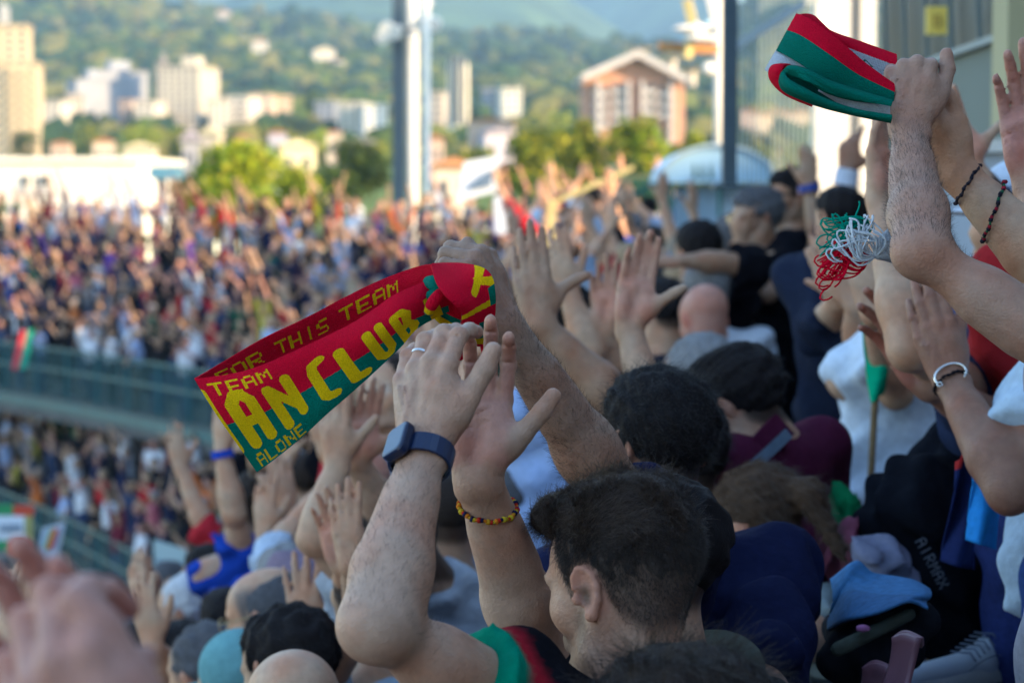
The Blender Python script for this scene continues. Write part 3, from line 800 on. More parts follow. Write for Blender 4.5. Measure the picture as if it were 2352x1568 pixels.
# ------------------------------------------------------------------ buildings of the town
M_WIN = mat('window_glass', (.05, .06, .08), rough=.15, spec=.6)
WINM = {}
def plaster(c, nm):
    key = 'plaster_'+nm
    return mat(key, c, rough=.9, spec=.2, noise=.08, nscale=.4)
def piece(name, mesh, loc, yaw, parent, m=None):
    o = bpy.data.objects.new(name, mesh); COL.objects.link(o); o.parent = parent; o.location = loc; o.rotation_euler.z = yaw
    return o
def boxmesh(w, d, h, m, key=None):
    k = ('box', round(w, 3), round(d, 3), round(h, 3), m.name)
    if k in WINM: return WINM[k]
    b = MB(); b.box((-w/2, -d/2, 0), (w/2, d/2, h)); o = npmesh('x', np.concatenate(b.V), np.array(b.F), m, smooth=False, link=False)
    WINM[k] = o.data; bpy.data.objects.remove(o); return WINM[k]
def tower(label, px0, px1, pyt, pyb, d, c, nm, dp=14, yaw=0.0, floors=10, bays=4, cat='building', roofc=None, balcony=False, group=None, gable=0, wins=True, name='apartment_block'):
    w_ = (px1-px0)*K*d; h_ = (pyb-pyt)*K*d; cx = ((px0+px1)/2-1176)*K*d; z0 = CAMZ+(430-pyb)*K*d
    zg = float(terr_z(np.array([(px0+px1)/2]), np.array([float(d)]))[0])-1; base = min(z0, zg)
    root = empty(name, (cx, d+dp/2, base), label, cat, group); root.rotation_euler.z = yaw
    H = z0-base+h_; m = plaster(c, nm)
    piece('wall', boxmesh(w_, dp, H, m), (0, 0, 0), 0, root)
    rc = plaster(roofc or tuple(x*.8 for x in c), nm+'_roof')
    if gable:
        b = MB(); e = .8; g = gable*K*d
        b.V = []; pts = [(-w_/2-e, -dp/2-e, H), (w_/2+e, -dp/2-e, H), (w_/2+e, dp/2+e, H), (-w_/2-e, dp/2+e, H), (0, -dp/2-e, H+g), (0, dp/2+e, H+g)]
        b.add(pts, [(0, 1, 4), (2, 3, 5), (1, 2, 5, 4), (3, 0, 4, 5), (0, 3, 2, 1)])
        V = np.concatenate(b.V)
        me = npmesh('roof', V, [np.array(b.F), np.array(b.F3)], rc, smooth=False); me.parent = root
    else:
        piece('roof', boxmesh(w_+.6, dp+.6, .5, rc), (0, 0, H+.003), 0, root)
        if floors > 7: piece('lift_housing', boxmesh(w_*.35, dp*.4, 2.6, m), (w_*.1, 0, H+.5), 0, root)
    if wins:
        fh = min(h_/floors, 3.4); ww = w_/bays*.42; top = H
        for f in range(floors):
            zz = top-(f+1)*h_/floors+h_/floors*.3
            if zz < 0: break
            for q in range(bays):
                piece('window', boxmesh(ww, .16, h_/floors*.48, M_WIN), (-w_/2+w_*(q+.5)/bays, -dp/2-.04, zz), 0, root)
            if balcony: piece('balcony', boxmesh(w_*.5, 1.3, .9, m), (w_*.12, -dp/2-.66, zz-h_/floors*.3), 0, root)
    return root
cream = (.46, .38, .26); white = (.52, .48, .41); pink = (.48, .36, .29); greyc = (.28, .30, .34); beige = (.46, .40, .33)
tower('tall cream tower with stacked balconies at the left edge of the town', -30, 76, 150, 470, 420, cream, 'cream', 16, .12, 15, 4, balcony=True)
tower('upper set back block crowning the cream tower', -22, 62, 66, 150, 424, cream, 'cream', 10, .12, 5, 3)
tower('left half of the paired slab blocks with pale crown', 192, 232, 186, 330, 640, greyc, 'greya', 16, -.75, 11, 2)
tower('right half of the paired slab blocks, slightly taller', 226, 292, 166, 330, 648, greyc, 'greya', 16, -.75, 12, 3)
tower('wide cream high rise with vertical recess in the middle', 378, 476, 158, 330, 600, (.46, .42, .34), 'ivory', 18, -.15, 14, 6)
tower('slim dark block standing in for the shaded side of the cream high rise', 362, 380, 150, 330, 640, (.22, .2, .2), 'umber', 12, 0, 12, 1)  # added slab, its dark colour is the shade on the tower's left face
for i, (a, b_, t, bs, c, nm, dd, lab) in enumerate([
    (106, 150, 236, 300, white, 'white', 560, 'small white block right of the cream tower'),
    (150, 186, 222, 300, beige, 'beige', 575, 'beige block left of the paired slabs'),
    (285, 318, 234, 300, pink, 'pink', 590, 'low pinkish block right of the paired slabs'),
    (318, 364, 238, 300, white, 'white', 560, 'square white block left of the wide high rise'),
    (476, 524, 234, 305, white, 'white', 560, 'bright white block right of the wide high rise'),
    (530, 584, 226, 305, white, 'white', 575, 'white block with lift housing beside a purple gap'),
    (586, 626, 222, 300, pink, 'pink', 590, 'pinkish slab third from the wide high rise'),
    (630, 664, 226, 295, (.52, .40, .28), 'peach', 600, 'peach slab at the end of the row of slabs'),
    (736, 784, 238, 310, greyc, 'greya', 560, 'grey lower wing of the stepped white block'),
    (784, 836, 240, 315, white, 'white', 540, 'middle step of the long white block'),
    (830, 882, 246, 320, (.66, .65, .62), 'brightwhite', 530, 'bright white end block left of the floodlight mast'),
    (1000, 1030, 216, 310, beige, 'beige', 560, 'beige block left of the round topped tower'),
    (1112, 1146, 208, 290, greyc, 'greya', 620, 'grey slab with floor bands right of the round tower'),  # left side of one block, shade put into its grey
    (1146, 1190, 208, 290, (.6, .58, .5), 'sun_side', 610, 'sunlit slab joined to the grey slab')]):  # lit right side of the same block, sunlight put into its colour
    tower(lab, a, b_, t, bs, dd, c, nm, 12, (-.1, .15, -.2)[i % 3], 6, 3, group='mid rise blocks of the town')
# round topped tower
rt = empty('round_tower', P(1052, 310, 520), 'tall pale tower with a rounded top between mast and brick house', 'tower')
b = MB(); b.c = (.6, .57, .46); c0 = P(1052, 330, 520); r_ = 25*K*520; n_ = 20; hh = (330-160)*K*520; V = []
prof = [(r_, -10), (r_, hh)]+[(r_*math.cos(a), hh+r_*1.1*math.sin(a)) for a in np.linspace(.15, 1.5, 8)]
for rr, z_ in prof:
    for q in range(n_): V.append(c0+np.array([rr*math.cos(2*math.pi*q/n_), rr*math.sin(2*math.pi*q/n_), z_]))
F = [(i*n_+q, i*n_+(q+1) % n_, (i+1)*n_+(q+1) % n_, (i+1)*n_+q) for i in range(len(prof)-1) for q in range(n_)]
b.add(V, F); b.build('wall', plaster((.6, .57, .46), 'ivorytower'), rt, smooth=False)
for f in range(11):
    for q in range(3): piece('window', boxmesh(1.0, .5, 1.3, M_WIN), tuple(c0+np.array([(q-1)*r_*.55, -r_*math.sqrt(1-(.55*(q-1))**2)-.02, 4+f*1.35])-np.array(rt.location)), 0, rt)
# brick gabled block of flats with balconies
D_ = 300; bl = empty('brick_block', P(1455, 330, D_), 'red brick gabled block of flats with pale balconies', 'building')
M_BRK = mat('brickwork', (.40, .22, .15), rough=.95, noise=.15, nscale=.6)
M_CONC = plaster((.42, .40, .40), 'balcony')
def at3(px, py, dd, o=bl): return P(px, py, dd)
b = MB(); pts = [(1340, 330), (1572, 330), (1572, 185), (1465, 128), (1340, 178)]
fr_ = [P(x, y, D_) for x, y in pts]; bk_ = [p+np.array([0, 16, 0]) for p in fr_]
b.add(fr_+bk_, [(0, 1, 2, 4), (4, 2, 3), (5, 9, 7, 6), (9, 8, 7), (0, 4, 9, 5), (1, 6, 7, 2), (2, 7, 8, 3), (3, 8, 9, 4)])
b.build('wall', M_BRK, bl)
for a_, c_ in (((1332, 180), (1467, 121)), ((1465, 121), (1582, 184))):
    b = MB(); p0 = P(*a_, D_-1)+np.array([0, 8, 0]); p1 = P(*c_, D_-1)+np.array([0, 8, 0]); b.bar(p0, p1, 19, .8, up=(0, 0, 1)); b.build('roof', M_CONC, bl)
for (x0, x1, y0, n_) in ((1360, 1398, 202, 4), (1404, 1442, 196, 4), (1478, 1508, 196, 4), (1512, 1548, 204, 3)):
    for q in range(n_):
        y = y0+q*24
        b = MB(); lo = P(x0, y+20, D_-.8); hi = P(x1, y+10, D_-.8); b.box((lo[0], lo[1], lo[2]), (hi[0], lo[1]+1.4, hi[2])); b.build('balcony', M_CONC, bl)
        b = MB(); lo = P(x0+3, y+10, D_-.1); hi = P(x1-3, y-2, D_-.1); b.box((lo[0], lo[1], lo[2]), (hi[0], lo[1]+.3, hi[2])); b.build('window', M_WIN, bl)
for x in (1374, 1444, 1476, 1541):
    b = MB(); lo = P(x-4, 330, D_-1); hi = P(x+4, 186, D_-1); b.box(tuple(lo), (hi[0], lo[1]+1.6, hi[2])); b.build('pillar', M_CONC, bl)
for x, y in ((1472, 112), (1545, 132), (1590, 158)):
    b = MB(); b.c = white; c = P(x, y+40, D_+20); b.tube([c, P(x, y, D_+20)], .5, 8); b.tube([P(x, y+8, D_+20), P(x, y, D_+20)], [.6, 2.0], 10)
    o = b.build('water_tank', plaster(white, 'white')); tag(o, {1472: 'pale tank on a stem above the ridge of the brick block', 1545: 'pale tank on a stem over the right roof slope', 1590: 'pale tank on a stem right of the brick block'}[x], 'tank', 'pale tanks behind the brick block')
# low houses
def house(px, py, d, wpx, hpx, c, nm, roofc, rnm, yaw, label, gpx=None):
    w_ = wpx*K*d; h_ = hpx*K*d; base = P(px, py, d); zg = float(terr_z(np.array([float(px)]), np.array([float(d)]))[0]); z0 = min(base[2], zg)-.5
    r = empty('house', (base[0], d, z0), label, 'house', 'houses among the trees'); r.rotation_euler.z = yaw; H = base[2]-z0+h_; dp = w_*.8
    piece('wall', boxmesh(w_, dp, H, plaster(c, nm)), (0, 0, 0), 0, r)
    g = (gpx or hpx*.5)*K*d; e = .4; b = MB()
    b.add([(-w_/2-e, -dp/2-e, H), (w_/2+e, -dp/2-e, H), (w_/2+e, dp/2+e, H), (-w_/2-e, dp/2+e, H), (0, -dp/2-e, H+g), (0, dp/2+e, H+g)], [(0, 1, 4), (2, 3, 5), (1, 2, 5, 4), (3, 0, 4, 5), (0, 3, 2, 1)])
    o = npmesh('roof', np.concatenate(b.V), [np.array(b.F), np.array(b.F3)], plaster(roofc, rnm), smooth=False); o.parent = r
    for q in (-.25, .25):
        piece('window', boxmesh(w_*.16, .12, H*.25 if H < 6 else 1.4, M_WIN), (w_*q, -dp/2-.03, H*.55), 0, r)
    return r
tile = (.30, .13, .07)
hs_ = [(680, 372, 210, 84, 34, (.58, .52, .34), 'sunhouse', (.5, .44, .3), 'paleroof', .25, 'bright yellow white house with a gable above the tree'),
 (600, 112, 1200, 34, 14, white, 'white', tile, 'tile', 0, 'lone pinkish house high on the hill'), (745, 140, 1150, 50, 20, white, 'white', (.55, .5, .4), 'paleroof', .2, 'sunlit villa on the hill left of the mast'),
 (778, 152, 1120, 26, 10, white, 'white', tile, 'tile', -.2, 'small annex beside the sunlit villa'), (105, 110, 1250, 26, 18, pink, 'pink', tile, 'tile', 0, 'small pink house on the hill near the cream tower'),
 (18, 40, 1500, 20, 18, white, 'white', (.5, .5, .5), 'greyroof', 0, 'white house high on the hill at the left edge'), (518, 42, 1700, 30, 12, beige, 'beige', tile, 'tile', 0, 'pale house near the crest of the hill'),
 (1040, 425, 120, 90, 42, white, 'white', (.42, .2, .1), 'tileo', .1, 'white house with orange roof right of the mast'), (1130, 300, 330, 100, 20, pink, 'pink', tile, 'tile', -.1, 'long low house with brown roof below the grey slab'),
 (1140, 335, 260, 66, 28, (.4, .38, .45), 'lilac', (.25, .23, .27), 'slate', .3, 'lilac grey house below the brown roof'), (325, 372, 240, 70, 30, white, 'white', (.5, .5, .45), 'paleroof', 0, 'white house behind the low white building'),
 (145, 345, 300, 44, 14, pink, 'pink', tile, 'tile', 0, 'pink house under the small white block'), (242, 345, 310, 50, 18, beige, 'beige', tile, 'tile', .2, 'beige house with tiled roof under the slabs'),
 (440, 385, 230, 34, 60, (.30, .30, .34), 'slatew', (.3, .3, .32), 'slate', 0, 'narrow grey house above the left tree'), (490, 350, 260, 44, 40, beige, 'beige', (.5, .45, .35), 'paleroof', -.2, 'beige house above the bright tree'),
 (560, 335, 320, 40, 16, pink, 'pink', tile, 'tile', .1, 'pink house between bright tree and slabs'), (640, 322, 340, 40, 16, (.4, .37, .42), 'lilac', tile, 'tile', 0, 'lilac house left of the yellow one'),
 (830, 345, 260, 60, 18, greyc, 'greya', (.3, .3, .33), 'slate', .1, 'grey flat house right of the yellow one'), (770, 320, 340, 36, 14, beige, 'beige', tile, 'tile', .1, 'beige cottage behind the dark tree'),
 (1000, 345, 300, 40, 24, pink, 'pink', tile, 'tile', 0, 'pink house at the foot of the mast'), (1400, 300, 330, 70, 22, pink, 'pink', tile, 'tile', 0, 'pink low house left of the brick block')]
for a in hs_: house(*a)
for i in range(9):
    house(1712+i*21, 300+(i % 3)*5, 480+i*6, 24, 44, [pink, beige, (.52, .40, .28), cream][i % 4], ['pink', 'beige', 'peach', 'cream'][i % 4], tile, 'tile', .1*(i % 3-1), 'salmon terrace house seen through the bars, number %d from the dark post' % (i+1) if False else ['salmon', 'beige', 'peach', 'cream'][i % 4]+' terrace house seen through the bars, '+['nearest the dark post', 'second from the dark post', 'third from the dark post', 'fourth from the dark post', 'in the middle of the row', 'fourth from the white column', 'third from the white column', 'second from the white column', 'nearest the white column'][i], gpx=8)
for i in range(8):
    house(1705+i*20, 372+(i % 2)*8, 300+i*4, 17, 20, [white, beige, pink][i % 3], ['white', 'beige', 'pink'][i % 3], tile, 'tile', .2*(i % 3-1), ['white', 'beige', 'pink'][i % 3]+' cottage low behind the bars, '+['hard by the dark post', 'second from the post', 'third from the post', 'fourth from the post', 'fourth from the column', 'third from the column', 'second from the column', 'hard by the column'][i], gpx=7)
# low white building at the left, sunlit
D_ = 92; lw = empty('white_building', P(150, 500, D_), 'long low white building with two small dark windows', 'building')
M_WB = plaster((.68, .67, .62), 'lowwhite')
def slab(name, px0, py0, px1, py1, d0, d1, m, parent):
    b = MB(); lo = P(px0, py1, d0); hi = P(px1, py0, d0); b.box((lo[0], d0, lo[2]), (hi[0], d1, hi[2])); return b.build(name, m, parent)
slab('wall', -120, 372, 322, 560, D_, D_+12, M_WB, lw)
slab('roof', -124, 361, 326, 371.6, D_-.3, D_+12.3, M_WB, lw)
for a_ in ((52, 68), (92, 116)):
    f = slab('window', a_[0], 404, a_[1], 424, D_-.12, D_-.01, M_WIN, lw); slab('window_sill', a_[0]-3, 428, a_[1]+3, 448, D_-.1, D_-.004, plaster((.35, .34, .34), 'sill'), lw)
kb = MB(); lo = P(203, 560, 76); hi = P(278, 492, 76); kb.box((lo[0], 76, lo[2]), (hi[0], 79, hi[2])); kiosk = kb.build('kiosk', mat('brown_timber', (.22, .14, .07), rough=.9)); tag(kiosk, 'brown timber kiosk in front of the low white building', 'kiosk')
kb = MB(); kb.box((lo[0]-.3, 75.7, hi[2]+.004), (hi[0]+.3, 79.3, hi[2]+.2)); kb.build('roof', mat('brown_timber', (.22, .14, .07)), kiosk)
tp = empty('teal_hut', P(372, 560, 70), 'small teal roofed hut on a grey post right of the white building', 'hut')
kb = MB(); lo = P(345, 412, 70); hi = P(402, 382, 70); kb.box((lo[0], 70, lo[2]), (hi[0], 72, hi[2])); kb.build('hut_body', plaster((.30, .52, .50), 'tealhut'), tp)
kb = MB(); lo = P(362, 560, 70.5); hi = P(378, 412.4, 70.5); kb.box((lo[0], 70.5, lo[2]), (hi[0], 71, hi[2])); kb.build('post', plaster((.3, .32, .3), 'greypost'), tp)

# ------------------------------------------------------------------ trees
def tree(label, px, pyt, pyb, d, wpx, pal, group='trees between the stand and the town', n=900, dens=1.0, name='tree'):
    top = P(px, pyt, d); h_ = (pyb-pyt)*K*d; w_ = wpx*K*d; zg = min(float(terr_z(np.array([float(px)]), np.array([float(d)]))[0]), P(px, pyb, d)[2])
    root = empty(name, (top[0], d, zg), label, 'tree', group); crown0 = P(px, pyb, d)[2]
    b = MB(); b.c = (.09, .065, .045); tc = np.array([top[0], d, zg]); cc = np.array([top[0], d, crown0+h_*.45])
    b.tube([tc, tc*.4+cc*.6, cc], [w_*.045, w_*.035, w_*.02], 8)
    lobes = []
    for q in range(9):
        a = rng.random()*6.28; rr = w_*.5*rng.uniform(.25, .72); zz = crown0+h_*rng.uniform(.15, .85); rr *= math.sqrt(max(.1, 1-((zz-crown0)/h_-.4)**2*2))
        p = np.array([top[0]+rr*math.cos(a), d+rr*math.sin(a)*.8, zz]); lobes.append((p, w_*rng.uniform(.14, .24))); b.tube([tc*.35+cc*.65, p], [w_*.018, w_*.006], 5)
    lobes.append((np.array([top[0], d, crown0+h_*.80]), w_*.17)); lobes.append((cc, w_*.26))
    b.build('trunk', mat('bark', attr=True, rough=.95, bump=.5, bscale=6), root)
    L = np.array([l[0] for l in lobes]); Rr = np.array([l[1] for l in lobes]); idx = rng.integers(0, len(L), n)
    v = rng.normal(size=(n, 3)); v /= np.linalg.norm(v, axis=1)[:, None]; v[:, 2] *= .85
    C = L[idx]+v*(Rr[idx]*rng.uniform(.55, 1.12, n))[:, None]
    s = w_*.030*rng.uniform(.5, 1.4, n)
    cols = np.array(pal)[rng.integers(0, len(pal), n)]*(.8+.4*rng.random((n, 1)))*(.75+.35*(rng.random(len(L))[idx]))[:, None]
    # a leaf clump is a few crossed leaf-sized faces
    Vs = []; m = 5
    U = rng.normal(size=(n, m, 3)); U /= np.linalg.norm(U, axis=2)[:, :, None]; W = rng.normal(size=(n, m, 3)); W = np.cross(U, W); W /= np.linalg.norm(W, axis=2)[:, :, None]
    cc_ = C[:, None]+rng.normal(size=(n, m, 3))*s[:, None, None]*.9; s3 = s[:, None, None]*rng.uniform(.6, 1.2, (n, m, 1))
    quad = np.stack([cc_-U*s3, cc_+W*s3*.6, cc_+U*s3, cc_-W*s3*.6], 2).reshape(-1, 3)
    F = np.arange(len(quad)).reshape(-1, 4)
    o = npmesh('crown', quad, F, mat('leaves', attr=True, rough=.8, spec=.25), root, col=np.repeat(cols, m*4, 0), smooth=False)
    return root
BR = [srgb(138, 150, 30), srgb(120, 142, 32), srgb(96, 124, 36), srgb(160, 160, 48)]
DK = [srgb(44, 66, 34), srgb(56, 78, 34), srgb(38, 58, 36), srgb(72, 88, 36)]
MX = [srgb(74, 96, 38), srgb(116, 128, 40), srgb(56, 78, 38), srgb(150, 148, 48)]
tree('bright yellow green tree filling the gap right of the white building', 560, 338, 500, 84, 270, BR, n=1300)
tree('bright green tree sloping down towards the mast', 690, 385, 510, 80, 170, BR, n=900)
tree('dark green tree behind the bright one, left of the mast', 800, 325, 470, 120, 200, DK, n=1000)
tree('small dark tree beside the teal hut', 420, 392, 500, 88, 110, DK, n=700)
tree('low olive tree under the white building end', 335, 372, 500, 96, 60, MX, n=500)
tree('dark tree at the foot of the pale round tower', 1090, 330, 460, 130, 110, MX, n=700)
tree('broad dark tree left of the brick block', 1230, 288, 480, 92, 190, MX, n=1200)
tree('mixed green tree below the brick block', 1345, 264, 480, 96, 190, MX, n=1200)
tree('yellow tipped tree below the right end of the brick block', 1475, 256, 480, 98, 200, BR+MX, n=1300)
tree('yellow green tree between brick block and thin mast', 1595, 290, 480, 102, 150, MX+BR, n=1000)
tree('dark low tree behind the green fence', 1440, 350, 500, 84, 150, DK, n=900)
tree('olive tree behind the booth', 1680, 360, 500, 90, 130, MX, n=800)
tree('tree seen through the bars near the dark post', 1740, 330, 420, 180, 90, MX, n=600)
tree('tree seen through the bars near the white column', 1830, 320, 420, 170, 100, MX, n=600)
for i, (x, y, dd, w_, lab) in enumerate([(60, 300, 330, 90, 'bronze tinted tree in front of the cream tower'), (215, 285, 400, 110, 'tree under the paired slabs'), (330, 290, 420, 120, 'tree under the square white block'), (420, 290, 360, 110, 'tree under the wide high rise'),
        (520, 300, 420, 130, 'tree under the bright white blocks'), (640, 285, 440, 120, 'tree under the peach slab'), (740, 300, 400, 120, 'tree under the stepped white block'), (850, 320, 300, 110, 'tree left of the mast foot'), (1020, 310, 350, 110, 'tree right of the mast foot'), (1220, 265, 500, 130, 'tree right of the sunlit slab'), (1300, 262, 520, 110, 'tree left of the brick gable')]):
    tree(lab, x, y, y+80, dd, w_, [DK, MX, BR, MX][i % 4], 'trees along the edge of the town', n=420)

# ------------------------------------------------------------------ masts, booth, fences, grandstand on the right
M_WPAINT = mat('white_paint', (.72, .70, .62), rough=.55, noise=.05, nscale=3)
M_DSTEEL = mat('dark_steel', (.055, .085, .11), rough=.5, metal=.2, noise=.1, nscale=8)
M_GREEN = mat('green_paint', (.010, .10, .075), rough=.5)
fm = empty('floodlight_mast', (P(935, 430, 68)[0], 68, 0), 'tall white floodlight mast with ladder pipe and lamp clusters', 'mast')
px_ = lambda x, d: (x-1176)*K*d
b = MB(); b.tube([(px_(947, 68), 68, 0), (px_(947, 68), 68, 25)], .18, 24); b.build('pole', M_WPAINT, fm, smooth=True)
b = MB(); b.box((px_(904, 68), 67.7, 0), (px_(929, 68), 68.3, 25)); b.build('shade_panel', M_DSTEEL, fm)  # dark box put in as the shaded left side of the round mast
b = MB(); b.tube([(px_(981, 66), 66, 0), (px_(981, 66), 66, 25)], .09, 12); b.build('pipe', M_WPAINT, fm, smooth=True)
for x, y in ((892, 62), (884, 80), (912, 70), (982, 6), (968, 50), (985, 46), (1002, 52)):
    b = MB(); c = P(x, y, 66.5); b.tube([c, c+np.array([-.05, -.32, -.1])], [.16, .20], 12); b.build('lamp', M_WPAINT, fm)
b = MB(); b.bar(P(880, 78, 67), P(1010, 58, 67), .08); b.build('lamp_arm', M_DSTEEL, fm)
tm = empty('antenna_mast', (P(1650, 430, 26)[0], 26, 8), 'thin pale mast with white dish panels and an orange arm', 'mast')
b = MB(); b.tube([P(1650, 470, 26), P(1650, -60, 26)], .05, 12); b.build('pole', M_WPAINT, tm, smooth=True)
for i, (x, y, rx, ry) in enumerate(((1590, 66, 46, 9), (1610, 88, 38, 9), (1628, 158, 16, 16), (1600, 70, 14, 20))):
    s_ = SDF(); c = P(x, y, 25.6); s_.ell(c, np.array([rx*K*26, .06, ry*K*26]), None, .01); V, Q, _ = s_.build(.02); npmesh('dish', V, Q, M_WPAINT, tm)
b = MB(); b.bar(P(1512, 108, 25.8), P(1650, 114, 25.8), .05, .10); b.build('arm', mat('orange_paint', (.45, .22, .08)), tm)
b = MB(); b.bar(P(1578, 0, 25.7), P(1592, 60, 25.7), .09); b.bar(P(1592, 60, 25.7), P(1578, 135, 25.7), .08); b.build('strut', mat('yellow_paint', (.5, .42, .18)), tm)
b = MB(); b.bar(P(1620, -40, 25.7), P(1645, 60, 25.7), .06); b.build('strut', M_WPAINT, tm)
dpole = MB(); lo = P(1657, 425, 13); hi = P(1690, -60, 13); dpole.box((lo[0], 12.95, lo[2]), (hi[0], 13.05, hi[2])); o = dpole.build('steel_post', M_DSTEEL); tag(o, 'dark blue grey steel post in front of the blue booth', 'post')
cap_ = MB(); cap_.box((lo[0]-.05, 12.88, lo[2]-.02), (hi[0]+.05, 13.12, lo[2]-.002)); cap_.build('foot_plate', M_DSTEEL, o)
# bars
bf_ = empty('bar_screen', P(1780, 400, 14.5), 'tall screen of thin vertical bars with a slanting pale handrail', 'screen')
bm = boxmesh(.010, .010, 1.9, mat('pale_bars', (.22, .30, .32), rough=.5))
for i in range(17):
    p = P(1700+i*10.6, 420, 14.5); bo_ = piece('bar', bm, tuple(p-np.array(bf_.location)), 0, bf_)
b = MB(); b.bar(P(1692, 104, 14.3), P(1880, -12, 14.3), .05, .07, up=cv(0, 0, 1)); b.build('handrail', mat('pale_rail', (.35, .42, .44), rough=.5), bf_)
# booth with vaulted roof
bt = empty('booth', P(1640, 600, 22), 'pale blue turnstile booth with vaulted translucent roof and green gate', 'booth')
M_BLUE = mat('blue_polycarbonate', (.30, .50, .66), rough=.35, noise=.05, nscale=2)
c = P(1645, 420, 22); rx = 130*K*22; rz = 84*K*22; V = []; n_ = 24
for yy in (-.2, 1.6):
    for q in range(n_+1):
        a = math.pi*q/n_; V.append(c+np.array([rx*math.cos(a), yy, rz*math.sin(a)]))
F = [(q, q+1, n_+2+q, n_+1+q) for q in range(n_)]
b = MB(); V += [c+np.array([0, -.2, 0]), c+np.array([0, 1.6, 0])]
F += [(2*(n_+1), q+1, q) for q in range(n_)]+[(2*(n_+1)+1, n_+1+q, n_+2+q) for q in range(n_)]
b.add(V, F); b.build('roof', M_BLUE, bt, smooth=False)
for k in range(4):
    ring = [c+np.array([rx*1.01*math.cos(a), -.23+k*.02, rz*1.01*math.sin(a)]) for a in np.linspace(0, math.pi, 20)] if k == 0 else None
    if ring: b = MB(); b.tube(ring, .02, 6); b.build('roof_rim', mat('rim', (.3, .42, .5)), bt)
b = MB(); lo = P(1655, 620, 22.3); hi = P(1790, 422, 22.3); b.box((lo[0], 22.3, lo[2]), (hi[0], 23.4, hi[2])); b.build('wall', mat('booth_wall', (.42, .56, .66), rough=.5), bt)
b = MB(); lo = P(1550, 620, 22.1); hi = P(1648, 425, 22.1); b.box((lo[0], 22.1, lo[2]), (hi[0], 22.2, hi[2])); b.build('door', mat('booth_door', (.22, .33, .42), rough=.4), bt)
for a_, b_, w_ in (((1539, 620), (1539, 408), .062), ((1652, 620), (1652, 408), .03)):
    b = MB(); b.bar(P(*a_, 21.9), P(*b_, 21.9), w_); b.build('gate_post', M_GREEN, bt)
b = MB(); b.bar(P(1530, 411, 21.85), P(1655, 411, 21.85), .035, .04); b.build('gate_bar', M_GREEN, bt)
for x in (1596, 1614, 1634):
    b = MB(); b.tube([P(x, 410, 21.8), P(x-3, 372, 21.8)], [.022, .012], 6); b.build('spike', M_GREEN, bt)
# green wire fence with post and slanting rail
gf = empty('green_fence', P(1460, 600, 24), 'green wire mesh fence with a slanting green rail left of the booth', 'fence')
b = MB(); b.bar(P(1406, 620, 24), P(1406, 378, 24), .10); b.build('post', M_GREEN, gf)
b = MB(); b.bar(P(1406, 480, 23.9), P(1530, 402, 23.9), .06); b.build('rail', M_GREEN, gf)
b = MB(); b.bar(P(1430, 600, 24.3), P(1430, 400, 24.3), .07); b.bar(P(1425, 410, 24.3), P(1530, 404, 24.3), .05); b.build('frame', mat('olive_paint', (.25, .22, .10)), gf)
b = MB()
for i in range(24): b.bar(P(1410+i*5, 600, 24.2), P(1410+i*5, 400, 24.2), .008)
for i in range(30): b.bar(P(1410, 402+i*7, 24.21), P(1530, 402+i*7, 24.21), .008)
o = b.build('wire_mesh', M_GREEN, gf); o['kind'] = 'stuff'
yr = empty('stair_rail', P(1267, 620, 19), 'sunlit yellow stair rail rising to the right above the crowd', 'handrail')
M_YEL = mat('yellow_rail', (.42, .37, .17), rough=.5)
b = MB(); b.bar(P(1267, 660, 19), P(1267, 468, 19), .06); b.build('post', M_YEL, yr)
b = MB(); b.bar(P(1260, 470, 19), P(1455, 384, 19), .03, .038); b.build('rail', M_YEL, yr)
# white column pair and the side building
wc_ = empty('column', P(1935, 500, 26), 'broad white grooved column beside the grey stand building', 'column')
for x0, x1, dd in ((1872, 1948, 26), (1974, 2006, 26)):
    b = MB(); lo = P(x0, 700, dd); hi = P(x1, -120, dd); b.box((lo[0], dd, lo[2]), (hi[0], dd+.4, hi[2])); b.build('shaft', M_WPAINT, wc_)
b = MB(); lo = P(1948.5, 700, 26.15); hi = P(1973.5, -120, 26.15); b.box((lo[0], 26.15, lo[2]), (hi[0], 26.3, hi[2])); b.build('groove', mat('grey_paint', (.30, .32, .33)), wc_)
b = MB(); b.tube([P(1961, 700, 26.05), P(1961, -120, 26.05)], .012, 8); b.build('downpipe', M_WPAINT, wc_)
sb = empty('stand_building', P(2150, 600, 12), 'grey green stand building with dark slanted glazing at upper right', 'building')
M_GG = mat('grey_green_panel', (.125, .155, .135), rough=.8, noise=.06, nscale=1.5)
A0 = np.array([2.11, 14.0]); A1 = np.array([1.97, 9.4])
def wq(name, t0, t1, z0, z1, off, th, m, parent=sb, skew=0):
    """a panel on the side wall; t from the far end to the near end, z above eye level"""
    a = A0+(A1-A0)*t0; c_ = A0+(A1-A0)*t1; n2 = np.array([-1.0, .03])
    p = [np.array([*(q+n2*o), CAMZ+z]) for z in (z0, z1) for (q, o) in ((a, off), (c_, off), (c_, off-th), (a, off-th))]
    b = MB(); b.hexa([p[0], p[1], p[2], p[3], p[4], p[5], p[6], p[7]]); return b.build(name, m, parent)
wq('wall', 0, 1, -3, .585, 0, .3, M_GG)
wq('sill', 0, 1, .588, .615, .04, .3, mat('pale_sill', (.28, .32, .31)))
M_GLZ = mat('dark_glazing', (.014, .024, .020), rough=.4, spec=.3, noise=.5, nscale=2)
wq('window', 0, 1, .618, 2.0, -.02, .2, M_GLZ)
for i in range(6):
    t = .04+i*.17; a = A0+(A1-A0)*t; b_ = A0+(A1-A0)*(t+.10)
    b = MB(); b.bar(np.array([a[0]-.02, a[1], CAMZ+1.9]), np.array([b_[0]-.02, b_[1], CAMZ+.62]), .018, .022, up=(1, 0, 0)); b.build('mullion', mat('mullion_grey', (.13, .16, .15)), sb)
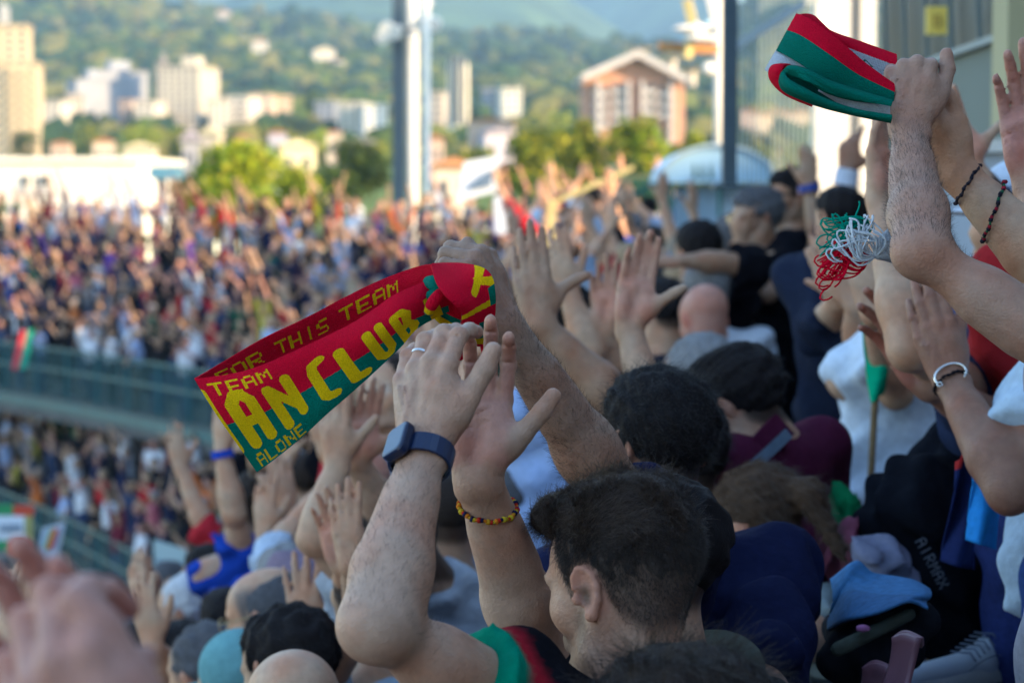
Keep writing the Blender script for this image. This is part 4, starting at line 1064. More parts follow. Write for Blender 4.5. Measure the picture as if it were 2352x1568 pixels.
o = MB(); lo = P(2308, 292, 9.2); hi = P(2380, -80, 9.2); o.box((lo[0], 9.2, lo[2]), (hi[0]+.6, 9.5, hi[2])); o = o.build('pillar', mat('olive_ochre', (.36, .33, .19), rough=.85)); tag(o, 'ochre pillar at the upper right edge', 'pillar')
sg_ = MB(); lo = P(2122, 82, 10.5); hi = P(2170, 18, 10.5); sg_.box((lo[0], 10.5, lo[2]), (hi[0], 10.53, hi[2])); sgn = sg_.build('notice_sign', mat('sign_yellow', (.85, .62, .12), rough=.5)); tag(sgn, 'small yellow notice sign hung before the dark glazing', 'sign')
b = MB(); 
for (x0, y0, x1, y1) in ((2138, 38, 2154, 41), (2138, 60, 2154, 63), (2138, 41, 2141, 60), (2151, 41, 2154, 60)):
    lo = P(x0, y1, 10.49); hi = P(x1, y0, 10.49); b.box((lo[0], 10.488, lo[2]), (hi[0], 10.499, hi[2]))
b.build('pictogram', mat('sign_ochre', (.52, .34, .08)), sgn)
b = MB(); b.bar(P(2146, 18, 10.52), P(2146, -60, 10.52), .012); b.build('hanger', M_DSTEEL, sgn)
o = MB(); lo = P(2110, 640, 8.9); hi = P(2460, 352, 8.9); o.box((lo[0], 8.9, lo[2]), (hi[0], 9.12, hi[2])); o = o.build('cabin', mat('cabin_white', (.50, .56, .62), rough=.6)); tag(o, 'white flat roofed cabin behind the raised hands at right', 'cabin')
b = MB(); b.box((lo[0]-.04, 8.85, hi[2]+.003), (hi[0]+.04, 9.14, hi[2]+.05)); b.build('roof', mat('cabin_roof', (.72, .70, .64)), o)

# ------------------------------------------------------------------ unseen walls in place of the main stand, shaped to block sun and sky
ms = empty('stand_shadow_wall', (34, -22, 0), 'roofed main stand behind the viewer that shades the terraces', 'shadow caster')
su = np.array([math.sin(SUN_AZ), math.cos(SUN_AZ)]); sp_ = np.array([-su[1], su[0]])   # towards the sun, and across (growing towards the far crowd)
prof = [(-60, 12), (-25, 13.6), (8, 13.8), (10.8, 13.0), (15.0, 12.9), (15.3, 12.2), (17.8, 12.2), (18.1, 14.6), (21.3, 14.6), (21.6, 13.5), (25, 13.5), (32.5, 15.2), (38.7, 16.9), (41.6, 18.1), (47.7, 21.6), (52.2, 25.0), (56, 27.8)]  # top heights set to place the shadow edge on the far crowd
M_BLOCKER = mat('blocker_concrete', (.30, .29, .28), rough=.9, noise=.1, nscale=.5)
TW = 40.0
for i in range(len(prof)-1):
    (u0, h0), (u1, h1) = prof[i], prof[i+1]; b = MB()
    p = []
    for zt in (0, 1):
        for (u, h_) in ((u0, h0), (u1, h1)):
            for tt in ((TW, TW+1.0) if (u, h_) == (u0, h0) else (TW+1.0, TW)):
                q = su*tt+sp_*u; p.append((q[0], q[1], (CAMZ+h_) if zt else 0))
    b.hexa(p); b.build('shadow_bay', M_BLOCKER, ms)

q_ = MB(); q_.hexa([(4.6, -14, 0), (5.2, -14, 0), (5.2, 11.5, 0), (4.6, 11.5, 0), (4.6, -14, CAMZ+7), (5.2, -14, CAMZ+7), (5.2, 11.5, CAMZ+7), (4.6, 11.5, CAMZ+7)]); q_.build('side_wall', M_BLOCKER, ms)  # added out of view to cut sky light from the right
q_ = MB(); q_.box((-1.5, -9.6, 0), (4.55, -9.0, CAMZ+5)); q_.build('rear_wall', M_BLOCKER, ms)  # added behind the camera to cut the frontal sky fill
# ------------------------------------------------------------------ near terrace steps
def row_s(x, y): return x-.055*(y-3)
def floor_z(x, y):
    s = row_s(x, y); k = math.floor((s+.33)/.75)
    return CAMZ-1.95+.57*k
M_TERR = mat('terrace_concrete', (.24, .20, .18), rough=.95, noise=.2, nscale=6, bump=.3, bscale=30)
tr = empty('terrace', (0, 6, 0)); tr['kind'] = 'structure'; tr['label'] = 'concrete terrace steps of the near stand'
for k in range(-9, 6):
    s0 = -.33+.75*k; b = MB(); zt = CAMZ-1.95+.57*k; y0, y1 = -4.0, 16.0
    xs = [s0+.055*(y0-3), s0+.055*(y1-3)]
    b.hexa([(xs[0], y0, zt-2.4), (xs[0]+.747, y0, zt-2.4), (xs[1]+.747, y1, zt-2.4), (xs[1], y1, zt-2.4), (xs[0], y0, zt), (xs[0]+.747, y0, zt), (xs[1]+.747, y1, zt), (xs[1], y1, zt)])
    b.build('step', M_TERR, tr)
# ------------------------------------------------------------------ the people near the camera
NAVY = (.009, .012, .040); BLACK = (.006, .006, .009); MAROON = (.060, .009, .028); WHITE = (.52, .58, .66); OLIVE = (.075, .085, .07)
PALEB = (.38, .46, .58); ROYAL = (.012, .05, .33); TEAL = (.12, .30, .33); GREYB = (.20, .25, .33)
W_ = (-.5, 0, -.85)
def A(side, el, wr, hd, bk, **k): return dict(side=side, el=el, wr=wr, hd=hd, bk=bk, **k)

# the man clapping overhead, in focus
def trim_man(V, C, anchors):
    sh, el = anchors['L'][0], anchors['L'][1]; ax = unit(el-sh); t = (V-sh)@ax; r = np.linalg.norm((V-sh)-t[:, None]*ax, axis=1)
    e = np.linalg.norm(el-sh)*.43
    m = (r < .115) & (t > e-.052) & (t < e+.03); C[m] = (.28, .012, .022)
    m = (r < .115) & (t > e-.026) & (t < e+.03); C[m] = (.0, .19, .115)
    return C
man, an, MHF, _ = person('man with dark quiff and faded sides clapping overhead, blue watch on wrist', (1430, 1345, 2.80), face=(-.70, -.18, -.70), up=(-.10, 1, -.12),
    body=(-.55, 0, -.8), hair='tuft', hairc='darkbrown', shirt=BLACK, sleeve=.62, h=.0030, stub=True, strand=15000, slen=.030, hs=.95, hcmb=(-.35, -.55, .30),
    skin=(.44, .285, .205), armhair={'L': 1500}, sleeve_trim=trim_man, wide=1.02,
    arms=[A('L', (862, 1432, 2.50), (972, 1040, 2.66), (.02, 1, -.30), (-.42, .10, .90), sh=(1215, 1660, 2.66), fat=.84, sleeve=.43,
            curl=((28, 34, 18), (34, 36, 20), (30, 34, 18), (24, 30, 14)), spread=2, thumb=(38, 8), k=1.05),
          A('R', (1236, 1490, 2.98), (1098, 1098, 2.83), (.05, 1, -.22), (.10, -.18, -1), sh=(1370, 1640, 2.98), fat=.93,
            curl=((20, 28, 20), (16, 22, 16), (22, 26, 18), (30, 30, 20)), spread=4, thumb=(50, 10), k=1.0)])
sh, el, wr, dr, hF, tips = an['L']
ax = unit(wr-el)
wp = wr-ax*.008
wband = band('watch', wp, ax, .0335, .0275, .024, (.006, .018, .062), man, side=np.cross(ax, hF.R[:, 2]), th=.0035)
b = MB(); b.c = (.004, .012, .045)
s_ = unit(np.cross(ax, hF.R[:, 2])); nn = unit(cv(-.72, .18, .62)); nn = unit(nn-ax*np.dot(nn, ax)); s2 = np.cross(ax, nn)
def rbox(bb, c, X, Y, Z, hx, hy, hz, r):
    ring = []
    for q in range(16):
        a = 2*math.pi*(q+.5)/16
        ring.append((np.sign(math.cos(a))*(hx-r)+r*math.cos(a), np.sign(math.sin(a))*(hy-r)+r*math.sin(a)))
    V = []; L = [(-hz, .94), (-hz*.5, 1), (hz*.6, 1), (hz*.92, .93), (hz, .84)]
    for z, k in L: V += [c+X*x*k+Y*y*k+Z*z for x, y in ring]
    V += [c-Z*hz, c+Z*hz]; F = []
    for i in range(len(L)-1):
        for q in range(16): q2 = (q+1) % 16; F.append((i*16+q, i*16+q2, i*16+16+q2, i*16+16+q))
    n = len(L)*16
    for q in range(16): q2 = (q+1) % 16; F.append((n, q2, q)); F.append((n+1, (len(L)-1)*16+q, (len(L)-1)*16+q2))
    bb.add(V, F)
rbox(b, wp+nn*.034, s2, ax, nn, .0185, .0215, .0062, .009)
wc = b.build('watch_case', M_PLASTIC, wband, smooth=False)
b = MB(); b.c = (.02, .055, .11); rbox(b, wp+nn*.0393, s2, ax, nn, .0155, .0185, .0012, .007); b.build('watch_screen', M_PLASTIC, wband)
# ring on the left hand
p = tips[2]; q = p[0]*.55+p[1]*.45; rg = band('ring', q, unit(p[1]-p[0]), .0100, .0100, .003, (.6, .55, .4), man, M_METAL, side=hF.R[:, 0], th=.0008)
# cord bracelet on the right forearm
def cord(name, root, el, wr, t, r, cols, tilt=0, w=.0022):
    ax = unit(wr-el); s_ = unit(np.cross(ax, cv(0, 0, 1))); v = np.cross(ax, s_); n = 64; b = MB()
    c = el+(wr-el)*t; ctr = []
    for k in range(n+1):
        a = 2*math.pi*k/n; ctr.append(c+s_*math.cos(a)*r*1.06+v*math.sin(a)*r+ax*(tilt*math.cos(a)+.0012*math.sin(9*a)))
    for k in range(n):
        b.c = cols[(k*7//5) % len(cols)]; b.tube([ctr[k], ctr[k+1]], w*(1+.35*((k*5) % 3)), 6)
    return b.build(name, M_CLOTH, root, smooth=True)
sh, el, wr, dr, hF2, tipsR = an['R']
cord('bracelet', man, el, wr, .84, .0305, [(.5, .03, .02), (.02, .02, .06), (.55, .4, .03), (.6, .18, .02), (.5, .25, .02)], tilt=-.012)

curly, anc, _, _ = person('man with thick black curly hair in navy shirt holding up the red scarf', (1508, 1022, 3.75), face=(-.55, -.10, -.82), body=(-.35, 0, -.9), hair='curly',
    hairc='black', shirt=NAVY, sleeve=.7, h=.0042, strand=7000, slen=.016, skin=(.30, .19, .135), hs=.93,
    arms=[A('L', (1420, 1150, 3.22), (1160, 745, 3.10), (-.35, .9, -.1), (.75, .45, .45), curl=((60, 70, 50),)*4, thumb=(20, 30), fat=.94, k=1.0, sh=(1520, 1290, 3.5)),
          A('R', (1750, 1600, 3.45), (1700, 1860, 3.2), (0, -1, 0), (.5, 0, .8), sleeve=.85)], armhair={'L': 4200})

person('person in olive shirt standing behind the quiff man', (1490, 1290, 3.20), face=(-1, 0, -.2), shirt=OLIVE, h=.007, hair='short', hairc='black', hs=.92, strand=0,
       arms=[A('L', (1440, 1640, 3.1), (1380, 1760, 3.1), (0, -1, 0), (-1, 0, 0))], body=(-1, 0, -.3))
person('dark haired person just behind the curly haired man, hand raised', (1556, 1052, 4.7), face=(-.6, -.05, -.8), hair='short', hairc='black', shirt=(.02, .026, .06), h=.0062, skin='mid', strand=2500, slen=.02,
    arms=[A('L', (1432, 945, 4.9), (1238, 742, 4.85), (-.14, 1, -.05), (-.12, .05, 1), sh=(1500, 1130, 4.9), curl=((6, 8, 6), (4, 6, 5), (5, 8, 6), (10, 12, 8)), spread=.8, thumb=(44, -18), k=1.06, detail=True)])
person('grey haired man with raised open palm behind the curly haired man', (1604, 878, 6.2), face=(-.7, -.25, -.6), hair='crop', hairc='grey', shirt=PALEB, h=.0066, strand=3500, slen=.016,
    arms=[A('R', (1512, 1020, 4.8), (1446, 752, 4.85), (.17, 1, -.05), (-.1, -.05, -1), sh=(1560, 1080, 5.1), curl=((4, 6, 6), (4, 6, 6), (5, 8, 8), (8, 10, 10)), spread=.3, thumb=(42, -6), k=1.02, detail=True)])
mar, _, _, MBF = person('dark haired man in maroon zip jacket with grey collar tape looking down', (1690, 932, 5.0), off=(.055, .10, 0), face=(-.80, -.38, -.46), up=(-.25, 1, -.15), body=(-.75, 0, -.6), hair='short', hairc='black', skin='mid',
    shirt=MAROON, sleeve=2.0, h=.0064, strand=3500, slen=.014, wide=.98, hs=1.0, legs='trousers', legc=BLACK,
    arms=[A('L', (1700, 1480, 4.9), (1600, 1600, 4.7), (-.7, -.5, 0), (0, .6, .6)), A('R', (1865, 1400, 5.3), (1760, 1600, 5.0), (-.7, -.5, 0), (0, .6, .6))])
b = MB(); b.c = (.09, .13, .18); b.bar(P(1716, 1084, 4.74), P(1812, 994, 4.82), .022, .004, up=cv(0, 0, 1)); b.build('collar_tape', M_CLOTH, mar)
b = MB(); b.c = MAROON; b.bar(P(1700, 1080, 4.82), P(1796, 978, 4.9), .055, .03, up=cv(0, 0, 1)); b.build('collar', M_CLOTH, mar)
person('woman with brown hair in a ponytail, pale grey top, behind the navy shirt', (1738, 1215, 4.55), face=(-.65, -.5, -.5), body=(-.5, 0, -.8), hair='ponytail', hairc='brown', shirt=(.20, .25, .26), h=.0066, hs=.95, strand=3500, slen=.03, hcmb=(0, -.7, -.7),
    arms=[A('R', (1800, 1500, 4.1), (1780, 1650, 4.0), (0, -1, 0), (1, 0, 0))])

# behind them
person('bald man in black shirt, head bowed', (1617, 735, 8.0), face=(-.3, -.3, -.9), hair=None, skin='red', shirt=BLACK, h=.009)
person('man with short dark hair and dark shirt left of the bald man', (1522, 722, 8.4), face=(-.5, -.2, -.8), hair='short', hairc='black', shirt=(.02, .02, .035), h=.009, strand=1200, slen=.015)
person('curly grey haired person behind the bald man', (1622, 672, 9.0), face=(-.2, -.1, -.9), hair='curly', hairc='grey', shirt=(.45, .50, .58), h=.010, strand=1500, slen=.02)
person('fair haired person behind the dark haired man', (1572, 668, 9.6), face=(-.3, -.1, -.9), hair='curly', hairc='blond', shirt=(.3, .3, .35), h=.010, strand=1500, slen=.02)
person('black haired person pointing left with bare arm and red wristband', (1602, 580, 9.2), face=(-.4, -.1, -.8), hair='short', hairc='black', shirt=BLACK, h=.010, skin='mid',
    arms=[A('L', (1655, 602, 8.9), (1560, 600, 8.8), (-1, .05, 0), (0, .9, .3), sh=(1720, 612, 9.0), sleeve=.5)])
person('person in pale shirt standing before the booth', (1683, 560, 9.8), face=(-.3, 0, -.9), hair='short', hairc='saltpepper', shirt=(.42, .50, .62), h=.011, wide=.9)
sg, _, _, _ = person('grey haired man in sunglasses with fist at his mouth, black polo', (1738, 500, 9.6), face=(-.93, -.08, .28), body=(-.9, 0, -.2), hair='short', hairc='saltpepper', skin='mid', shirt=BLACK, sleeve=.7, h=.0085, strand=1500, slen=.02, glasses='sun',
    arms=[A('L', (1762, 672, 9.3), (1702, 560, 9.35), (-.25, 1, 0), (-.8, 0, .5), curl=((60, 70, 50),)*4, sh=(1812, 590, 9.5), detail=False), A('R', (1720, 690, 9.8), (1690, 560, 9.7), (0, 1, 0), (-.8, 0, .5), curl=((60, 70, 50),)*4)])
dk, adk, _, _ = person('dark haired bearded man in sunglasses raising a hand with a blue watch', (1818, 452, 10.2), face=(-.92, -.05, .2), body=(-.9, 0, -.3), hair='short', hairc='black', skin='mid', shirt=BLACK, sleeve=.7, h=.0085, stub=True, glasses='sun', legs='trousers', legc=BLACK,
    arms=[A('R', (1882, 560, 9.9), (1858, 432, 9.9), (0, 1, 0), (.1, 0, 1), sh=(1850, 570, 10.1), curl=(15, 18, 18, 20), thumb=(40, 0)), A('L', (1800, 620, 10), (1760, 700, 9.9), (-.6, .6, 0), (0, 0, 1))])
e = adk['R']; band('watch', e[2], unit(e[2]-e[1]), .036, .031, .03, (.01, .04, .25), dk, side=cv(1, 0, 0), th=.01)
b = MB(); b.c = (.30, .36, .55); b.bar(P(1884, 850, 9.7), P(1872, 1050, 9.7), .012, .05, up=(0, 1, 0)); b.build('trouser_stripe', M_CLOTH, dk)
bh, abh, _, _ = person('person behind the tassels raising a dark open hand, white wristband', (1948, 520, 9.0), face=(-.3, 0, -.9), hair='short', hairc='black', shirt=(.02, .02, .04), skin='tan', h=.009,
    arms=[A('L', (1925, 500, 8.8), (1946, 396, 8.8), (.08, 1, 0), (-.4, 0, 1), sh=(1915, 560, 9.0), curl=((20, 30, 10), (50, 60, 30), (60, 60, 40), (60, 60, 40)), thumb=(62, -10), k=1.1)])
e = abh['L']; band('wristband', e[2]-unit(e[2]-e[1])*.02, unit(e[2]-e[1]), .037, .032, .06, (.5, .55, .65), bh, M_CLOTH, side=cv(1, 0, 0), th=.006)
person('person in dark denim jacket clapping below the tassels', (1925, 500, 7.2), face=(-.5, -.1, -.8), body=(-.6, 0, -.7), hair='short', hairc='black', shirt=(.013, .018, .036), sleeve=1.55, h=.008, hs=.75, wide=.72,
    arms=[A('L', (1880, 760, 6.3), (1925, 690, 6.1), (-.30, .9, 0), (-.1, .1, 1), sh=(1850, 640, 6.5), curl=(8, 8, 10, 14), thumb=(40, 0)),
          A('R', (1975, 790, 6.1), (1965, 700, 6.0), (-.45, .85, 0), (0, 0, 1), sleeve=.9, curl=(8, 8, 10, 14), thumb=(35, 0))], legs='trousers', legc=(.012, .013, .02))
wt, awt, _, _ = person('person in white printed shirt and blue jeans behind the clapping hands', (2085, 660, 5.8), face=(-.4, 0, -.9), body=(-.3, 0, -.9), hair='short', hairc='darkbrown', shirt=(.50, .58, .68), sleeve=.6, h=.008, hs=.85, wide=.95,
    legs='jeans', legc=(.02, .07, .22), arms=[A('L', (2055, 900, 5.5), (2005, 720, 5.3), (-.2, 1, 0), (-.3, 0, 1), sh=(2040, 820, 5.7), curl=(10, 10, 12, 14))])

# the fist holding the tricolour scarf
fist, afi, _, _ = person('person at right edge with bare hairy arm and fist holding the tricolour scarf', (2620, 700, 3.1), face=(-.8, 0, -.5), hair='short', shirt=(.3, .3, .35), sleeve=.12, h=.0034, skin=(.37, .225, .165),
    arms=[A('L', (2112, 575, 3.02), (2088, 300, 3.20), (.06, 1, -.10), (-.16, .14, 1), sh=(2500, 850, 3.00), fat=.86, k=.93,
            curl=((74, 78, 30), (78, 76, 40), (84, 70, 40), (70, 60, 40)), spread=0, thumb=(36, 24))], armhair={'L': 4200})
person('person whose pale ringed hand rises behind the hairy fist', (2440, 640, 4.7), face=(-.5, 0, -.8), hair='short', hairc='black', shirt=(.02, .03, .07), sleeve=.3, h=.0052, hs=.9,
    arms=[A('R', (2092, 800, 4.10), (2018, 455, 4.20), (-.04, 1, 0), (-.75, 0, -.5), sh=(2260, 930, 4.5), curl=(14, 14, 16, 18), thumb=(30, 0), k=.96, fat=.95, detail=True)])
brw, abr, _, _ = person('person off the right edge whose bare arm with cord bracelets grips the scarf end', (2720, 480, 3.5), face=(-.6, .05, -.7), hair='short', hairc='black', shirt=(.05, .06, .12), sleeve=.3, h=.0046,
    arms=[A('L', (2430, 640, 3.25), (2200, 400, 3.28), (-.55, .85, 0), (-.55, -.3, .8), sh=(2600, 760, 3.45), curl=((40, 50, 30),)*4, thumb=(30, 20), k=.96, fat=.92)])
capp, _, _, _ = person('person in white cap with small dark emblem, one pink palm raised', (2338, 515, 5.0), face=(-.6, .05, -.7), hair='short', hairc='black', shirt=(.05, .06, .12), sleeve=.3, h=.006, cap=(.52, .60, .72), hs=1.06,
    arms=[A('R', (2330, 520, 4.9), (2232, 385, 4.9), (-.42, .95, 0), (-.1, -.1, -1), sh=(2440, 720, 5.0), curl=(6, 8, 8, 12), spread=3, thumb=(60, -10), k=.92, detail=True)])
e = abr['L']; cord('bracelet', brw, e[1], e[2], .90, .0285, [(.02, .02, .03), (.05, .04, .05)], tilt=.008, w=.0016)
cord('bracelet', brw, e[1], e[2], .64, .0370, [(.02, .02, .03), (.3, .02, .04), (.02, .12, .06), (.02, .02, .03)], tilt=.02, w=.0018)
capm = [c for c in capp.children if c.name.startswith('cap')][0]
b = MB(); b.c = (.02, .04, .12)
for pth in (((2288, 432), (2302, 440), (2312, 436), (2334, 424)), ((2302, 440), (2306, 448), (2316, 434)), ((2290, 433), (2304, 434), (2312, 430))):
    b.tube([P(x, y, 5.0-.118) for x, y in pth], [.0012, .0028, .0024, .0010][:len(pth)], 6)
b.build('emblem', M_CLOTH, capm)
person('person whose open palm enters at the right edge above the white cap', (2620, 480, 3.5), face=(-.8, 0, -.5), hair='short', shirt=(.3, .3, .35), h=.0045, skin=(.42, .25, .185),
    arms=[A('R', (2440, 700, 3.4), (2372, 410, 3.42), (-.08, 1, -.05), (.45, 0, -1), sh=(2560, 800, 3.5), curl=(8, 12, 16, 20), spread=1, thumb=(30, 0), k=1.0)])
clp, acl, _, _ = person('tanned person clapping with a fish hook bracelet, white shirt and jeans at right edge', (2575, 430, 4.0), face=(-.8, 0, -.5), body=(-.8, 0, -.5), hair='short', hairc='black', shirt=(.42, .54, .66), sleeve=.5, h=.0042, skin=(.27, .145, .10),
    legs='jeans', legc=(.02, .055, .19), hs=.95, tl=.66, wide=1.15,
    arms=[A('L', (2318, 1120, 3.82), (2184, 876, 3.95), (-.28, 1, -.12), (-.30, .15, 1), sh=(2440, 900, 3.9), curl=((12, 14, 8), (10, 12, 8), (10, 14, 8), (12, 14, 8)), spread=.5, thumb=(18, -8), k=1.0, fat=.92),
          A('R', (2330, 1000, 4.35), (2136, 884, 4.20), (-.52, .85, -.1), (.55, .1, -.85), sh=(2450, 900, 4.3), curl=((14, 18, 12), (12, 16, 12), (14, 22, 14), (18, 24, 14)), spread=1.5, thumb=(30, 0), k=1.05)])
e = acl['L']; cl_ax = unit(e[2]-e[1]); sd = unit(np.cross(cl_ax, cv(0, 0, 1))); fr = np.cross(cl_ax, sd); fr = fr if np.dot(fr, cv(0, 0, 1)) > 0 else -fr
b = MB(); c0 = e[2]-cl_ax*.004; pts = []
for a in np.linspace(-20, 215, 26):
    a_ = math.radians(a); pts.append(c0+sd*(-.024*math.cos(a_)*1.1)+fr*(.0250+.006*abs(math.sin(a_)))+cl_ax*(.018*math.sin(a_)))
b.tube(pts, .0021, 8); b.tube([pts[-1], pts[-1]+sd*-.005-cl_ax*.005], [.0021, .0004], 6)
b.tube([pts[0]+unit(pts[1]-pts[0])*-.004+.004*(math.cos(t)*sd+math.sin(t)*cl_ax) for t in np.linspace(0, 6.28, 10)], .0013, 6)
b.build('bracelet', M_METAL, clp, smooth=True)
cord('bracelet_cord', clp, e[1], e[2]+cl_ax*.0, .985, .0290, [(.01, .01, .015)], w=.0018)

# the legs, shoe and jersey at the lower right
jr, _, _, _ = person('person in red and sky blue jersey with navy jacket round the waist, right edge', (2465, 420, 4.4), tl=.62, face=(-.6, 0, -.8), body=(-.5, 0, -.8), shirt=(.30, .018, .022), hair='short', sleeve=.4, h=.009, legs='jeans', legc=(.018, .03, .12), hs=.9, wide=1.05,
    strip=lambda V, C, BF: np.where((((V-BF.o)@BF.R[:, 0]) > -.11)[:, None], np.where((((V-BF.o)@BF.R[:, 0]) > -.05)[:, None], (.01, .07, .33), (.03, .25, .60)), C),
    arms=[A('L', (2300, 870, 4.5), (2230, 900, 4.5), (-.8, .5, 0), (0, 0, 1))])

# lower left
person('man with short black hair, face turned left, near the bottom edge', (665, 1540, 4.6), face=(-.70, -.25, -.66), hair='short', hairc='black', shirt=(.03, .03, .05), h=.006, strand=3500, slen=.012, hs=1.0)
person('bald man whose crown touches the bottom edge', (672, 1648, 4.0), face=(-.3, -.1, -.9), hair=None, skin='light', shirt=(.1, .1, .12), h=.007)
person('long haired grey brown person beside the clapping man elbow', (800, 1600, 5.0), face=(-.6, -.1, -.8), hair='long', hairc='saltpepper', shirt=(.35, .42, .50), h=.007, strand=5000, slen=.05, hcmb=(0, -.3, -1),
    arms=[A('L', (760, 1600, 5.2), (705, 1462, 5.2), (-.08, 1, 0), (-.1, 0, 1), curl=(6, 8, 8, 8), spread=7, thumb=(50, 0), k=1.0, detail=True)])
person('balding man with grey hair and thin gold glasses', (612, 1415, 5.8), face=(-.82, -.22, -.30), up=(0, 1, 0), hair='balding', hairc='saltpepper', shirt=(.2, .25, .3), h=.007, glasses='gold', strand=1500, slen=.01)
person('grey haired man behind the balding man', (655, 1352, 6.6), face=(-.4, -.1, -.9), hair='grey', hairc='grey', shirt=(.25, .28, .32), h=.008, strand=1500, slen=.015)
person('white haired man in dark navy jacket clapping', (428, 1402, 8.0), face=(-.9, -.12, -.3), body=(-.8, 0, -.5), hair='grey', hairc='white', shirt=(.012, .02, .06), sleeve=1.2, h=.0085, strand=1500, slen=.015,
    arms=[A('L', (378, 1480, 7.7), (322, 1400, 7.6), (-.12, 1, 0), (-.5, 0, .8), curl=6, ) if False else A('L', (385, 1490, 7.7), (322, 1400, 7.6), (-.12, 1, 0), (-.5, 0, .8)), A('R', (400, 1480, 7.9), (338, 1404, 7.7), (-.05, 1, 0), (.5, 0, -.8))])
person('black haired man in black shirt behind the white haired man', (487, 1330, 8.4), face=(-.8, -.1, -.4), hair='short', hairc='black', shirt=BLACK, h=.0085, strand=1500, slen=.02)
g5, ag5, _, _ = person('dark haired person with both arms up and blue wristband left of the scarf', (590, 1165, 8.0), face=(-.4, 0, -.9), hair='short', hairc='darkbrown', shirt=ROYAL, h=.0085, sleeve=.5,
    arms=[A('L', (536, 1180, 7.8), (510, 1035, 7.8), (-.05, 1, 0), (-.6, 0, .8), sh=(560, 1290, 7.9)), A('R', (615, 1150, 8), (580, 1020, 7.9), (0, 1, 0), (.6, 0, -.8), sh=(600, 1250, 8.1))])
e = ag5['L']; band('wristband', e[2]-unit(e[2]-e[1])*.01, unit(e[2]-e[1]), .032, .028, .025, (.02, .06, .4), g5, M_CLOTH, side=cv(1, 0, 0), th=.005)
person('person in royal blue shirt clapping beside the raised arms', (655, 1262, 7.6), face=(-.4, -.1, -.9), hair='short', hairc='brown', shirt=ROYAL, h=.0085, sleeve=.8,
    arms=[A('L', (610, 1330, 7.4), (608, 1225, 7.3), (0, 1, 0), (-.3, 0, 1)), A('R', (690, 1240, 7.6), (660, 1160, 7.5), (-.2, .9, 0), (0, 0, 1), sleeve=1.5)])
person('person in blue top below the blue wristband', (548, 1262, 9.0), face=(-.3, -.1, -.9), hair='short', hairc='darkbrown', shirt=(.01, .08, .45), h=.009, hs=.9)
person('clapping person with a ring, hands right under the scarf', (905, 1262, 5.3), face=(-.4, 0, -.9), hair='short', hairc='darkbrown', shirt=(.3, .33, .38), h=.0066, sleeve=.35,
    arms=[A('L', (722, 1235, 5.0), (776, 1066, 5.0), (-.06, 1, 0), (-.25, 0, 1), sh=(840, 1340, 5.1), curl=(6, 8, 8, 10), thumb=(45, 0), detail=True, k=.95), A('R', (886, 1180, 5.2), (822, 1062, 5.12), (.12, 1, 0), (-.2, 0, -1), curl=(8, 10, 10, 12), thumb=(50, -10), detail=True, k=.95)])
person('person with small ringed hands clapping behind the watch arm', (880, 1400, 4.9), face=(-.4, 0, -.9), hair='short', hairc='darkbrown', shirt=(.3, .4, .5), h=.0062, hs=.85, sleeve=.3,
    arms=[A('L', (838, 1420, 4.7), (806, 1296, 4.6), (-.10, 1, 0), (-.2, 0, 1), curl=(5, 6, 6, 8), spread=4, thumb=(48, -4), k=.84, detail=True), A('R', (810, 1400, 5), (788, 1300, 4.75), (-.22, .95, 0), (.2, 0, -1), curl=(10, 12, 12, 14), k=.84)])
person('bald man between the clapping hands, seen from behind', (826, 1128, 6.2), face=(-.4, -.1, -.9), hair=None, skin='red', shirt=(.2, .15, .2), h=.008)
tk, _, _, _ = person('cropped hair man in navy tank top with bare shoulders', (1026, 1192, 6.2), face=(-.2, -.1, -.95), body=(-.1, 0, -1), hair='buzz', hairc='darkbrown', skin='mid', shirt=(.012, .024, .085), sleeve=.02, h=.0072, wide=1.12,
    arms=[A('L', (975, 1440, 6.1), (960, 1560, 6), (0, -1, 0), (-1, 0, 0)), A('R', (1120, 1440, 6.1), (1130, 1560, 6), (0, -1, 0), (1, 0, 0))])
person('woman with open mouth cheering between scarf and watch hand', (905, 905, 7.2), face=(-.55, .15, .75), hair='long', hairc='darkbrown', shirt=(.15, .2, .3), h=.008, strand=1500, slen=.05, hcmb=(0, -.3, -1))
person('person in light blue shirt raising both hands behind the pale arm', (1290, 755, 6.6), face=(-.5, 0, -.8), hair='short', hairc='black', shirt=(.30, .40, .62), h=.008, sleeve=.5,
    arms=[A('L', (1355, 800, 6.4), (1306, 676, 6.4), (-.25, 1, 0), (-.3, 0, 1), sh=(1340, 870, 6.6)), A('R', (1425, 840, 6.5), (1392, 752, 6.4), (-.05, 1, 0), (0, 0, -1), sh=(1390, 900, 6.6))])
person('person in orange top clapping at the lower left', (318, 1530, 6.4), face=(-.5, 0, -.8), hair='short', hairc='black', shirt=(.5, .06, .02), h=.009, arms=[A('L', (380, 1540, 6.2), (350, 1480, 6.1), (-.2, 1, 0), (-.3, 0, 1))], hs=.9)
person('grey haired person at the bottom beside a teal cap', (470, 1545, 6.0), face=(-.7, -.2, -.6), hair='grey', hairc='saltpepper', shirt=(.1, .12, .15), h=.008, strand=1500, slen=.015)
person('person in teal cap beside the black haired man', (545, 1580, 5.4), face=(-.6, -.2, -.7), hair='short', hairc='black', shirt=TEAL, cap=(.13, .30, .32), h=.008)
person('person at the left bottom edge with raised clapping hands', (60, 1640, 4.6), face=(-.5, 0, -.8), hair='short', hairc='black', shirt=(.03, .04, .1), h=.007,
    arms=[A('L', (10, 1640, 4.5), (28, 1520, 4.4), (.05, 1, 0), (-.5, 0, .9), curl=12 if False else (8, 10, 12, 15)), A('R', (70, 1620, 4.6), (60, 1530, 4.5), (0, 1, 0), (.5, 0, -.9))])
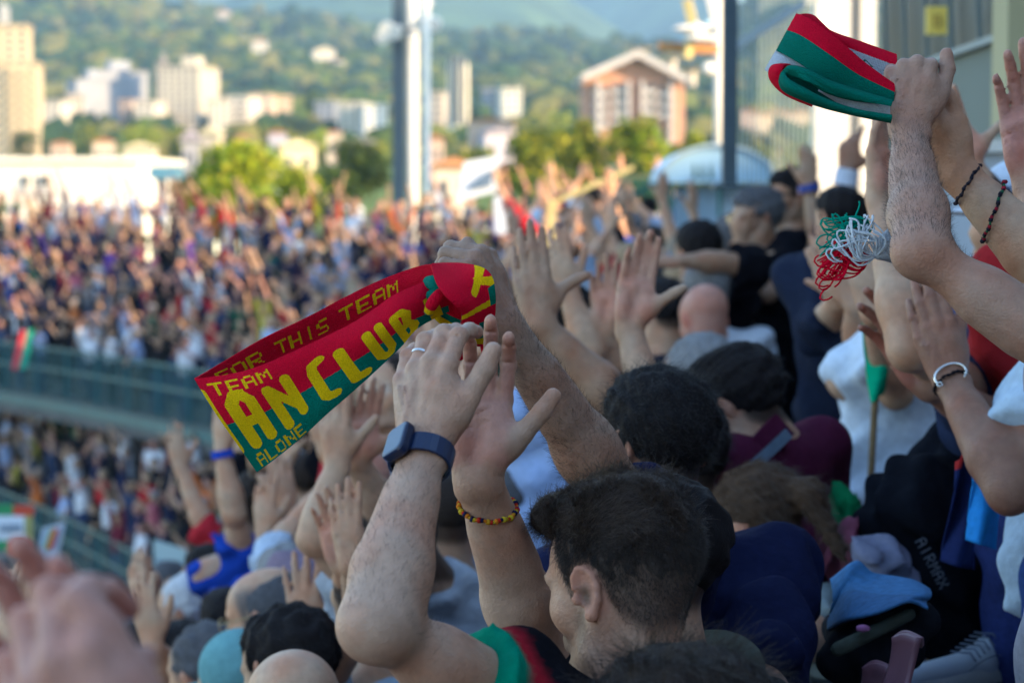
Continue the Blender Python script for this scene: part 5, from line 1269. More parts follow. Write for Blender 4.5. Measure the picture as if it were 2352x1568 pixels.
person('person whose blurred fist rises close to the camera at lower left', (700, 2150, 1.75), face=(-.5, 0, -.85), hair='short', hairc='black', shirt=(.05, .06, .1), h=.005, sleeve=.3, skin=(.46, .25, .20),
    arms=[A('L', (520, 2400, 1.42), (330, 1880, 1.32), (-.52, .85, .05), (-.35, .1, 1), curl=((50, 60, 30), (46, 60, 30), (44, 60, 30), (40, 60, 30)), thumb=(20, 20), k=1.0),
          A('R', (330, 2430, 1.58), (170, 1930, 1.45), (-.10, .98, 0), (.4, 0, -1), curl=((14, 20, 14),)*4, k=1.0)])
person('dark haired person whose crown rises at the bottom centre', (1566, 1775, 2.35), face=(-.5, -.2, -.8), hair='short', hairc='darkbrown', shirt=(.03, .03, .05), h=.005, strand=7000, slen=.05, hcmb=(-.3, -.7, 0), hs=1.0)
# ------------------------------------------------------------------ knitted scarves: every stitch carries its own colour, shade included on inner layers
RED = np.array([.74, .004, .030]); GRN = np.array([.0, .175, .125]); YEL = np.array([.88, .56, .004]); WHT = np.array([.55, .60, .66]); RED_SHADED = np.array([.60, .003, .024])
FONT = {'F': ["11111", "10000", "10000", "11110", "10000", "10000", "10000"], 'O': ["01110", "10001", "10001", "10001", "10001", "10001", "01110"],
 'R': ["11110", "10001", "10001", "11110", "10100", "10010", "10001"], 'T': ["11111", "00100", "00100", "00100", "00100", "00100", "00100"],
 'H': ["10001", "10001", "10001", "11111", "10001", "10001", "10001"], 'I': ["00100"]*7, 'S': ["01111", "10000", "10000", "01110", "00001", "00001", "11110"],
 'E': ["11111", "10000", "10000", "11110", "10000", "10000", "11111"], 'A': ["01110", "10001", "10001", "11111", "10001", "10001", "10001"],
 'M': ["10001", "11011", "10101", "10101", "10001", "10001", "10001"], 'L': ["10000", "10000", "10000", "10000", "10000", "10000", "11111"],
 'N': ["10001", "11001", "10101", "10101", "10011", "10001", "10001"], ' ': ["00000"]*7,
 'X': ["10001", "10001", "01010", "00100", "01010", "10001", "10001"]}
REFU = [0]
def raster_text(G, txt, u0, v0, cw, ch, col, gap=.25):
    """G (nv,nu,3) image; u0,v0 top left in stitches, cw/ch letter size"""
    nv, nu = G.shape[:2]; S = nu/REFU[0] if REFU[0] else 1; u0, v0, cw, ch = u0*S, v0*S, cw*S, ch*S
    for i, c in enumerate(txt):
        f = FONT[c]; x0 = u0+i*cw*(1+gap)
        for r in range(max(0, int(v0)), min(nv, int(v0+ch))):
            for q in range(max(0, int(x0)), min(nu, int(x0+cw))):
                if f[min(6, int((r-v0)/ch*7))][min(4, int((q-x0)/cw*5))] == '1': G[r, q] = col
def stroke(G, pts, w, col):
    nv, nu = G.shape[:2]; S = nu/REFU[0] if REFU[0] else 1; w = w*S; pts = [(p[0]*S, p[1]*S) for p in pts]; vv, uu = np.mgrid[0:nv, 0:nu]
    for a, b in zip(pts[:-1], pts[1:]):
        a = np.array(a, float); b = np.array(b, float); ba = b-a; L = ba@ba+1e-9
        t = np.clip(((uu-a[0])*ba[0]+(vv-a[1])*ba[1])/L, 0, 1); dd = np.hypot(uu-a[0]-t*ba[0], 1.3*(vv-a[1]-t*ba[1])); G[dd < w/2] = col
def cr(pts, t):
    """Catmull-Rom through rows of pts at t in [0,1]"""
    pts = np.asarray(pts, float); n = len(pts)-1; x = np.clip(t*n, 0, n-1e-6); i = int(x); f = x-i
    p0, p1, p2, p3 = pts[max(i-1, 0)], pts[i], pts[i+1], pts[min(i+2, n)]
    return .5*((2*p1)+(-p0+p2)*f+(2*p0-5*p1+4*p2-p3)*f*f+(-p0+3*p1-3*p2+p3)*f**3)
def knit_sheet(name, G, top, bot, parent, bulge=.0, th=.0045, vmap=None, m=None, mid=None, wave=0, sag=0):
    """sheet between two space curves; top and bot are lists of (px, py, depth)"""
    nv, nu = G.shape[:2]
    Tp = [P(*p) for p in top]; Bp = [P(*p) for p in bot]; Mp = [P(*p) for p in mid] if mid else None
    U = np.arange(nu+1)/nu; a = np.array([cr(Tp, u) for u in U])[None]; b = np.array([cr(Bp, u) for u in U])[None]; v = (np.arange(nv+1)/nv)[:, None, None]
    if Mp is not None:
        c = np.array([cr(Mp, u) for u in U])[None]; V = a*(1-v)*(1-2*v)+c*4*v*(1-v)+b*v*(2*v-1)
    else: V = a*(1-v)+b*v
    uu = U[None, :, None]; zc = cv(0, 0, 1)
    V = V+zc*(bulge*np.sin(math.pi*v)*(.4+.6*np.sin(math.pi*np.minimum(uu*1.3, 1))))+zc*(wave*np.sin(7*uu+5*v))+zc*(sag*np.sin(math.pi*v*2.0+1.2*np.sin(5*uu))*np.sin(math.pi*uu))
    V = V.reshape(-1, 3)
    j, i = np.mgrid[0:nv, 0:nu]; j = j.ravel(); i = i.ravel(); s = nu+1
    # each stitch is its own quad so the colours stay crisp
    q = np.stack([j*s+i, (j+1)*s+i, (j+1)*s+i+1, j*s+i+1], 1)
    me_cols = G.reshape(-1, 3)
    o = npmesh(name, V, q, m or M_KNIT, parent, smooth=True)
    a = o.data.color_attributes.new('Col', 'FLOAT_COLOR', 'CORNER'); c = np.ones((len(q)*4, 4), np.float32); c[:, :3] = np.repeat(me_cols, 4, 0); a.data.foreach_set('color', c.ravel())
    md = o.modifiers.new('thickness', 'SOLIDIFY'); md.thickness = th; md.offset = 0
    return o
def band_img_(n, nv, stops):
    g = np.zeros((nv, n, 3))
    for a, c in stops: g[int(a*nv):] = c
    return g
sc = empty('scarf', P(780, 850, 3.05), 'red green yellow knitted scarf with lettering, folded over a raised hand', 'scarf')
# front layer
SS = 1.5; nu, nv = 300, 92
REFU[0] = 300; G = np.zeros((int(nv*SS), int(nu*SS), 3))
bound = np.interp(np.arange(nu), [0, 60, 150, 240, 300], [.49, .52, .60, .70, .84])*nv
for u in range(G.shape[1]): bq = int(bound[min(nu-1, int(u/SS))]*SS); G[:bq, u] = RED; G[bq:, u] = GRN
raster_text(G, 'TEAM', 12, 6, 15, 13, YEL, .22)
w = 13.5
def L_(u, lo=.0, hi=1): b = np.interp(u, range(nu), bound); return b-30*min(1, b/46), b+22
# a narrow cut letter at the fold, A, N, C, L, U, B and the next letter's stroke
def big(u0, u1, kind):
    um = (u0+u1)/2; b = np.interp(um, np.arange(nu), bound); hh = np.interp(um, [0, 100, 200, 300], [1.0, 1.0, 1.02, 1.05]); t_, e_ = b-25*hh, b+23*hh
    e_ = min(e_, nv+6)
    if kind == 'A': stroke(G, [(u0, e_), (u0, t_+8), (u0+7, t_), (u1-7, t_), (u1, t_+8), (u1, e_)], w, YEL); stroke(G, [(u0, b+2), (u1, b+2)], w, YEL)
    if kind == 'N': stroke(G, [(u0, e_), (u0, t_+3)], w*.9, YEL); stroke(G, [(u0+1, t_+3), (u1-2, e_-12)], w*.8, YEL); stroke(G, [(u1, t_), (u1, e_-3)], w*.9, YEL)
    if kind == 'C': stroke(G, [(u1, t_-3), (u0+3, t_), (u0, t_+8), (u0, e_-4), (u0+4, e_), (u1-3, e_+2)], w*.9, YEL)
    if kind == 'L': stroke(G, [(u0, t_), (u0, e_), (u1, e_+3)], w, YEL)
    if kind == 'U': stroke(G, [(u0, t_-2), (u0, e_-6), (u0+6, e_), (u1-6, e_), (u1, e_-6), (u1, t_-2)], w, YEL)
    if kind == 'B': stroke(G, [(u0, t_), (u0, e_), (u1-5, e_), (u1, e_-8), (u1, b+8), (u1-4, b+2), (u0, b+1)], w, YEL); stroke(G, [(u0, t_), (u1-6, t_), (u1-1, t_+8), (u1-6, b)], w, YEL)
    if kind == 'I': stroke(G, [(u0, t_-6), (u0, e_)], w*.8, YEL)
big(0, 0, 'I'); big(24, 45, 'A'); big(68, 92, 'N'); big(122, 136, 'C'); big(158, 170, 'L'); big(194, 214, 'U'); big(238, 258, 'B'); big(282, 282, 'I')
raster_text(G, 'ALONE', 14, 79, 11, 12, YEL*.8, .25)
T1 = [(449, 870, 3.02), (528, 860, 3.00), (598, 842, 2.98), (669, 812, 2.98), (739, 780, 2.98), (809, 745, 2.98), (862, 710, 2.99), (915, 675, 3.00), (1012, 634, 3.04)]
B1 = [(591, 1083, 3.02), (640, 1047, 3.00), (700, 997, 2.99), (752, 948, 2.98), (815, 893, 2.98), (875, 838, 2.98), (920, 795, 2.99), (960, 752, 3.0), (1034, 712, 3.05)]
knit_sheet('front_layer', G, T1, B1, sc, bulge=.022, wave=.004, sag=.006)
# back layer, seen from inside above the front one; its shade is in the colours
nu2, nv2 = 450, 66
G2 = np.tile(RED_SHADED, (nv2, nu2, 1)).astype(float)
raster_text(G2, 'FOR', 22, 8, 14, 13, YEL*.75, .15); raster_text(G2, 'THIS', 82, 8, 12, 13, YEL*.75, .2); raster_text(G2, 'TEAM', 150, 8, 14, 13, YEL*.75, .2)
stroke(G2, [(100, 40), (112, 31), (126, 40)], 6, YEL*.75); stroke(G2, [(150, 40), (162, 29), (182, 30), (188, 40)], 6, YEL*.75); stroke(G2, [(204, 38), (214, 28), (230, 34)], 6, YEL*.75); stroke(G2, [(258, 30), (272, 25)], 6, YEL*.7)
T2 = [(449, 869, 3.03), (514, 830, 3.08), (605, 777, 3.12), (693, 735, 3.13), (774, 693, 3.14), (862, 650, 3.13), (932, 622, 3.11), (971, 609, 3.08), (1005, 607, 3.05)]
B2 = [(470, 900, 3.05), (560, 900, 3.10), (640, 872, 3.14), (715, 835, 3.15), (795, 795, 3.15), (875, 745, 3.14), (935, 705, 3.12), (980, 680, 3.10), (1010, 665, 3.07)]
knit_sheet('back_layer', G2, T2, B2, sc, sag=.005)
REFU[0] = 0
# the part wrapped over the hand
nu3, nv3 = 130, 90
G3 = np.tile(RED, (nv3, nu3, 1)).astype(float)
# u runs along the loop from top left round to the lower end, v from the inner edge to the outer edge
stroke(G3, [(34, 88), (58, 40)], 11, YEL); stroke(G3, [(46, 62), (60, 92)], 12, YEL)
stroke(G3, [(84, 0), (78, 92)], 8, YEL)
G3[74:, 62:84] = GRN
G3[:, 104:120] = GRN; G3[40:, 100:106] = GRN; stroke(G3, [(121, 0), (121, 92)], 8, YEL)
In = [(990, 608, 3.02), (1001, 646, 2.98), (1020, 676, 2.96), (1044, 700, 2.96), (1060, 716, 2.97), (1062, 738, 2.98), (1078, 768, 3.00), (1086, 790, 3.02)]
Out = [(1018, 607, 3.05), (1065, 608, 3.03), (1110, 618, 3.00), (1132, 640, 2.99), (1138, 676, 2.99), (1138, 712, 3.0), (1128, 755, 3.02), (1112, 796, 3.04)]
knit_sheet('hand_loop', G3, In, Out, sc, bulge=.003, mid=None, sag=.008)
g4 = band_img_(60, 40, [(0, RED), (.62, GRN), (.86, YEL)])
knit_sheet('tucked_layer', g4, [(1000, 630, 3.06), (1022, 664, 3.05), (1060, 700, 3.05)], [(978, 716, 3.06), (1012, 742, 3.05), (1056, 756, 3.06)], sc, sag=.004)
# tucked folds by the knot
def fold(name, pts, rs, bands, parent=sc, n=16, m=None):
    pts = [P(*p) for p in pts]; k = 40; path = [cr(pts, q/k) for q in range(k+1)]; rad = np.interp(np.linspace(0, 1, k+1), np.linspace(0, 1, len(rs)), rs)
    b = MB(); b.tube(path, list(rad), n); V = np.concatenate(b.V); C = np.zeros((len(V), 3)); t = np.concatenate([np.repeat(np.arange(k+1), n), [0, k]])/k
    for a0, col in bands: C[t >= a0] = col
    return npmesh(name, V, [np.array(b.F), np.array(b.F3)], m or M_KNIT, parent, col=C)
fold('fold', [(985, 648, 3.03), (1002, 652, 3.0), (1010, 664, 3.0), (1002, 676, 3.0), (985, 682, 3.02)], [.008, .011, .012, .010, .007], [(0, GRN)])
fold('fold', [(1030, 664, 3.01), (1012, 676, 2.985), (994, 696, 2.98), (984, 718, 2.99)], [.005, .008, .008, .006], [(0, GRN), (.35, RED), (.80, YEL), (.93, GRN)])
fold('hanging_end', [(1112, 785, 3.03), (1128, 830, 3.06), (1148, 860, 3.07), (1162, 895, 3.08)], [.006, .009, .008, .005], [(0, RED), (.25, GRN)])
fold('hanging_end', [(1092, 775, 2.99), (1060, 785, 2.99), (1040, 800, 3.0), (1046, 830, 3.0)], [.006, .012, .014, .010], [(0, YEL), (.3, RED)])

# ---- the tricolour scarf in the fist
s2 = empty('scarf', P(1900, 160, 2.75), 'folded red green white knitted scarf clutched in a raised fist', 'scarf')
def band_img(n, nv, stops):
    g = np.zeros((nv, n, 3))
    for a, c in stops: g[int(a*nv):] = c
    return g
q = lambda x, y, d: (1708.9+x*.3047, y*.3047, d+.50)
knit_sheet('upper_fold', band_img(160, 60, [(0, RED), (.48, GRN)]), [q(400, 110, 2.74), q(500, 150, 2.72), q(700, 300, 2.70), q(900, 470, 2.70), q(1130, 640, 2.70)],
    [q(248, 385, 2.74), q(360, 440, 2.72), q(560, 560, 2.70), q(790, 670, 2.70), q(1130, 770, 2.70)], s2, bulge=.012)
knit_sheet('back_fold', band_img(120, 30, [(0, RED)]), [q(410, 115, 2.76), q(520, 125, 2.80), q(640, 235, 2.80), q(900, 330, 2.80), q(1150, 420, 2.78)],
    [q(440, 180, 2.77), q(600, 260, 2.79), q(760, 350, 2.79), q(930, 440, 2.78), q(1150, 540, 2.76)], s2, bulge=.01)
g = band_img(90, 40, [(0, WHT)]); stroke(g, [(40, 20), (46, 12), (52, 20), (46, 30), (40, 20)], 3, GRN); stroke(g, [(68, 20), (74, 12), (80, 22), (74, 32)], 3, GRN)
for a_ in range(0, 90, 3):
    for b_ in range(0, 40, 3): g[b_, a_] *= .6
knit_sheet('white_panel', g, [q(700, 330, 2.765), q(880, 400, 2.765), q(1150, 500, 2.765)], [q(720, 360, 2.765), q(960, 560, 2.765), q(1150, 650, 2.765)], s2)
knit_sheet('white_edge', band_img(60, 30, [(0, WHT)]), [q(250, 380, 2.745), q(330, 430, 2.73), q(480, 520, 2.72)], [q(165, 530, 2.75), q(215, 545, 2.74), q(400, 530, 2.73)], s2, bulge=.008)
knit_sheet('white_edge', band_img(60, 16, [(0, WHT*.9)]), [q(560, 680, 2.70), q(800, 740, 2.69), q(1100, 800, 2.69)], [q(700, 760, 2.70), q(850, 830, 2.69), q(1100, 870, 2.69)], s2)
knit_sheet('gap_shade_fold', band_img(80, 30, [(0, GRN*.5)]), [q(330, 540, 2.74), q(520, 620, 2.73), (q(1100, 780, 2.72))], [q(330, 640, 2.74), q(560, 740, 2.73), (q(1100, 880, 2.72))], s2)  # darkened sheet added behind the gap to read as its shade
knit_sheet('lower_fold', band_img(140, 36, [(0, GRN)]), [q(300, 560, 2.71), q(340, 512, 2.69), q(470, 540, 2.68), q(620, 615, 2.68), q(850, 690, 2.68), (q(1110, 770, 2.68))],
    [q(320, 600, 2.71), q(390, 570, 2.69), q(480, 610, 2.67), q(620, 690, 2.67), q(850, 755, 2.67), (q(1110, 800, 2.67))], s2, bulge=.010, sag=.004, th=.007)
knit_sheet('lower_fold', band_img(140, 36, [(0, GRN), (.72, GRN*.75)]), [q(300, 545, 2.70), q(330, 610, 2.68), q(470, 690, 2.67), q(620, 765, 2.67), q(850, 840, 2.67), (q(1110, 880, 2.67))],
    [q(270, 560, 2.71), q(300, 670, 2.69), q(450, 745, 2.68), q(620, 805, 2.68), q(850, 860, 2.68), (q(1110, 912, 2.68))], s2, bulge=.012, th=.007)
knit_sheet('red_edge', band_img(80, 30, [(0, RED)]), [q(350, 505, 2.715), q(290, 515, 2.70), q(285, 590, 2.70), q(360, 690, 2.70), q(520, 775, 2.70)],
    [q(290, 498, 2.73), q(212, 515, 2.72), q(212, 600, 2.72), q(320, 705, 2.72), q(520, 790, 2.72)], s2, bulge=.008, th=.007)
fold('hanging_end', [(2120, 215, 3.26), (2138, 260, 3.29), (2146, 300, 3.30), (2150, 330, 3.31)], [.020, .014, .012, .008], [(0, RED), (.45, GRN), (.75, RED)], s2)
# tassels of the same scarf
ts = empty('tassel', P(2010, 520, 2.85), 'white green and red yarn tassel hanging beside the hairy forearm', 'tassel')
for nm, col, n_, ang, Lr in (('yarn', WHT, 34, (150, 205), (.045, .075)), ('yarn', GRN*1.4, 24, (140, 200), (.05, .075)), ('yarn', RED*.8, 34, (180, 205), (.05, .078))):
    b = MB(); b.c = tuple(col)
    c0 = {0: P(2012, 588, 3.3)}[0]
    if col is WHT: base = P(2010, 590, 3.3)
    elif n_ == 24: base = P(1990, 545, 3.33)
    else: base = P(1995, 588, 3.33)
    for i in range(n_):
        a = math.radians(rng.uniform(*((88, 172) if col is WHT else ((110, 190) if n_ == 24 else (165, 205))))); L = rng.uniform(*Lr)*.92
        dir_ = cv(math.cos(a), math.sin(a), rng.uniform(-.3, .3)); droop = cv(0, -1, 0); pts = []
        curl_ = rng.uniform(.2, 1.1); side_ = cv(math.sin(a), -math.cos(a), rng.uniform(-.5, .5))*(1 if rng.random() < .5 else -1)
        wob_ = rng.uniform(1.0, 1.8)
        for t in np.linspace(0, 1, 13):
            pts.append(base+dir_*L*t+droop*L*.22*t*t*curl_+side_*.010*math.sin(t*math.pi*wob_)*1.4+cv(0, .0, .012)*math.sin(3*t))
        if rng.random() < .4:
            e = pts[-1]; pts += [e+droop*.008+dir_*.004, e+droop*.014-dir_*.004, e+droop*.012-dir_*.014]
        b.tube([cr(pts, z_) for z_ in np.linspace(0, 1, 24)], .0013, 5)
    o = b.build(nm, M_CLOTH, ts, smooth=True); o['kind'] = 'stuff'
fold('scarf_tip', [(2012, 590, 3.3), (2025, 580, 3.31), (2042, 570, 3.32), (2065, 560, 3.33)], [.003, .012, .022, .028], [(0, WHT)], ts)

# ---- cloths and flags
def cloth(name, label, cat, top, bot, stops, m=M_CLOTH, n=40, nv=24, wave=.01, group=None, vert=False, th=.004, parent=None):
    g = np.zeros((nv, n, 3))
    for a, c in stops:
        if vert: g[:, int(a*n):] = c
        else: g[int(a*nv):] = c
    root = None
    o = knit_sheet(name, g, top, bot, parent, wave=wave, th=th, m=m)
    if label: tag(o, label, cat, group)
    return o
fg = empty('flag', P(2005, 1085, 5.6), 'bright green and red flag on a thin wooden stick, held low', 'flag')
cloth('flag_cloth', None, None, [(1985, 640, 5.4), (1980, 720, 5.4), (1990, 830, 5.4), (2000, 925, 5.4)], [(2012, 650, 5.4), (2030, 740, 5.4), (2050, 840, 5.4), (2030, 905, 5.4)], [(0, (.0, .30, .16)), (.9, (.0, .24, .13))], wave=.02, parent=fg)
cloth('red_corner', None, None, [(1988, 605, 5.38), (2008, 650, 5.38), (2018, 720, 5.38)], [(2012, 610, 5.38), (2020, 660, 5.38), (2026, 735, 5.38)], [(0, (.55, .03, .02))], wave=.005, parent=fg)
b = MB(); b.c = (.22, .15, .08); b.tube([P(2013, 860, 5.5), P(2000, 1100, 5.5)], .008, 8); b.build('stick', M_CLOTH, fg)
cloth('shirt', 'sky blue shirt hanging from the waist of the person at right', 'shirt', [(2236, 1035, 3.95), (2262, 1040, 3.93), (2300, 1050, 3.95)], [(2222, 1240, 3.95), (2250, 1250, 3.92), (2290, 1262, 3.95)], [(0, (.02, .22, .60))], wave=.01, m=M_CLOTH)
cloth('jacket_cloth', 'navy jacket tied round a waist with a red corner', 'jacket', [(2196, 1060, 4.1), (2215, 1040, 4.1), (2250, 1030, 4.1)], [(2165, 1290, 4.1), (2200, 1300, 4.1), (2240, 1310, 4.1)], [(0, (.3, .02, .02)), (.12, (.012, .02, .08))], wave=.02)
b = cloth('denim_jacket', 'pale blue denim jacket dropped over a dark rucksack', 'jacket', [(1908, 1330, 3.9), (1960, 1285, 3.9), (2010, 1318, 3.85), (2100, 1335, 3.8), (2130, 1350, 3.8)], [(1908, 1450, 3.8), (1950, 1420, 3.7), (2020, 1400, 3.65), (2090, 1385, 3.6), (2136, 1400, 3.6)], [(0, (.04, .14, .30)), (.6, (.035, .11, .24))], wave=.03, m=M_DENIM)
# rucksack
rk = empty('rucksack', P(2010, 1500, 3.8), 'black rucksack with a small badge on the seat under the denim jacket', 'rucksack')
s = SDF(); s.ell(P(2000, 1470, 3.85), np.array([.075, .12, .075]), None, .02); s.ell(P(2060, 1440, 3.9), np.array([.05, .10, .06]), None, .02); s.cap(P(1930, 1500, 3.8), P(2110, 1410, 3.8), .035, .03, .02)
V, Q, _ = s.build(.010, noise=.008, nscale=.09); npmesh('pack_body', V, Q, M_CLOTH, rk, np.tile((.014, .016, .022), (len(V), 1)))
s = SDF(); s.cap(P(1925, 1490, 3.66), P(2090, 1410, 3.66), .012, .010, .005); V, Q, _ = s.build(.006); npmesh('strap', V, Q, M_CLOTH, rk, np.tile((.05, .06, .05), (len(V), 1)))
s = SDF(); s.ell(P(1982, 1442, 3.64), np.array([.012, .006, .006]), None, .002); V, Q, _ = s.build(.003); npmesh('badge', V, Q, M_CLOTH, rk, np.tile((.3, .12, .25), (len(V), 1)))
# seats
M_SEAT = mat('seat_plastic', (.17, .075, .10), rough=.45, noise=.12, nscale=12)
for (x, y, dd, lab) in ((2078, 1462, 3.45, 'faded pink plastic seat back nearest the white sneaker'), (2010, 1530, 3.6, 'faded pink plastic seat behind the first one, at the bottom edge')):
    st = empty('seat', P(x-20, y+150, dd), lab, 'seat', 'pink plastic seats'); g1 = np.zeros((8, 12, 3)); g1[:] = (.26, .10, .14)
    knit_sheet('seat_back', g1, [(x-26, y, dd), (x, y-8, dd-.02), (x+34, y+2, dd-.06)], [(x-70, y+170, dd), (x-40, y+176, dd-.03), (x-8, y+176, dd-.08)], st, bulge=.012, th=.008, m=M_SEAT, mid=[(x-34, y+70, dd+.02), (x-14, y+70, dd), (x+14, y+74, dd-.05)])
    knit_sheet('seat_rim', g1, [(x-30, y+6, dd+.01), (x, y-12, dd-.01), (x+40, y+4, dd-.05)], [(x-24, y+22, dd+.05), (x+6, y+10, dd+.04), (x+42, y+22, dd)], st, bulge=.006, th=.006, m=M_SEAT)
# the leg with lettering and the sneaker
lg_ = empty('person', P(2190, 1560, 3.5), 'person in black tracksuit trousers with white lettering and white sneaker stepping up', 'person')
s = SDF(); hipp = P(2300, 1000, 4.95); kn = P(2105, 1180, 4.6); an = P(2200, 1480, 4.6)
s.cap(hipp, kn, .105, .088, .04); s.cap(kn, kn*.5+an*.5, .088, .088, .04); s.cap(kn*.5+an*.5, an, .088, .066, .03, flat='b'); s.cap(P(2340, 1000, 5.0), P(2350, 1500, 5.0), .09, .07, .04)
V, Q, _ = s.build(.008, noise=.014, nscale=.12); npmesh('trousers', V, Q, M_CLOTH, lg_, np.tile((.006, .007, .011), (len(V), 1)))
s = SDF(); s.cap(hipp+np.array([.05, 0, 0]), hipp+np.array([.30, 0, .36]), .12, .15, .05); s.cap(hipp+np.array([.30, 0, .36]), hipp+np.array([.40, 0, .50]), .15, .07, .05); V, Q, _ = s.build(.016); npmesh('jacket', V, Q, M_CLOTH, lg_, np.tile((.008, .010, .02), (len(V), 1)))
s = SDF(); hd = hipp+np.array([.50, 0, .68]); F_ = frame_from(hd, cv(-.6, 0, -.8), cv(0, 1, 0)); head(s, F_, False); s.cap(hd, hd-np.array([0, 0, .2]), .055, .06, .03); V, Q, t_ = s.build(.009); npmesh('body', V, Q, M_SKINF, lg_, tagcols(t_, SKINT['mid']))
# lettering down the shin: flat print made of thin strokes laid on the cloth
def print_text(txt, c, X, Y, hgt, m, parent, name='lettering', th=.0012):
    b = MB(); cw = hgt*.62; k = 0; n_ = unit(np.cross(X, Y))
    for i, ch in enumerate(txt):
        f = FONT[ch]
        for r in range(7):
            for q_ in range(5):
                if f[r][q_] == '1':
                    o = c+X*(i*cw*1.28+q_*cw/5)-Y*(r*hgt/7); b.hexa([o, o+X*cw/5, o+X*cw/5+Y*hgt/7, o+Y*hgt/7, o+n_*th, o+X*cw/5+n_*th, o+X*cw/5+Y*hgt/7+n_*th, o+Y*hgt/7+n_*th])
    return b.build(name, m, parent)
Xd = unit(cv(.52, -1, -.05)); Yd = unit(cv(1, .52, -.25)); pt = P(2098, 1222, 4.6)+cv(0, 0, .110)
print_text('AIRMAX', pt, Xd, Yd, .022, mat('white_print', (.14, .15, .18), rough=.8), lg_)
s = SDF(); hl = P(2300, 1530, 4.45); to = P(2078, 1562, 4.15); ax_ = unit(to-hl); upv = cv(0, 1, .1)
s.cap(hl+upv*.020, hl+ax_*.11+upv*.012, .034, .030, .02); s.cap(hl+ax_*.10+upv*.010, to+upv*.000, .030, .022, .02); s.cap(hl+upv*.045-ax_*.0, hl+ax_*.05+upv*.036, .028, .026, .02)
V, Q, _ = s.build(.005); shoe = npmesh('sneaker', V, Q, M_PLASTIC, lg_, np.tile((.42, .48, .54), (len(V), 1)))
s = SDF(); s.cap(hl-upv*.010, to-upv*.022, .040, .030, .02); s.ell(hl+ax_*.1-upv*.05, np.array([.2, .2, .028]), None, .002, sub=True); V, Q, _ = s.build(.005); npmesh('sole', V, Q, M_PLASTIC, shoe, np.tile((.36, .38, .38), (len(V), 1)))
b = MB(); b.c = (.10, .12, .16); sd_ = unit(np.cross(ax_, upv)); sd_ = sd_ if np.dot(sd_, cv(0, 0, 1)) > 0 else -sd_
for k in range(6):
    c = hl+ax_*(.075+.018*k)+upv*(.066-.006*k); b.tube([c+sd_*.030-upv*.012, c+sd_*.018+upv*.002, c, c-sd_*.02], .0018, 5)
b.tube([hl+ax_*t+sd_*(.0400-.005*t/.2)+upv*(.012+.02*math.sin(t*16)) for t in np.linspace(.02, .2, 14)], .0012, 5); b.build('lace', M_CLOTH, shoe)
# green garment and pink bundle on the steps
for nm, lab, x, y, dd, rad, c in (('garment', 'crumpled bright green garment between maroon jacket and black trousers', 1928, 1240, 5.0, (.05, .06, .11), (.005, .16, .06)), ('bundle', 'pink and white patterned bundle beside the denim jacket', 1975, 1275, 4.6, (.07, .06, .06), (.20, .06, .10)), ('bundle', 'grey patterned bundle right of the pink one', 2015, 1300, 4.4, (.05, .06, .05), (.14, .15, .22))):
    s = SDF(); c_ = P(x, y, dd); s.ell(c_, np.array(rad), None, .02); s.ell(c_+np.array([.03, .02, -.04]), np.array(rad)*.8, None, .02); V, Q, _ = s.build(.009, noise=.016, nscale=.06)
    o = npmesh(nm, V, Q, M_CLOTH, None, np.tile(c, (len(V), 1)), origin=c_-np.array([0, 0, rad[2]])); tag(o, lab, 'clothing')
# orange-red sleeve trim scarf seen under the quiff man's arm
cloth('scarf', 'end of a green red yellow scarf peeping out under the bent elbows', 'scarf', [(1128, 1430, 2.95), (1140, 1470, 2.95), (1118, 1520, 2.95)], [(1142, 1432, 2.95), (1166, 1480, 2.95), (1172, 1530, 2.95)], [(0, RED), (.25, RED), (.35, GRN*1.5)], wave=.003, m=M_KNIT)
# ------------------------------------------------------------------ far stand: tiers, parapets, crowd
UF = lambda px: np.interp(px, [-300, 0, 490, 1176, 1750], [66, 60, 50, 39, 30])      # distance of the upper tier's front rail
UB = lambda px: np.interp(px, [-300, 0, 490, 1176, 1750], [77, 71, 61, 49, 36])
LF = lambda px: np.interp(px, [-300, 0, 400, 800, 1400], [67, 58, 45, 36, 28])
M_TEAL = mat('teal_steel', (.004, .085, .100), rough=.6, noise=.2, nscale=3)
M_NET = mat('teal_netting', (.004, .08, .095), rough=.8, alpha=.24, noise=.3, nscale=5)
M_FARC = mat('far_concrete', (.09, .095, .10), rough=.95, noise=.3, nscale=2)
def strip3(name, pxs, df, zf, h, m, parent=None, th=.12, kind=None, label=None, cat=None):
    b = MB()
    for a, c in zip(pxs[:-1], pxs[1:]):
        p = []
        for z in (0, 1):
            for (x, e) in ((a, 0), (c, 0), (c, th), (a, th)):
                d = float(df(x))+e; p.append(((x-1176)*K*d, d, CAMZ+zf+z*h))
        b.hexa(p)
    o = b.build(name, m, parent, origin=None if parent is not None else (0, 0, 0))
    if kind: o['kind'] = kind
    if label: o['label'] = label
    if cat: o['category'] = cat
    return o
PX = list(np.linspace(-260, 1750, 24))
far = empty('far_stand', (0, 50, 0)); far['kind'] = 'structure'; far['label'] = 'curved upper and lower tiers of the far stand'
NU = 13
def step(i, n, f, g, z0, z1): return (lambda px, t=i/(n-1): f(px)*(1-t)+g(px)*t), z0+(z1-z0)*i/(n-1)
for i in range(NU):
    df, z = step(i, NU, UF, UB, -4.95, -1.95)
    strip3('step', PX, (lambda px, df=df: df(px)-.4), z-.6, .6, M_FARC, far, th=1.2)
for i in range(7):
    df, z = step(i, 7, LF, lambda px: LF(px)+6.5, -8.45, -6.9); strip3('step', PX, (lambda px, df=df: df(px)-.4), z-.6, .6, M_FARC, far, th=1.5)
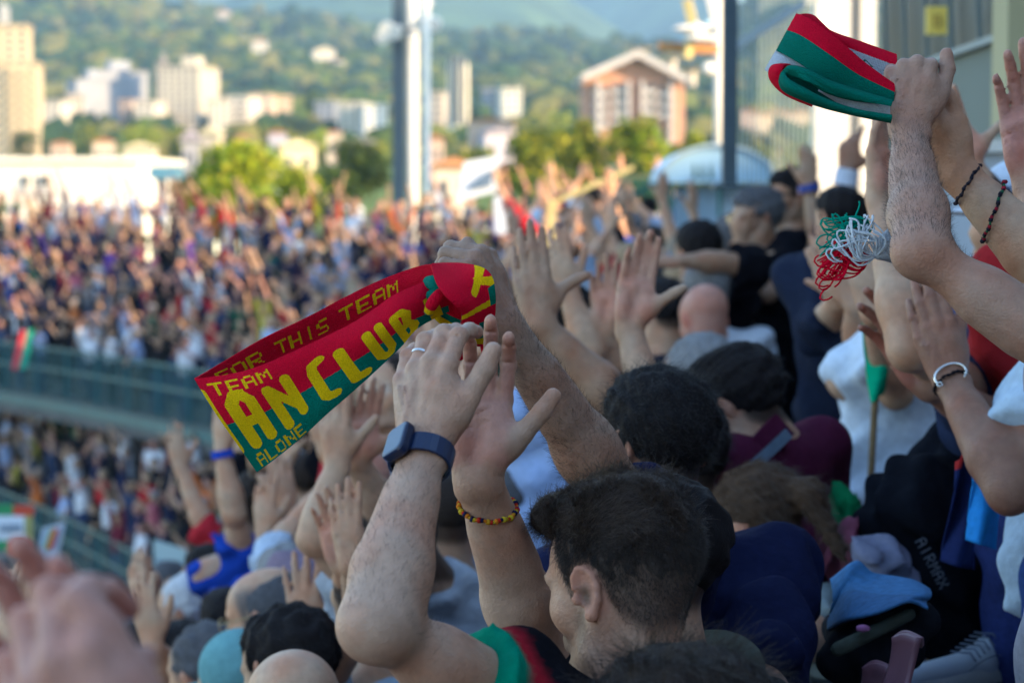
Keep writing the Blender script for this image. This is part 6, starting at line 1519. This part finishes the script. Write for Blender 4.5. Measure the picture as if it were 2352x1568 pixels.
for i in range(7):
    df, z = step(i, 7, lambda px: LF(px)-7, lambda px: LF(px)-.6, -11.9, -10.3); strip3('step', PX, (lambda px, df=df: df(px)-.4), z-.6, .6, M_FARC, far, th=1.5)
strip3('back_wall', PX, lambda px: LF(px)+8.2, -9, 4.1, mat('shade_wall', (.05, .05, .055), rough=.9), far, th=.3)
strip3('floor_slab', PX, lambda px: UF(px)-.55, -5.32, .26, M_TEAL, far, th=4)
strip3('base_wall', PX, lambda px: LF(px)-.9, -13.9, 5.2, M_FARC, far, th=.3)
fp = empty('railing', (0, 55, CAMZ-5), 'teal railing with netting along the front of the upper tier', 'railing')
strip3('netting', PX, lambda px: UF(px)-.60, -5.0, 1.15, M_NET, fp, th=.03)
for z in (-3.85, -4.35): strip3('rail', PX, lambda px: UF(px)-.66, z, .07, M_TEAL, fp, th=.05)
fp2 = empty('railing', (0, 50, CAMZ-9), 'teal railing with netting along the front of the lower tier', 'railing')
strip3('netting', PX, lambda px: LF(px)-.60, -8.5, 1.2, M_NET, fp2, th=.03); strip3('floor_edge', PX, lambda px: LF(px)-.66, -8.85, .34, M_TEAL, fp2, th=.3)
for z in (-7.3, -7.8): strip3('rail', PX, lambda px: LF(px)-.66, z, .07, M_TEAL, fp2, th=.05)
pm = boxmesh(.06, .06, 1.15, M_TEAL)
for f_, par, zz, off in ((UF, fp, -4.99, .62), (LF, fp2, -8.49, .62)):
    for x in np.arange(-60, 1000, 70):
        d = float(f_(x))-off; piece('post', pm, tuple(np.array([(x-1176)*K*d, d, CAMZ+zz])-np.array(par.location)), 0, par)

# ---- low detail people
PAL = [('black', (.012, .012, .015)), ('navy', (.014, .018, .05)), ('white', (.55, .57, .62)), ('red', (.38, .02, .025)), ('maroon', (.12, .018, .03)), ('grey', (.18, .18, .20)),
       ('royal blue', (.02, .06, .25)), ('pale blue', (.28, .36, .55)), ('dark green', (.015, .09, .05)), ('yellow', (.45, .38, .06)), ('purple', (.12, .05, .25)), ('beige', (.32, .25, .18)),
       ('dark denim', (.03, .045, .09)), ('pink', (.45, .12, .16)), ('orange', (.45, .12, .03))]
PW = np.array([18, 17, 12, 4.5, 7, 6, 3.5, 7, 3, 1.5, 2.5, 5, 9, 2.5, 2.0]); PW = PW/PW.sum()
POSES = [('arms raised', ((-.30, .10, .55), (-.25, .22, .86)), ((.30, .10, .55), (.25, .22, .86))),
         ('arms spread', ((-.38, .05, .48), (-.55, .12, .74)), ((.38, .05, .48), (.55, .12, .74))),
         ('clapping overhead', ((-.26, .20, .40), (-.05, .28, .60)), ((.26, .20, .40), (.05, .28, .60))),
         ('clapping low', ((-.26, .06, -.06), (-.04, .26, .10)), ((.26, .06, -.06), (.04, .26, .10))),
         ('right arm up', ((-.25, .0, -.10), (-.24, .12, -.30)), ((.28, .10, .52), (.26, .20, .82))),
         ('left arm up', ((-.28, .10, .52), (-.30, .18, .80)), ((.25, .0, -.10), (.24, .12, -.30))),
         ('arms down', ((-.25, .0, -.12), (-.25, .08, -.34)), ((.25, .0, -.12), (.25, .08, -.34))),
         ('clapping high', ((-.26, .18, .10), (-.03, .32, .30)), ((.26, .18, .10), (.03, .32, .30)))]
def far_sdf(pose, hairstyle, fine=False):
    s = SDF(); L = np.array(pose[1]), np.array(pose[2]); o = np.array([0, 0, 1.38])
    s.cap((-.08, 0, .08), (-.09, 0, .75), .075, .11, .03, 4); s.cap((.08, 0, .08), (.09, 0, .75), .075, .11, .03, 4); s.ell((0, 0, .9), (.17, .13, .15), None, .04, 4)
    s.ell((0, 0, 1.20), (.20, .125, .26), None, .05, 3); s.cap((0, 0, 1.0), (0, 0, 1.2), .15, .16, .05, 3)
    s.cap((0, -.01, 1.42), (0, 0, 1.52), .055, .05, .03, 1)
    s.ell((0, .01, 1.615), (.076, .092, .118), None, .01, 1)
    s.cap((0, .09, 1.615), (0, .11, 1.59), .014, .018, .01, 1)
    if hairstyle: s.ell((0, -.018, 1.66), (.085, .098, .085), None, .01, 2)
    if hairstyle == 2: s.ell((0, -.05, 1.55), (.085, .06, .14), None, .02, 2)
    for k, sg in ((0, -1), (1, 1)):
        sh = np.array([sg*.18, 0, 1.42]); el = L[k][0]+o; wr = L[k][1]+o
        s.cap(sh, sh+(el-sh)*.75, .068, .056, .03, 3); s.cap(sh+(el-sh)*.75, el, .045, .042, .01, 1); s.cap(el, wr, .042, .028, .01, 1)
        d = unit(wr-el); s.ell(wr+d*.06, (.030, .042, .055), None, .02, 1); s.cap(wr+d*.08, wr+d*.165, .030, .020, .01, 1)
        s.cap(wr+d*.03, wr+d*.08+np.array([-sg*.045, 0, 0]), .015, .012, .01, 1)
    return s
def pickkey(row):
    p = np.array([.03, .02, .07, .34, .04, .04, .28, .18] if row < 11 else [.09, .05, .14, .22, .09, .09, .18, .14]); i = int(rng.choice(8, p=p/p.sum())); return (i, int(rng.choice([0, 1, 2], p=[.12, .6, .28])) if i < 3 else 1)
FARM = {}; fine_geo = {}; coarse_geo = {}
for pi_, pose in enumerate(POSES):
    for hs_i in (0, 1, 2) if pi_ < 3 else (1,):
        s = far_sdf(pose, hs_i); fine_geo[(pi_, hs_i)] = s.build(.021); coarse_geo[(pi_, hs_i)] = s.build(.036)
GEO_KEYS = list(fine_geo)
HC = [HAIRC['black'], HAIRC['darkbrown'], HAIRC['brown'], HAIRC['grey'], HAIRC['blond'], HAIRC['black']]
SKC = [SKINT['light'], SKINT['mid'], SKINT['red'], SKINT['mid']]
def farcols(tg, shirt, hairc_, skin, leg):
    C = np.zeros((len(tg), 3)); C[tg == 0] = skin; C[tg == 1] = skin; C[tg == 2] = hairc_; C[tg == 3] = shirt; C[tg == 4] = leg; return C
LEG = [(.02, .025, .05), (.01, .01, .013), (.03, .05, .11), (.10, .08, .06)]
def far_mesh(key, ci, var):
    k = (key, ci, var)
    if k in FARM: return FARM[k]
    V, Q, tg = fine_geo[key]; o = npmesh('person', V, Q, M_PERSONF, None, farcols(tg, PAL[ci][1], HC[(ci*3+var) % 6], SKC[(ci+var) % 4], LEG[(ci+var*2) % 4]), link=False)
    FARM[k] = o.data; bpy.data.objects.remove(o); return FARM[k]
seats = []   # (px, d, z, tier, row)
def fill(n, f, g, z0, z1, tier, pxr, sp=.50, x_jit=.10):
    for i in range(n):
        df, z = step(i, n, f, g, z0, z1); x = pxr[0]+rng.random()*20
        while x < pxr[1]:
            d = float(df(x)); seats.append((x, d+rng.uniform(-.15, .15), z, tier, i)); x += sp*rng.uniform(.85, 1.3)/(K*d)
fill(NU, UF, UB, -4.95, -1.95, 'upper', (-60, 1620), .50)
fill(7, LF, lambda px: LF(px)+6.5, -8.45, -6.9, 'lower', (-40, 820), .52)
fill(7, lambda px: LF(px)-7, lambda px: LF(px)-.6, -11.9, -10.3, 'ground', (-40, 560), .55)
def front_line(x): return np.interp(x, [0, 250, 450, 700, 950, 1150, 1300, 1500, 1700], [1568, 1568, 1400, 1080, 760, 640, 620, 560, 480])
vis = []; hid = []
for t_ in seats:
    x, d, z, tier, row = t_; py = 430-(z+1.62)/(K*d)
    in_scarf = False
    (vis if py < front_line(x)+10 and py < 1560 and x < 1560 and -20 < x and not (tier == 'upper' and row > 9 and x < -10) else hid).append(t_)
order = sorted(vis, key=lambda t: t[1]); inds = order[:190]; rest = order[190:]+hid
def marks(x, tier):
    if tier == 'upper':
        for a, s_ in ((130, 'by building windows'), (310, 'by timber kiosk'), (440, 'by teal hut'), (560, 'by bright tree'), (680, 'below tree top'), (800, 'by dark tree'), (915, 'by mast shade strip'), (1000, 'by floodlight mast'), (1150, 'by held sign'), (1270, 'by broad tree'), (1400, 'by yellow rail'), (1700, 'by green fence')):
            if x < a: return s_
    for a, s_ in ((90, 'by tricolour banner'), (200, 'by rainbow banner'), (430, 'by white banner'), (2000, 'by scarf corner')):
        if x < a: return s_
ORD = ['front', 'second', 'third', 'fourth', 'fifth', 'sixth', 'seventh', 'eighth', 'ninth', 'tenth', 'eleventh', 'twelfth', 'top']
seen = set(); FACE_T = math.atan2(-.6, -.8)
def person_rot(): return rng.normal(FACE_T-math.pi/2, .45)
for (x, d, z, tier, row) in inds:
    for _ in range(60):
        key = pickkey(row)
        ci = int(rng.choice(len(PAL), p=PW)); hw = ('bald', '', 'long haired')[key[1]]
        lab = ' '.join(f"{hw} spectator in {PAL[ci][0]} {POSES[key[0]][0]}, {ORD[row]} {tier} row, {marks(x, tier)}".split())
        if lab not in seen: break
    seen.add(lab)
    m = far_mesh(key, ci, int(rng.integers(2))); o = bpy.data.objects.new('person', m); COL.objects.link(o)
    sc_ = rng.uniform(.93, 1.05); o.location = ((x-1176)*K*d, d, CAMZ+z); o.scale = (sc_,)*3; o.rotation_euler.z = person_rot()
    tag(o, lab, 'person', 'spectators of the far stand')
Vs = []; Qs = []; Cs = []; off = 0
for (x, d, z, tier, row) in rest:
    key = pickkey(row); V, Q, tg = coarse_geo[key]; ci = int(rng.choice(len(PAL), p=PW)); a = person_rot(); s_ = rng.uniform(.93, 1.05)
    R = np.array([[math.cos(a), -math.sin(a), 0], [math.sin(a), math.cos(a), 0], [0, 0, 1]])
    Vs.append(V@R.T*s_+np.array([(x-1176)*K*d, d, CAMZ+z])); Qs.append(Q+off); off += len(V)
    Cs.append(farcols(tg, PAL[ci][1], HC[rng.integers(6)], SKC[rng.integers(4)], LEG[rng.integers(4)]))
print('crowd', len(inds), len(rest), off)
cr_ = npmesh('crowd', np.concatenate(Vs), np.concatenate(Qs), M_PERSONF, None, np.concatenate(Cs)); cr_['kind'] = 'stuff'; cr_['label'] = 'remaining spectators of the far stand'

# ---- middle distance spectators on the near terraces: copies of a few fuller figures
def copy_tree(o, parent=None, loc=None, rz=None, label=None):
    c = o.copy(); COL.objects.link(c)
    if parent is not None: c.parent = parent
    if loc is not None: c.location = loc
    if rz is not None: c.rotation_euler.z = rz
    if label: c['label'] = label
    for ch in list(o.children): copy_tree(ch, c)
    return c
def wpt(base, f, x, y, z):   # metres right, forward, up from the head centre
    r = np.cross(f, (0, 0, 1.)); return base+r*x+np.array(f)*y+np.array([0, 0, z])
masters = []
F0 = np.array([0, 1., 0])
def master(label, at, shirt, hair, hairc, arms3, skin='light', **k):
    c = V3(at); al = []
    for sd, e, w_, hd, bk in arms3: al.append(dict(side=sd, el=wpt(c, F0, *e), wr=wpt(c, F0, *w_), hd=hd, bk=bk, thumb=(44, 0), spread=3))
    r, *_ = person(label, at, face=(0, 0, -1), hair=hair, hairc=hairc, shirt=shirt, skin=skin, arms=al, h=.0125, strand=900, slen=.014, sleeve=1.25 if at[0] % 4 < 2 else .7, group='spectators on the near terraces', **k)
    masters.append((r, c-np.array(r.location))); return r
UPL = ('L', (-.28, .12, .08), (-.22, .20, .36), (-.05, 1, 0), (-.3, 0, 1)); UPR = ('R', (.28, .12, .08), (.22, .20, .36), (.05, 1, 0), (.3, 0, 1))
CLL = ('L', (-.26, .20, .02), (-.06, .30, .22), (.1, 1, 0), (-.9, 0, .3)); CLR = ('R', (.26, .20, .02), (.06, .30, .22), (-.1, 1, 0), (.9, 0, .3))
LOL = ('L', (-.26, .10, -.40), (-.06, .28, -.30), (.1, 1, 0), (-.9, 0, .3)); LOR = ('R', (.26, .10, -.40), (.06, .28, -.30), (-.1, 1, 0), (.9, 0, .3))
OUT = ('L', (-.36, .05, .05), (-.46, .12, .30), (-.2, 1, 0), (0, 0, 1))
MD = [('white', WHITE, 'short', 'black', (CLL, CLR), 'clapping overhead'), ('navy', NAVY, 'short', 'darkbrown', (CLL, CLR), 'clapping overhead'), ('black', BLACK, 'curly', 'darkbrown', (UPL,), 'with left hand up'),
      ('grey', GREYB, 'short', 'saltpepper', (CLL, CLR), 'clapping overhead'), ('red', (.35, .02, .03), 'short', 'black', (UPR, OUT), 'with arms spread wide'), ('pale blue', PALEB, 'long', 'brown', (CLL, CLR), 'clapping overhead'),
      ('royal blue', ROYAL, 'crop', 'black', (UPR,), 'with right hand up'), ('beige', (.30, .24, .18), 'long', 'blond', (UPR,), 'with right hand up'), ('maroon', (.10, .015, .03), 'short', 'black', (LOL, LOR), 'clapping low'), ('dark blue', (.015, .03, .09), 'grey', 'saltpepper', (LOL, LOR), 'clapping low')]
SPOTS = [(1050, 852, 15, 0), (640, 1062, 13.5, 8), (700, 1102, 11.6, 2), (602, 1105, 14.5, 9), (1352, 640, 15, 4), (700, 985, 17, 5), (950, 985, 9.6, 6), (820, 905, 18, 7),
  (760, 1035, 13, 0), (880, 968, 13.6, 1), (1000, 925, 12.4, 3), (560, 1140, 12.2, 6), (530, 1235, 10.6, 9), (480, 1285, 10.2, 8), (742, 1215, 9, 3), (690, 1262, 9.2, 4), (930, 1098, 8.8, 2),
  (1185, 990, 8.6, 1), (1238, 925, 9.6, 5), (1330, 965, 8.4, 0), (1130, 892, 12, 2), (1200, 812, 12.6, 6), (1255, 772, 13.4, 3), (1396, 620, 16, 1), (1446, 604, 14, 7), (1486, 630, 12, 3), (1232, 698, 15, 5),
  (1180, 748, 16.5, 2), (1548, 642, 13.2, 4), (1310, 592, 19, 0), (1252, 566, 21, 7), (1404, 556, 19, 6), (1500, 560, 17, 2), (1455, 520, 21, 3), (1350, 530, 23, 1), (1300, 500, 25, 5), (1420, 470, 25, 7), (1240, 480, 27, 4), (1490, 480, 24, 6), (1370, 455, 27, 0),
  (235, 1385, 9.6, 8), (150, 1400, 10.6, 9), (70, 1440, 9, 8), (24, 1402, 11, 9), (130, 1482, 8.2, 9), (270, 1450, 8.4, 9), (330, 1400, 11, 8), (380, 1345, 12, 9), (200, 1500, 7.4, 8), (420, 1520, 7, 8), (50, 1500, 7.8, 9), (300, 1500, 7, 9), (520, 1440, 7.4, 8), (740, 1400, 7, 9),
  (1100, 1010, 7.6, 7), (1060, 1120, 7.2, 4), (1190, 1150, 6.6, 3), (860, 1310, 6.8, 5), (560, 1340, 8, 8), (780, 1330, 7.6, 9)]
def near(x, y, d):
    L = [(1350, 470, 'yellow stair rail', 170), (1460, 520, 'green fence', 130), (1225, 640, 'big raised hand', 150), (1100, 850, 'scarf loop', 190), (950, 1000, 'blue watch', 200), (600, 1040, 'lower scarf corner', 150), (590, 1165, 'blue wristband', 180), (390, 1300, 'white banner', 160), (430, 1400, 'white haired man', 200), (200, 1450, 'blurred fist', 400), (612, 1415, 'gold glasses', 200), (1030, 1200, 'navy tank top', 220)]
    b_ = min(L, key=lambda l: math.hypot(l[0]-x, l[1]-y)); dx, dy = x-b_[0], y-b_[1]
    w_ = ('right of' if dx > 0 else 'left of') if abs(dx) > abs(dy) else ('below' if dy > 0 else 'above'); return w_+' the '+b_[2]
made = {}; used_l = set()
for (x, y, d, k) in SPOTS:
    nm, col, hs2, hc2, ar, act = MD[k]
    lab = f"spectator in {nm}, {hc2.replace('saltpepper','grey').replace('darkbrown','dark brown')} hair, {act}, {near(x, y, d)}"
    q_ = 0
    while lab in used_l:
        q_ += 1; lab = f"{['farther','farthest','smallest','hindmost'][min(q_-1,3)]} spectator in {nm} {act}, {near(x, y, d)}"
    used_l.add(lab)
    if k not in made: made[k] = len(masters); master(lab, (x, y, d), col, hs2, hc2, ar); masters[-1][0].rotation_euler.z = .45; continue
    r, offv = masters[made[k]]; rz = .45+rng.normal()*.35; p = P(x, y, d); fz = p[2]-offv[2]
    copy_tree(r, None, (p[0], p[1], fz), rz, lab)

# ---- banners and flags among the crowd
def board(label, cat, p0, p1, p2, p3, m, group=None, name='banner'):
    a = [P(*p) for p in (p0, p1, p2, p3)]; n_ = unit(np.cross(a[1]-a[0], a[3]-a[0]))*.02; b = MB(); b.hexa([a[3], a[2], a[1], a[0], a[3]+n_, a[2]+n_, a[1]+n_, a[0]+n_]); o = b.build(name, m); tag(o, label, cat, group); return o
M_PAPER = mat('banner_white', (.55, .62, .70), rough=.8, noise=.05, nscale=3)
M_INK = mat('banner_ink', (.10, .16, .24), rough=.8)
bn = board('white sign with a dark blue printed patch held above the far crowd', 'sign', (1066, 372, 33), (1146, 358, 33), (1140, 440, 33), (1052, 462, 33), M_PAPER, name='sign')
b = MB(); a = [P(*p) for p in ((1078, 425, 32.96), (1112, 398, 32.96), (1134, 388, 32.96), (1128, 428, 32.96), (1078, 436, 32.96))]; bk_ = [p-np.array([0, .01, 0]) for p in a]
b.add(a+bk_, [(0, 1, 2, 3), (0, 3, 4), (5, 8, 7, 6), (5, 9, 8)]); b.build('printed_patch', M_INK, bn)
wb = board('white cloth banner with two rows of dark upright letter strokes', 'banner', (352, 1238, 18), (428, 1262, 18), (424, 1372, 18), (356, 1362, 18), mat('banner_pale', (.36, .48, .50), rough=.8))
for r_ in range(2):
    for i in range(9):
        x = 362+i*7; y = 1285+r_*38+i*1.5; b = MB(); b.bar(P(x, y, 17.95), P(x+(i % 3-1), y+26, 17.95), .008, .02, up=(1, 0, 0)); b.build('letter_stroke', M_INK, wb)
tb = empty('banner', P(35, 1260, 20), 'banner with green, red and white fields and small dark lettering at the left edge', 'banner')
for (x0, y0, x1, y1, c, nm) in ((-10, 1158, 30, 1182, (.02, .22, .08), 'green'), (30, 1160, 76, 1184, (.45, .06, .03), 'red'), (-10, 1184, 56, 1240, (.40, .48, .50), 'white'), (56, 1184, 74, 1240, (.28, .28, .10), 'olive'), (-10, 1240, 22, 1262, (.02, .22, .10), 'green'), (22, 1240, 68, 1272, (.45, .06, .03), 'red')):
    b = MB(); a = [P(x0, y1, 20), P(x1, y1, 20), P(x1, y0, 20), P(x0, y0, 20)]; bb_ = [p+np.array([0, .02, 0]) for p in a]; b.hexa([a[0], a[1], bb_[1], bb_[0], a[3], a[2], bb_[2], bb_[3]]); b.build(nm+'_field', mat('banner_'+nm, c, rough=.8), tb)
for i in range(7):
    b = MB(); b.bar(P(2+i*7, 1204, 19.96), P(3+i*7, 1220, 19.96), .006, .016, up=(1, 0, 0)); b.build('letter_stroke', M_INK, tb)
cb_ = empty('banner', P(110, 1290, 19), 'slanted white banner with a rainbow stripe beside the tricolour banner', 'banner')
def quad_(name, pts, d, m, parent, off=0):
    b = MB(); a = [P(x, y, d-off) for x, y in pts]; bb_ = [p+np.array([0, .02, 0]) for p in a]; b.hexa([a[0], a[1], bb_[1], bb_[0], a[3], a[2], bb_[2], bb_[3]]); return b.build(name, m, parent)
quad_('cloth', [(76, 1308), (128, 1296), (150, 1200), (98, 1212)], 19, mat('banner_lilac', (.34, .40, .50), rough=.8), cb_)
for i, c in enumerate([(.05, .3, .3), (.5, .35, .03), (.5, .12, .03), (.4, .03, .08)]):
    quad_('stripe', [(96+i*6, 1262), (101+i*6, 1262), (119+i*5, 1214), (114+i*5, 1214)], 19, mat('rainbow_%s' % 'abcd'[i], c, rough=.8), cb_, .03)
rf = empty('flag', P(45, 850, 56), 'red and green flag hung over the railing at the left edge', 'flag')
quad_('red_half', [(27, 848), (42, 848), (62, 760), (48, 758)], 56, mat('flag_red', (.45, .03, .05), rough=.8), rf)
quad_('green_half', [(43, 848), (60, 846), (78, 756), (63, 758)], 56, mat('flag_green', (.0, .26, .17), rough=.8), rf)
for (x, y, d, c, nm, lab) in ((1150, 500, 31, (.45, .52, .62), 'paleflag', 'small pale flag under the held up sign'),):
    o = board(lab, 'flag', (x-16, y-50, d), (x+12, y-50, d), (x+14, y+38, d), (x-14, y+36, d), mat('banner_'+nm, c, rough=.8), name='flag')

# ------------------------------------------------------------------ evening haze over the whole valley
hz = MB(); hz.box((-3000, -450, -1.6), (3000, 6900, 1150)); ho = hz.build('haze', None, color=False); ho['kind'] = 'stuff'
hm_ = bpy.data.materials.new('haze'); hm_.use_nodes = True; hn = hm_.node_tree; hn.nodes.clear()
pv = hn.nodes.new('ShaderNodeVolumePrincipled'); pv.inputs['Density'].default_value = HAZE_D; pv.inputs['Color'].default_value = HAZE_C
pv.inputs['Anisotropy'].default_value = .0
out = hn.nodes.new('ShaderNodeOutputMaterial'); hn.links.new(pv.outputs[0], out.inputs['Volume'])
ho.data.materials.clear(); ho.data.materials.append(hm_)
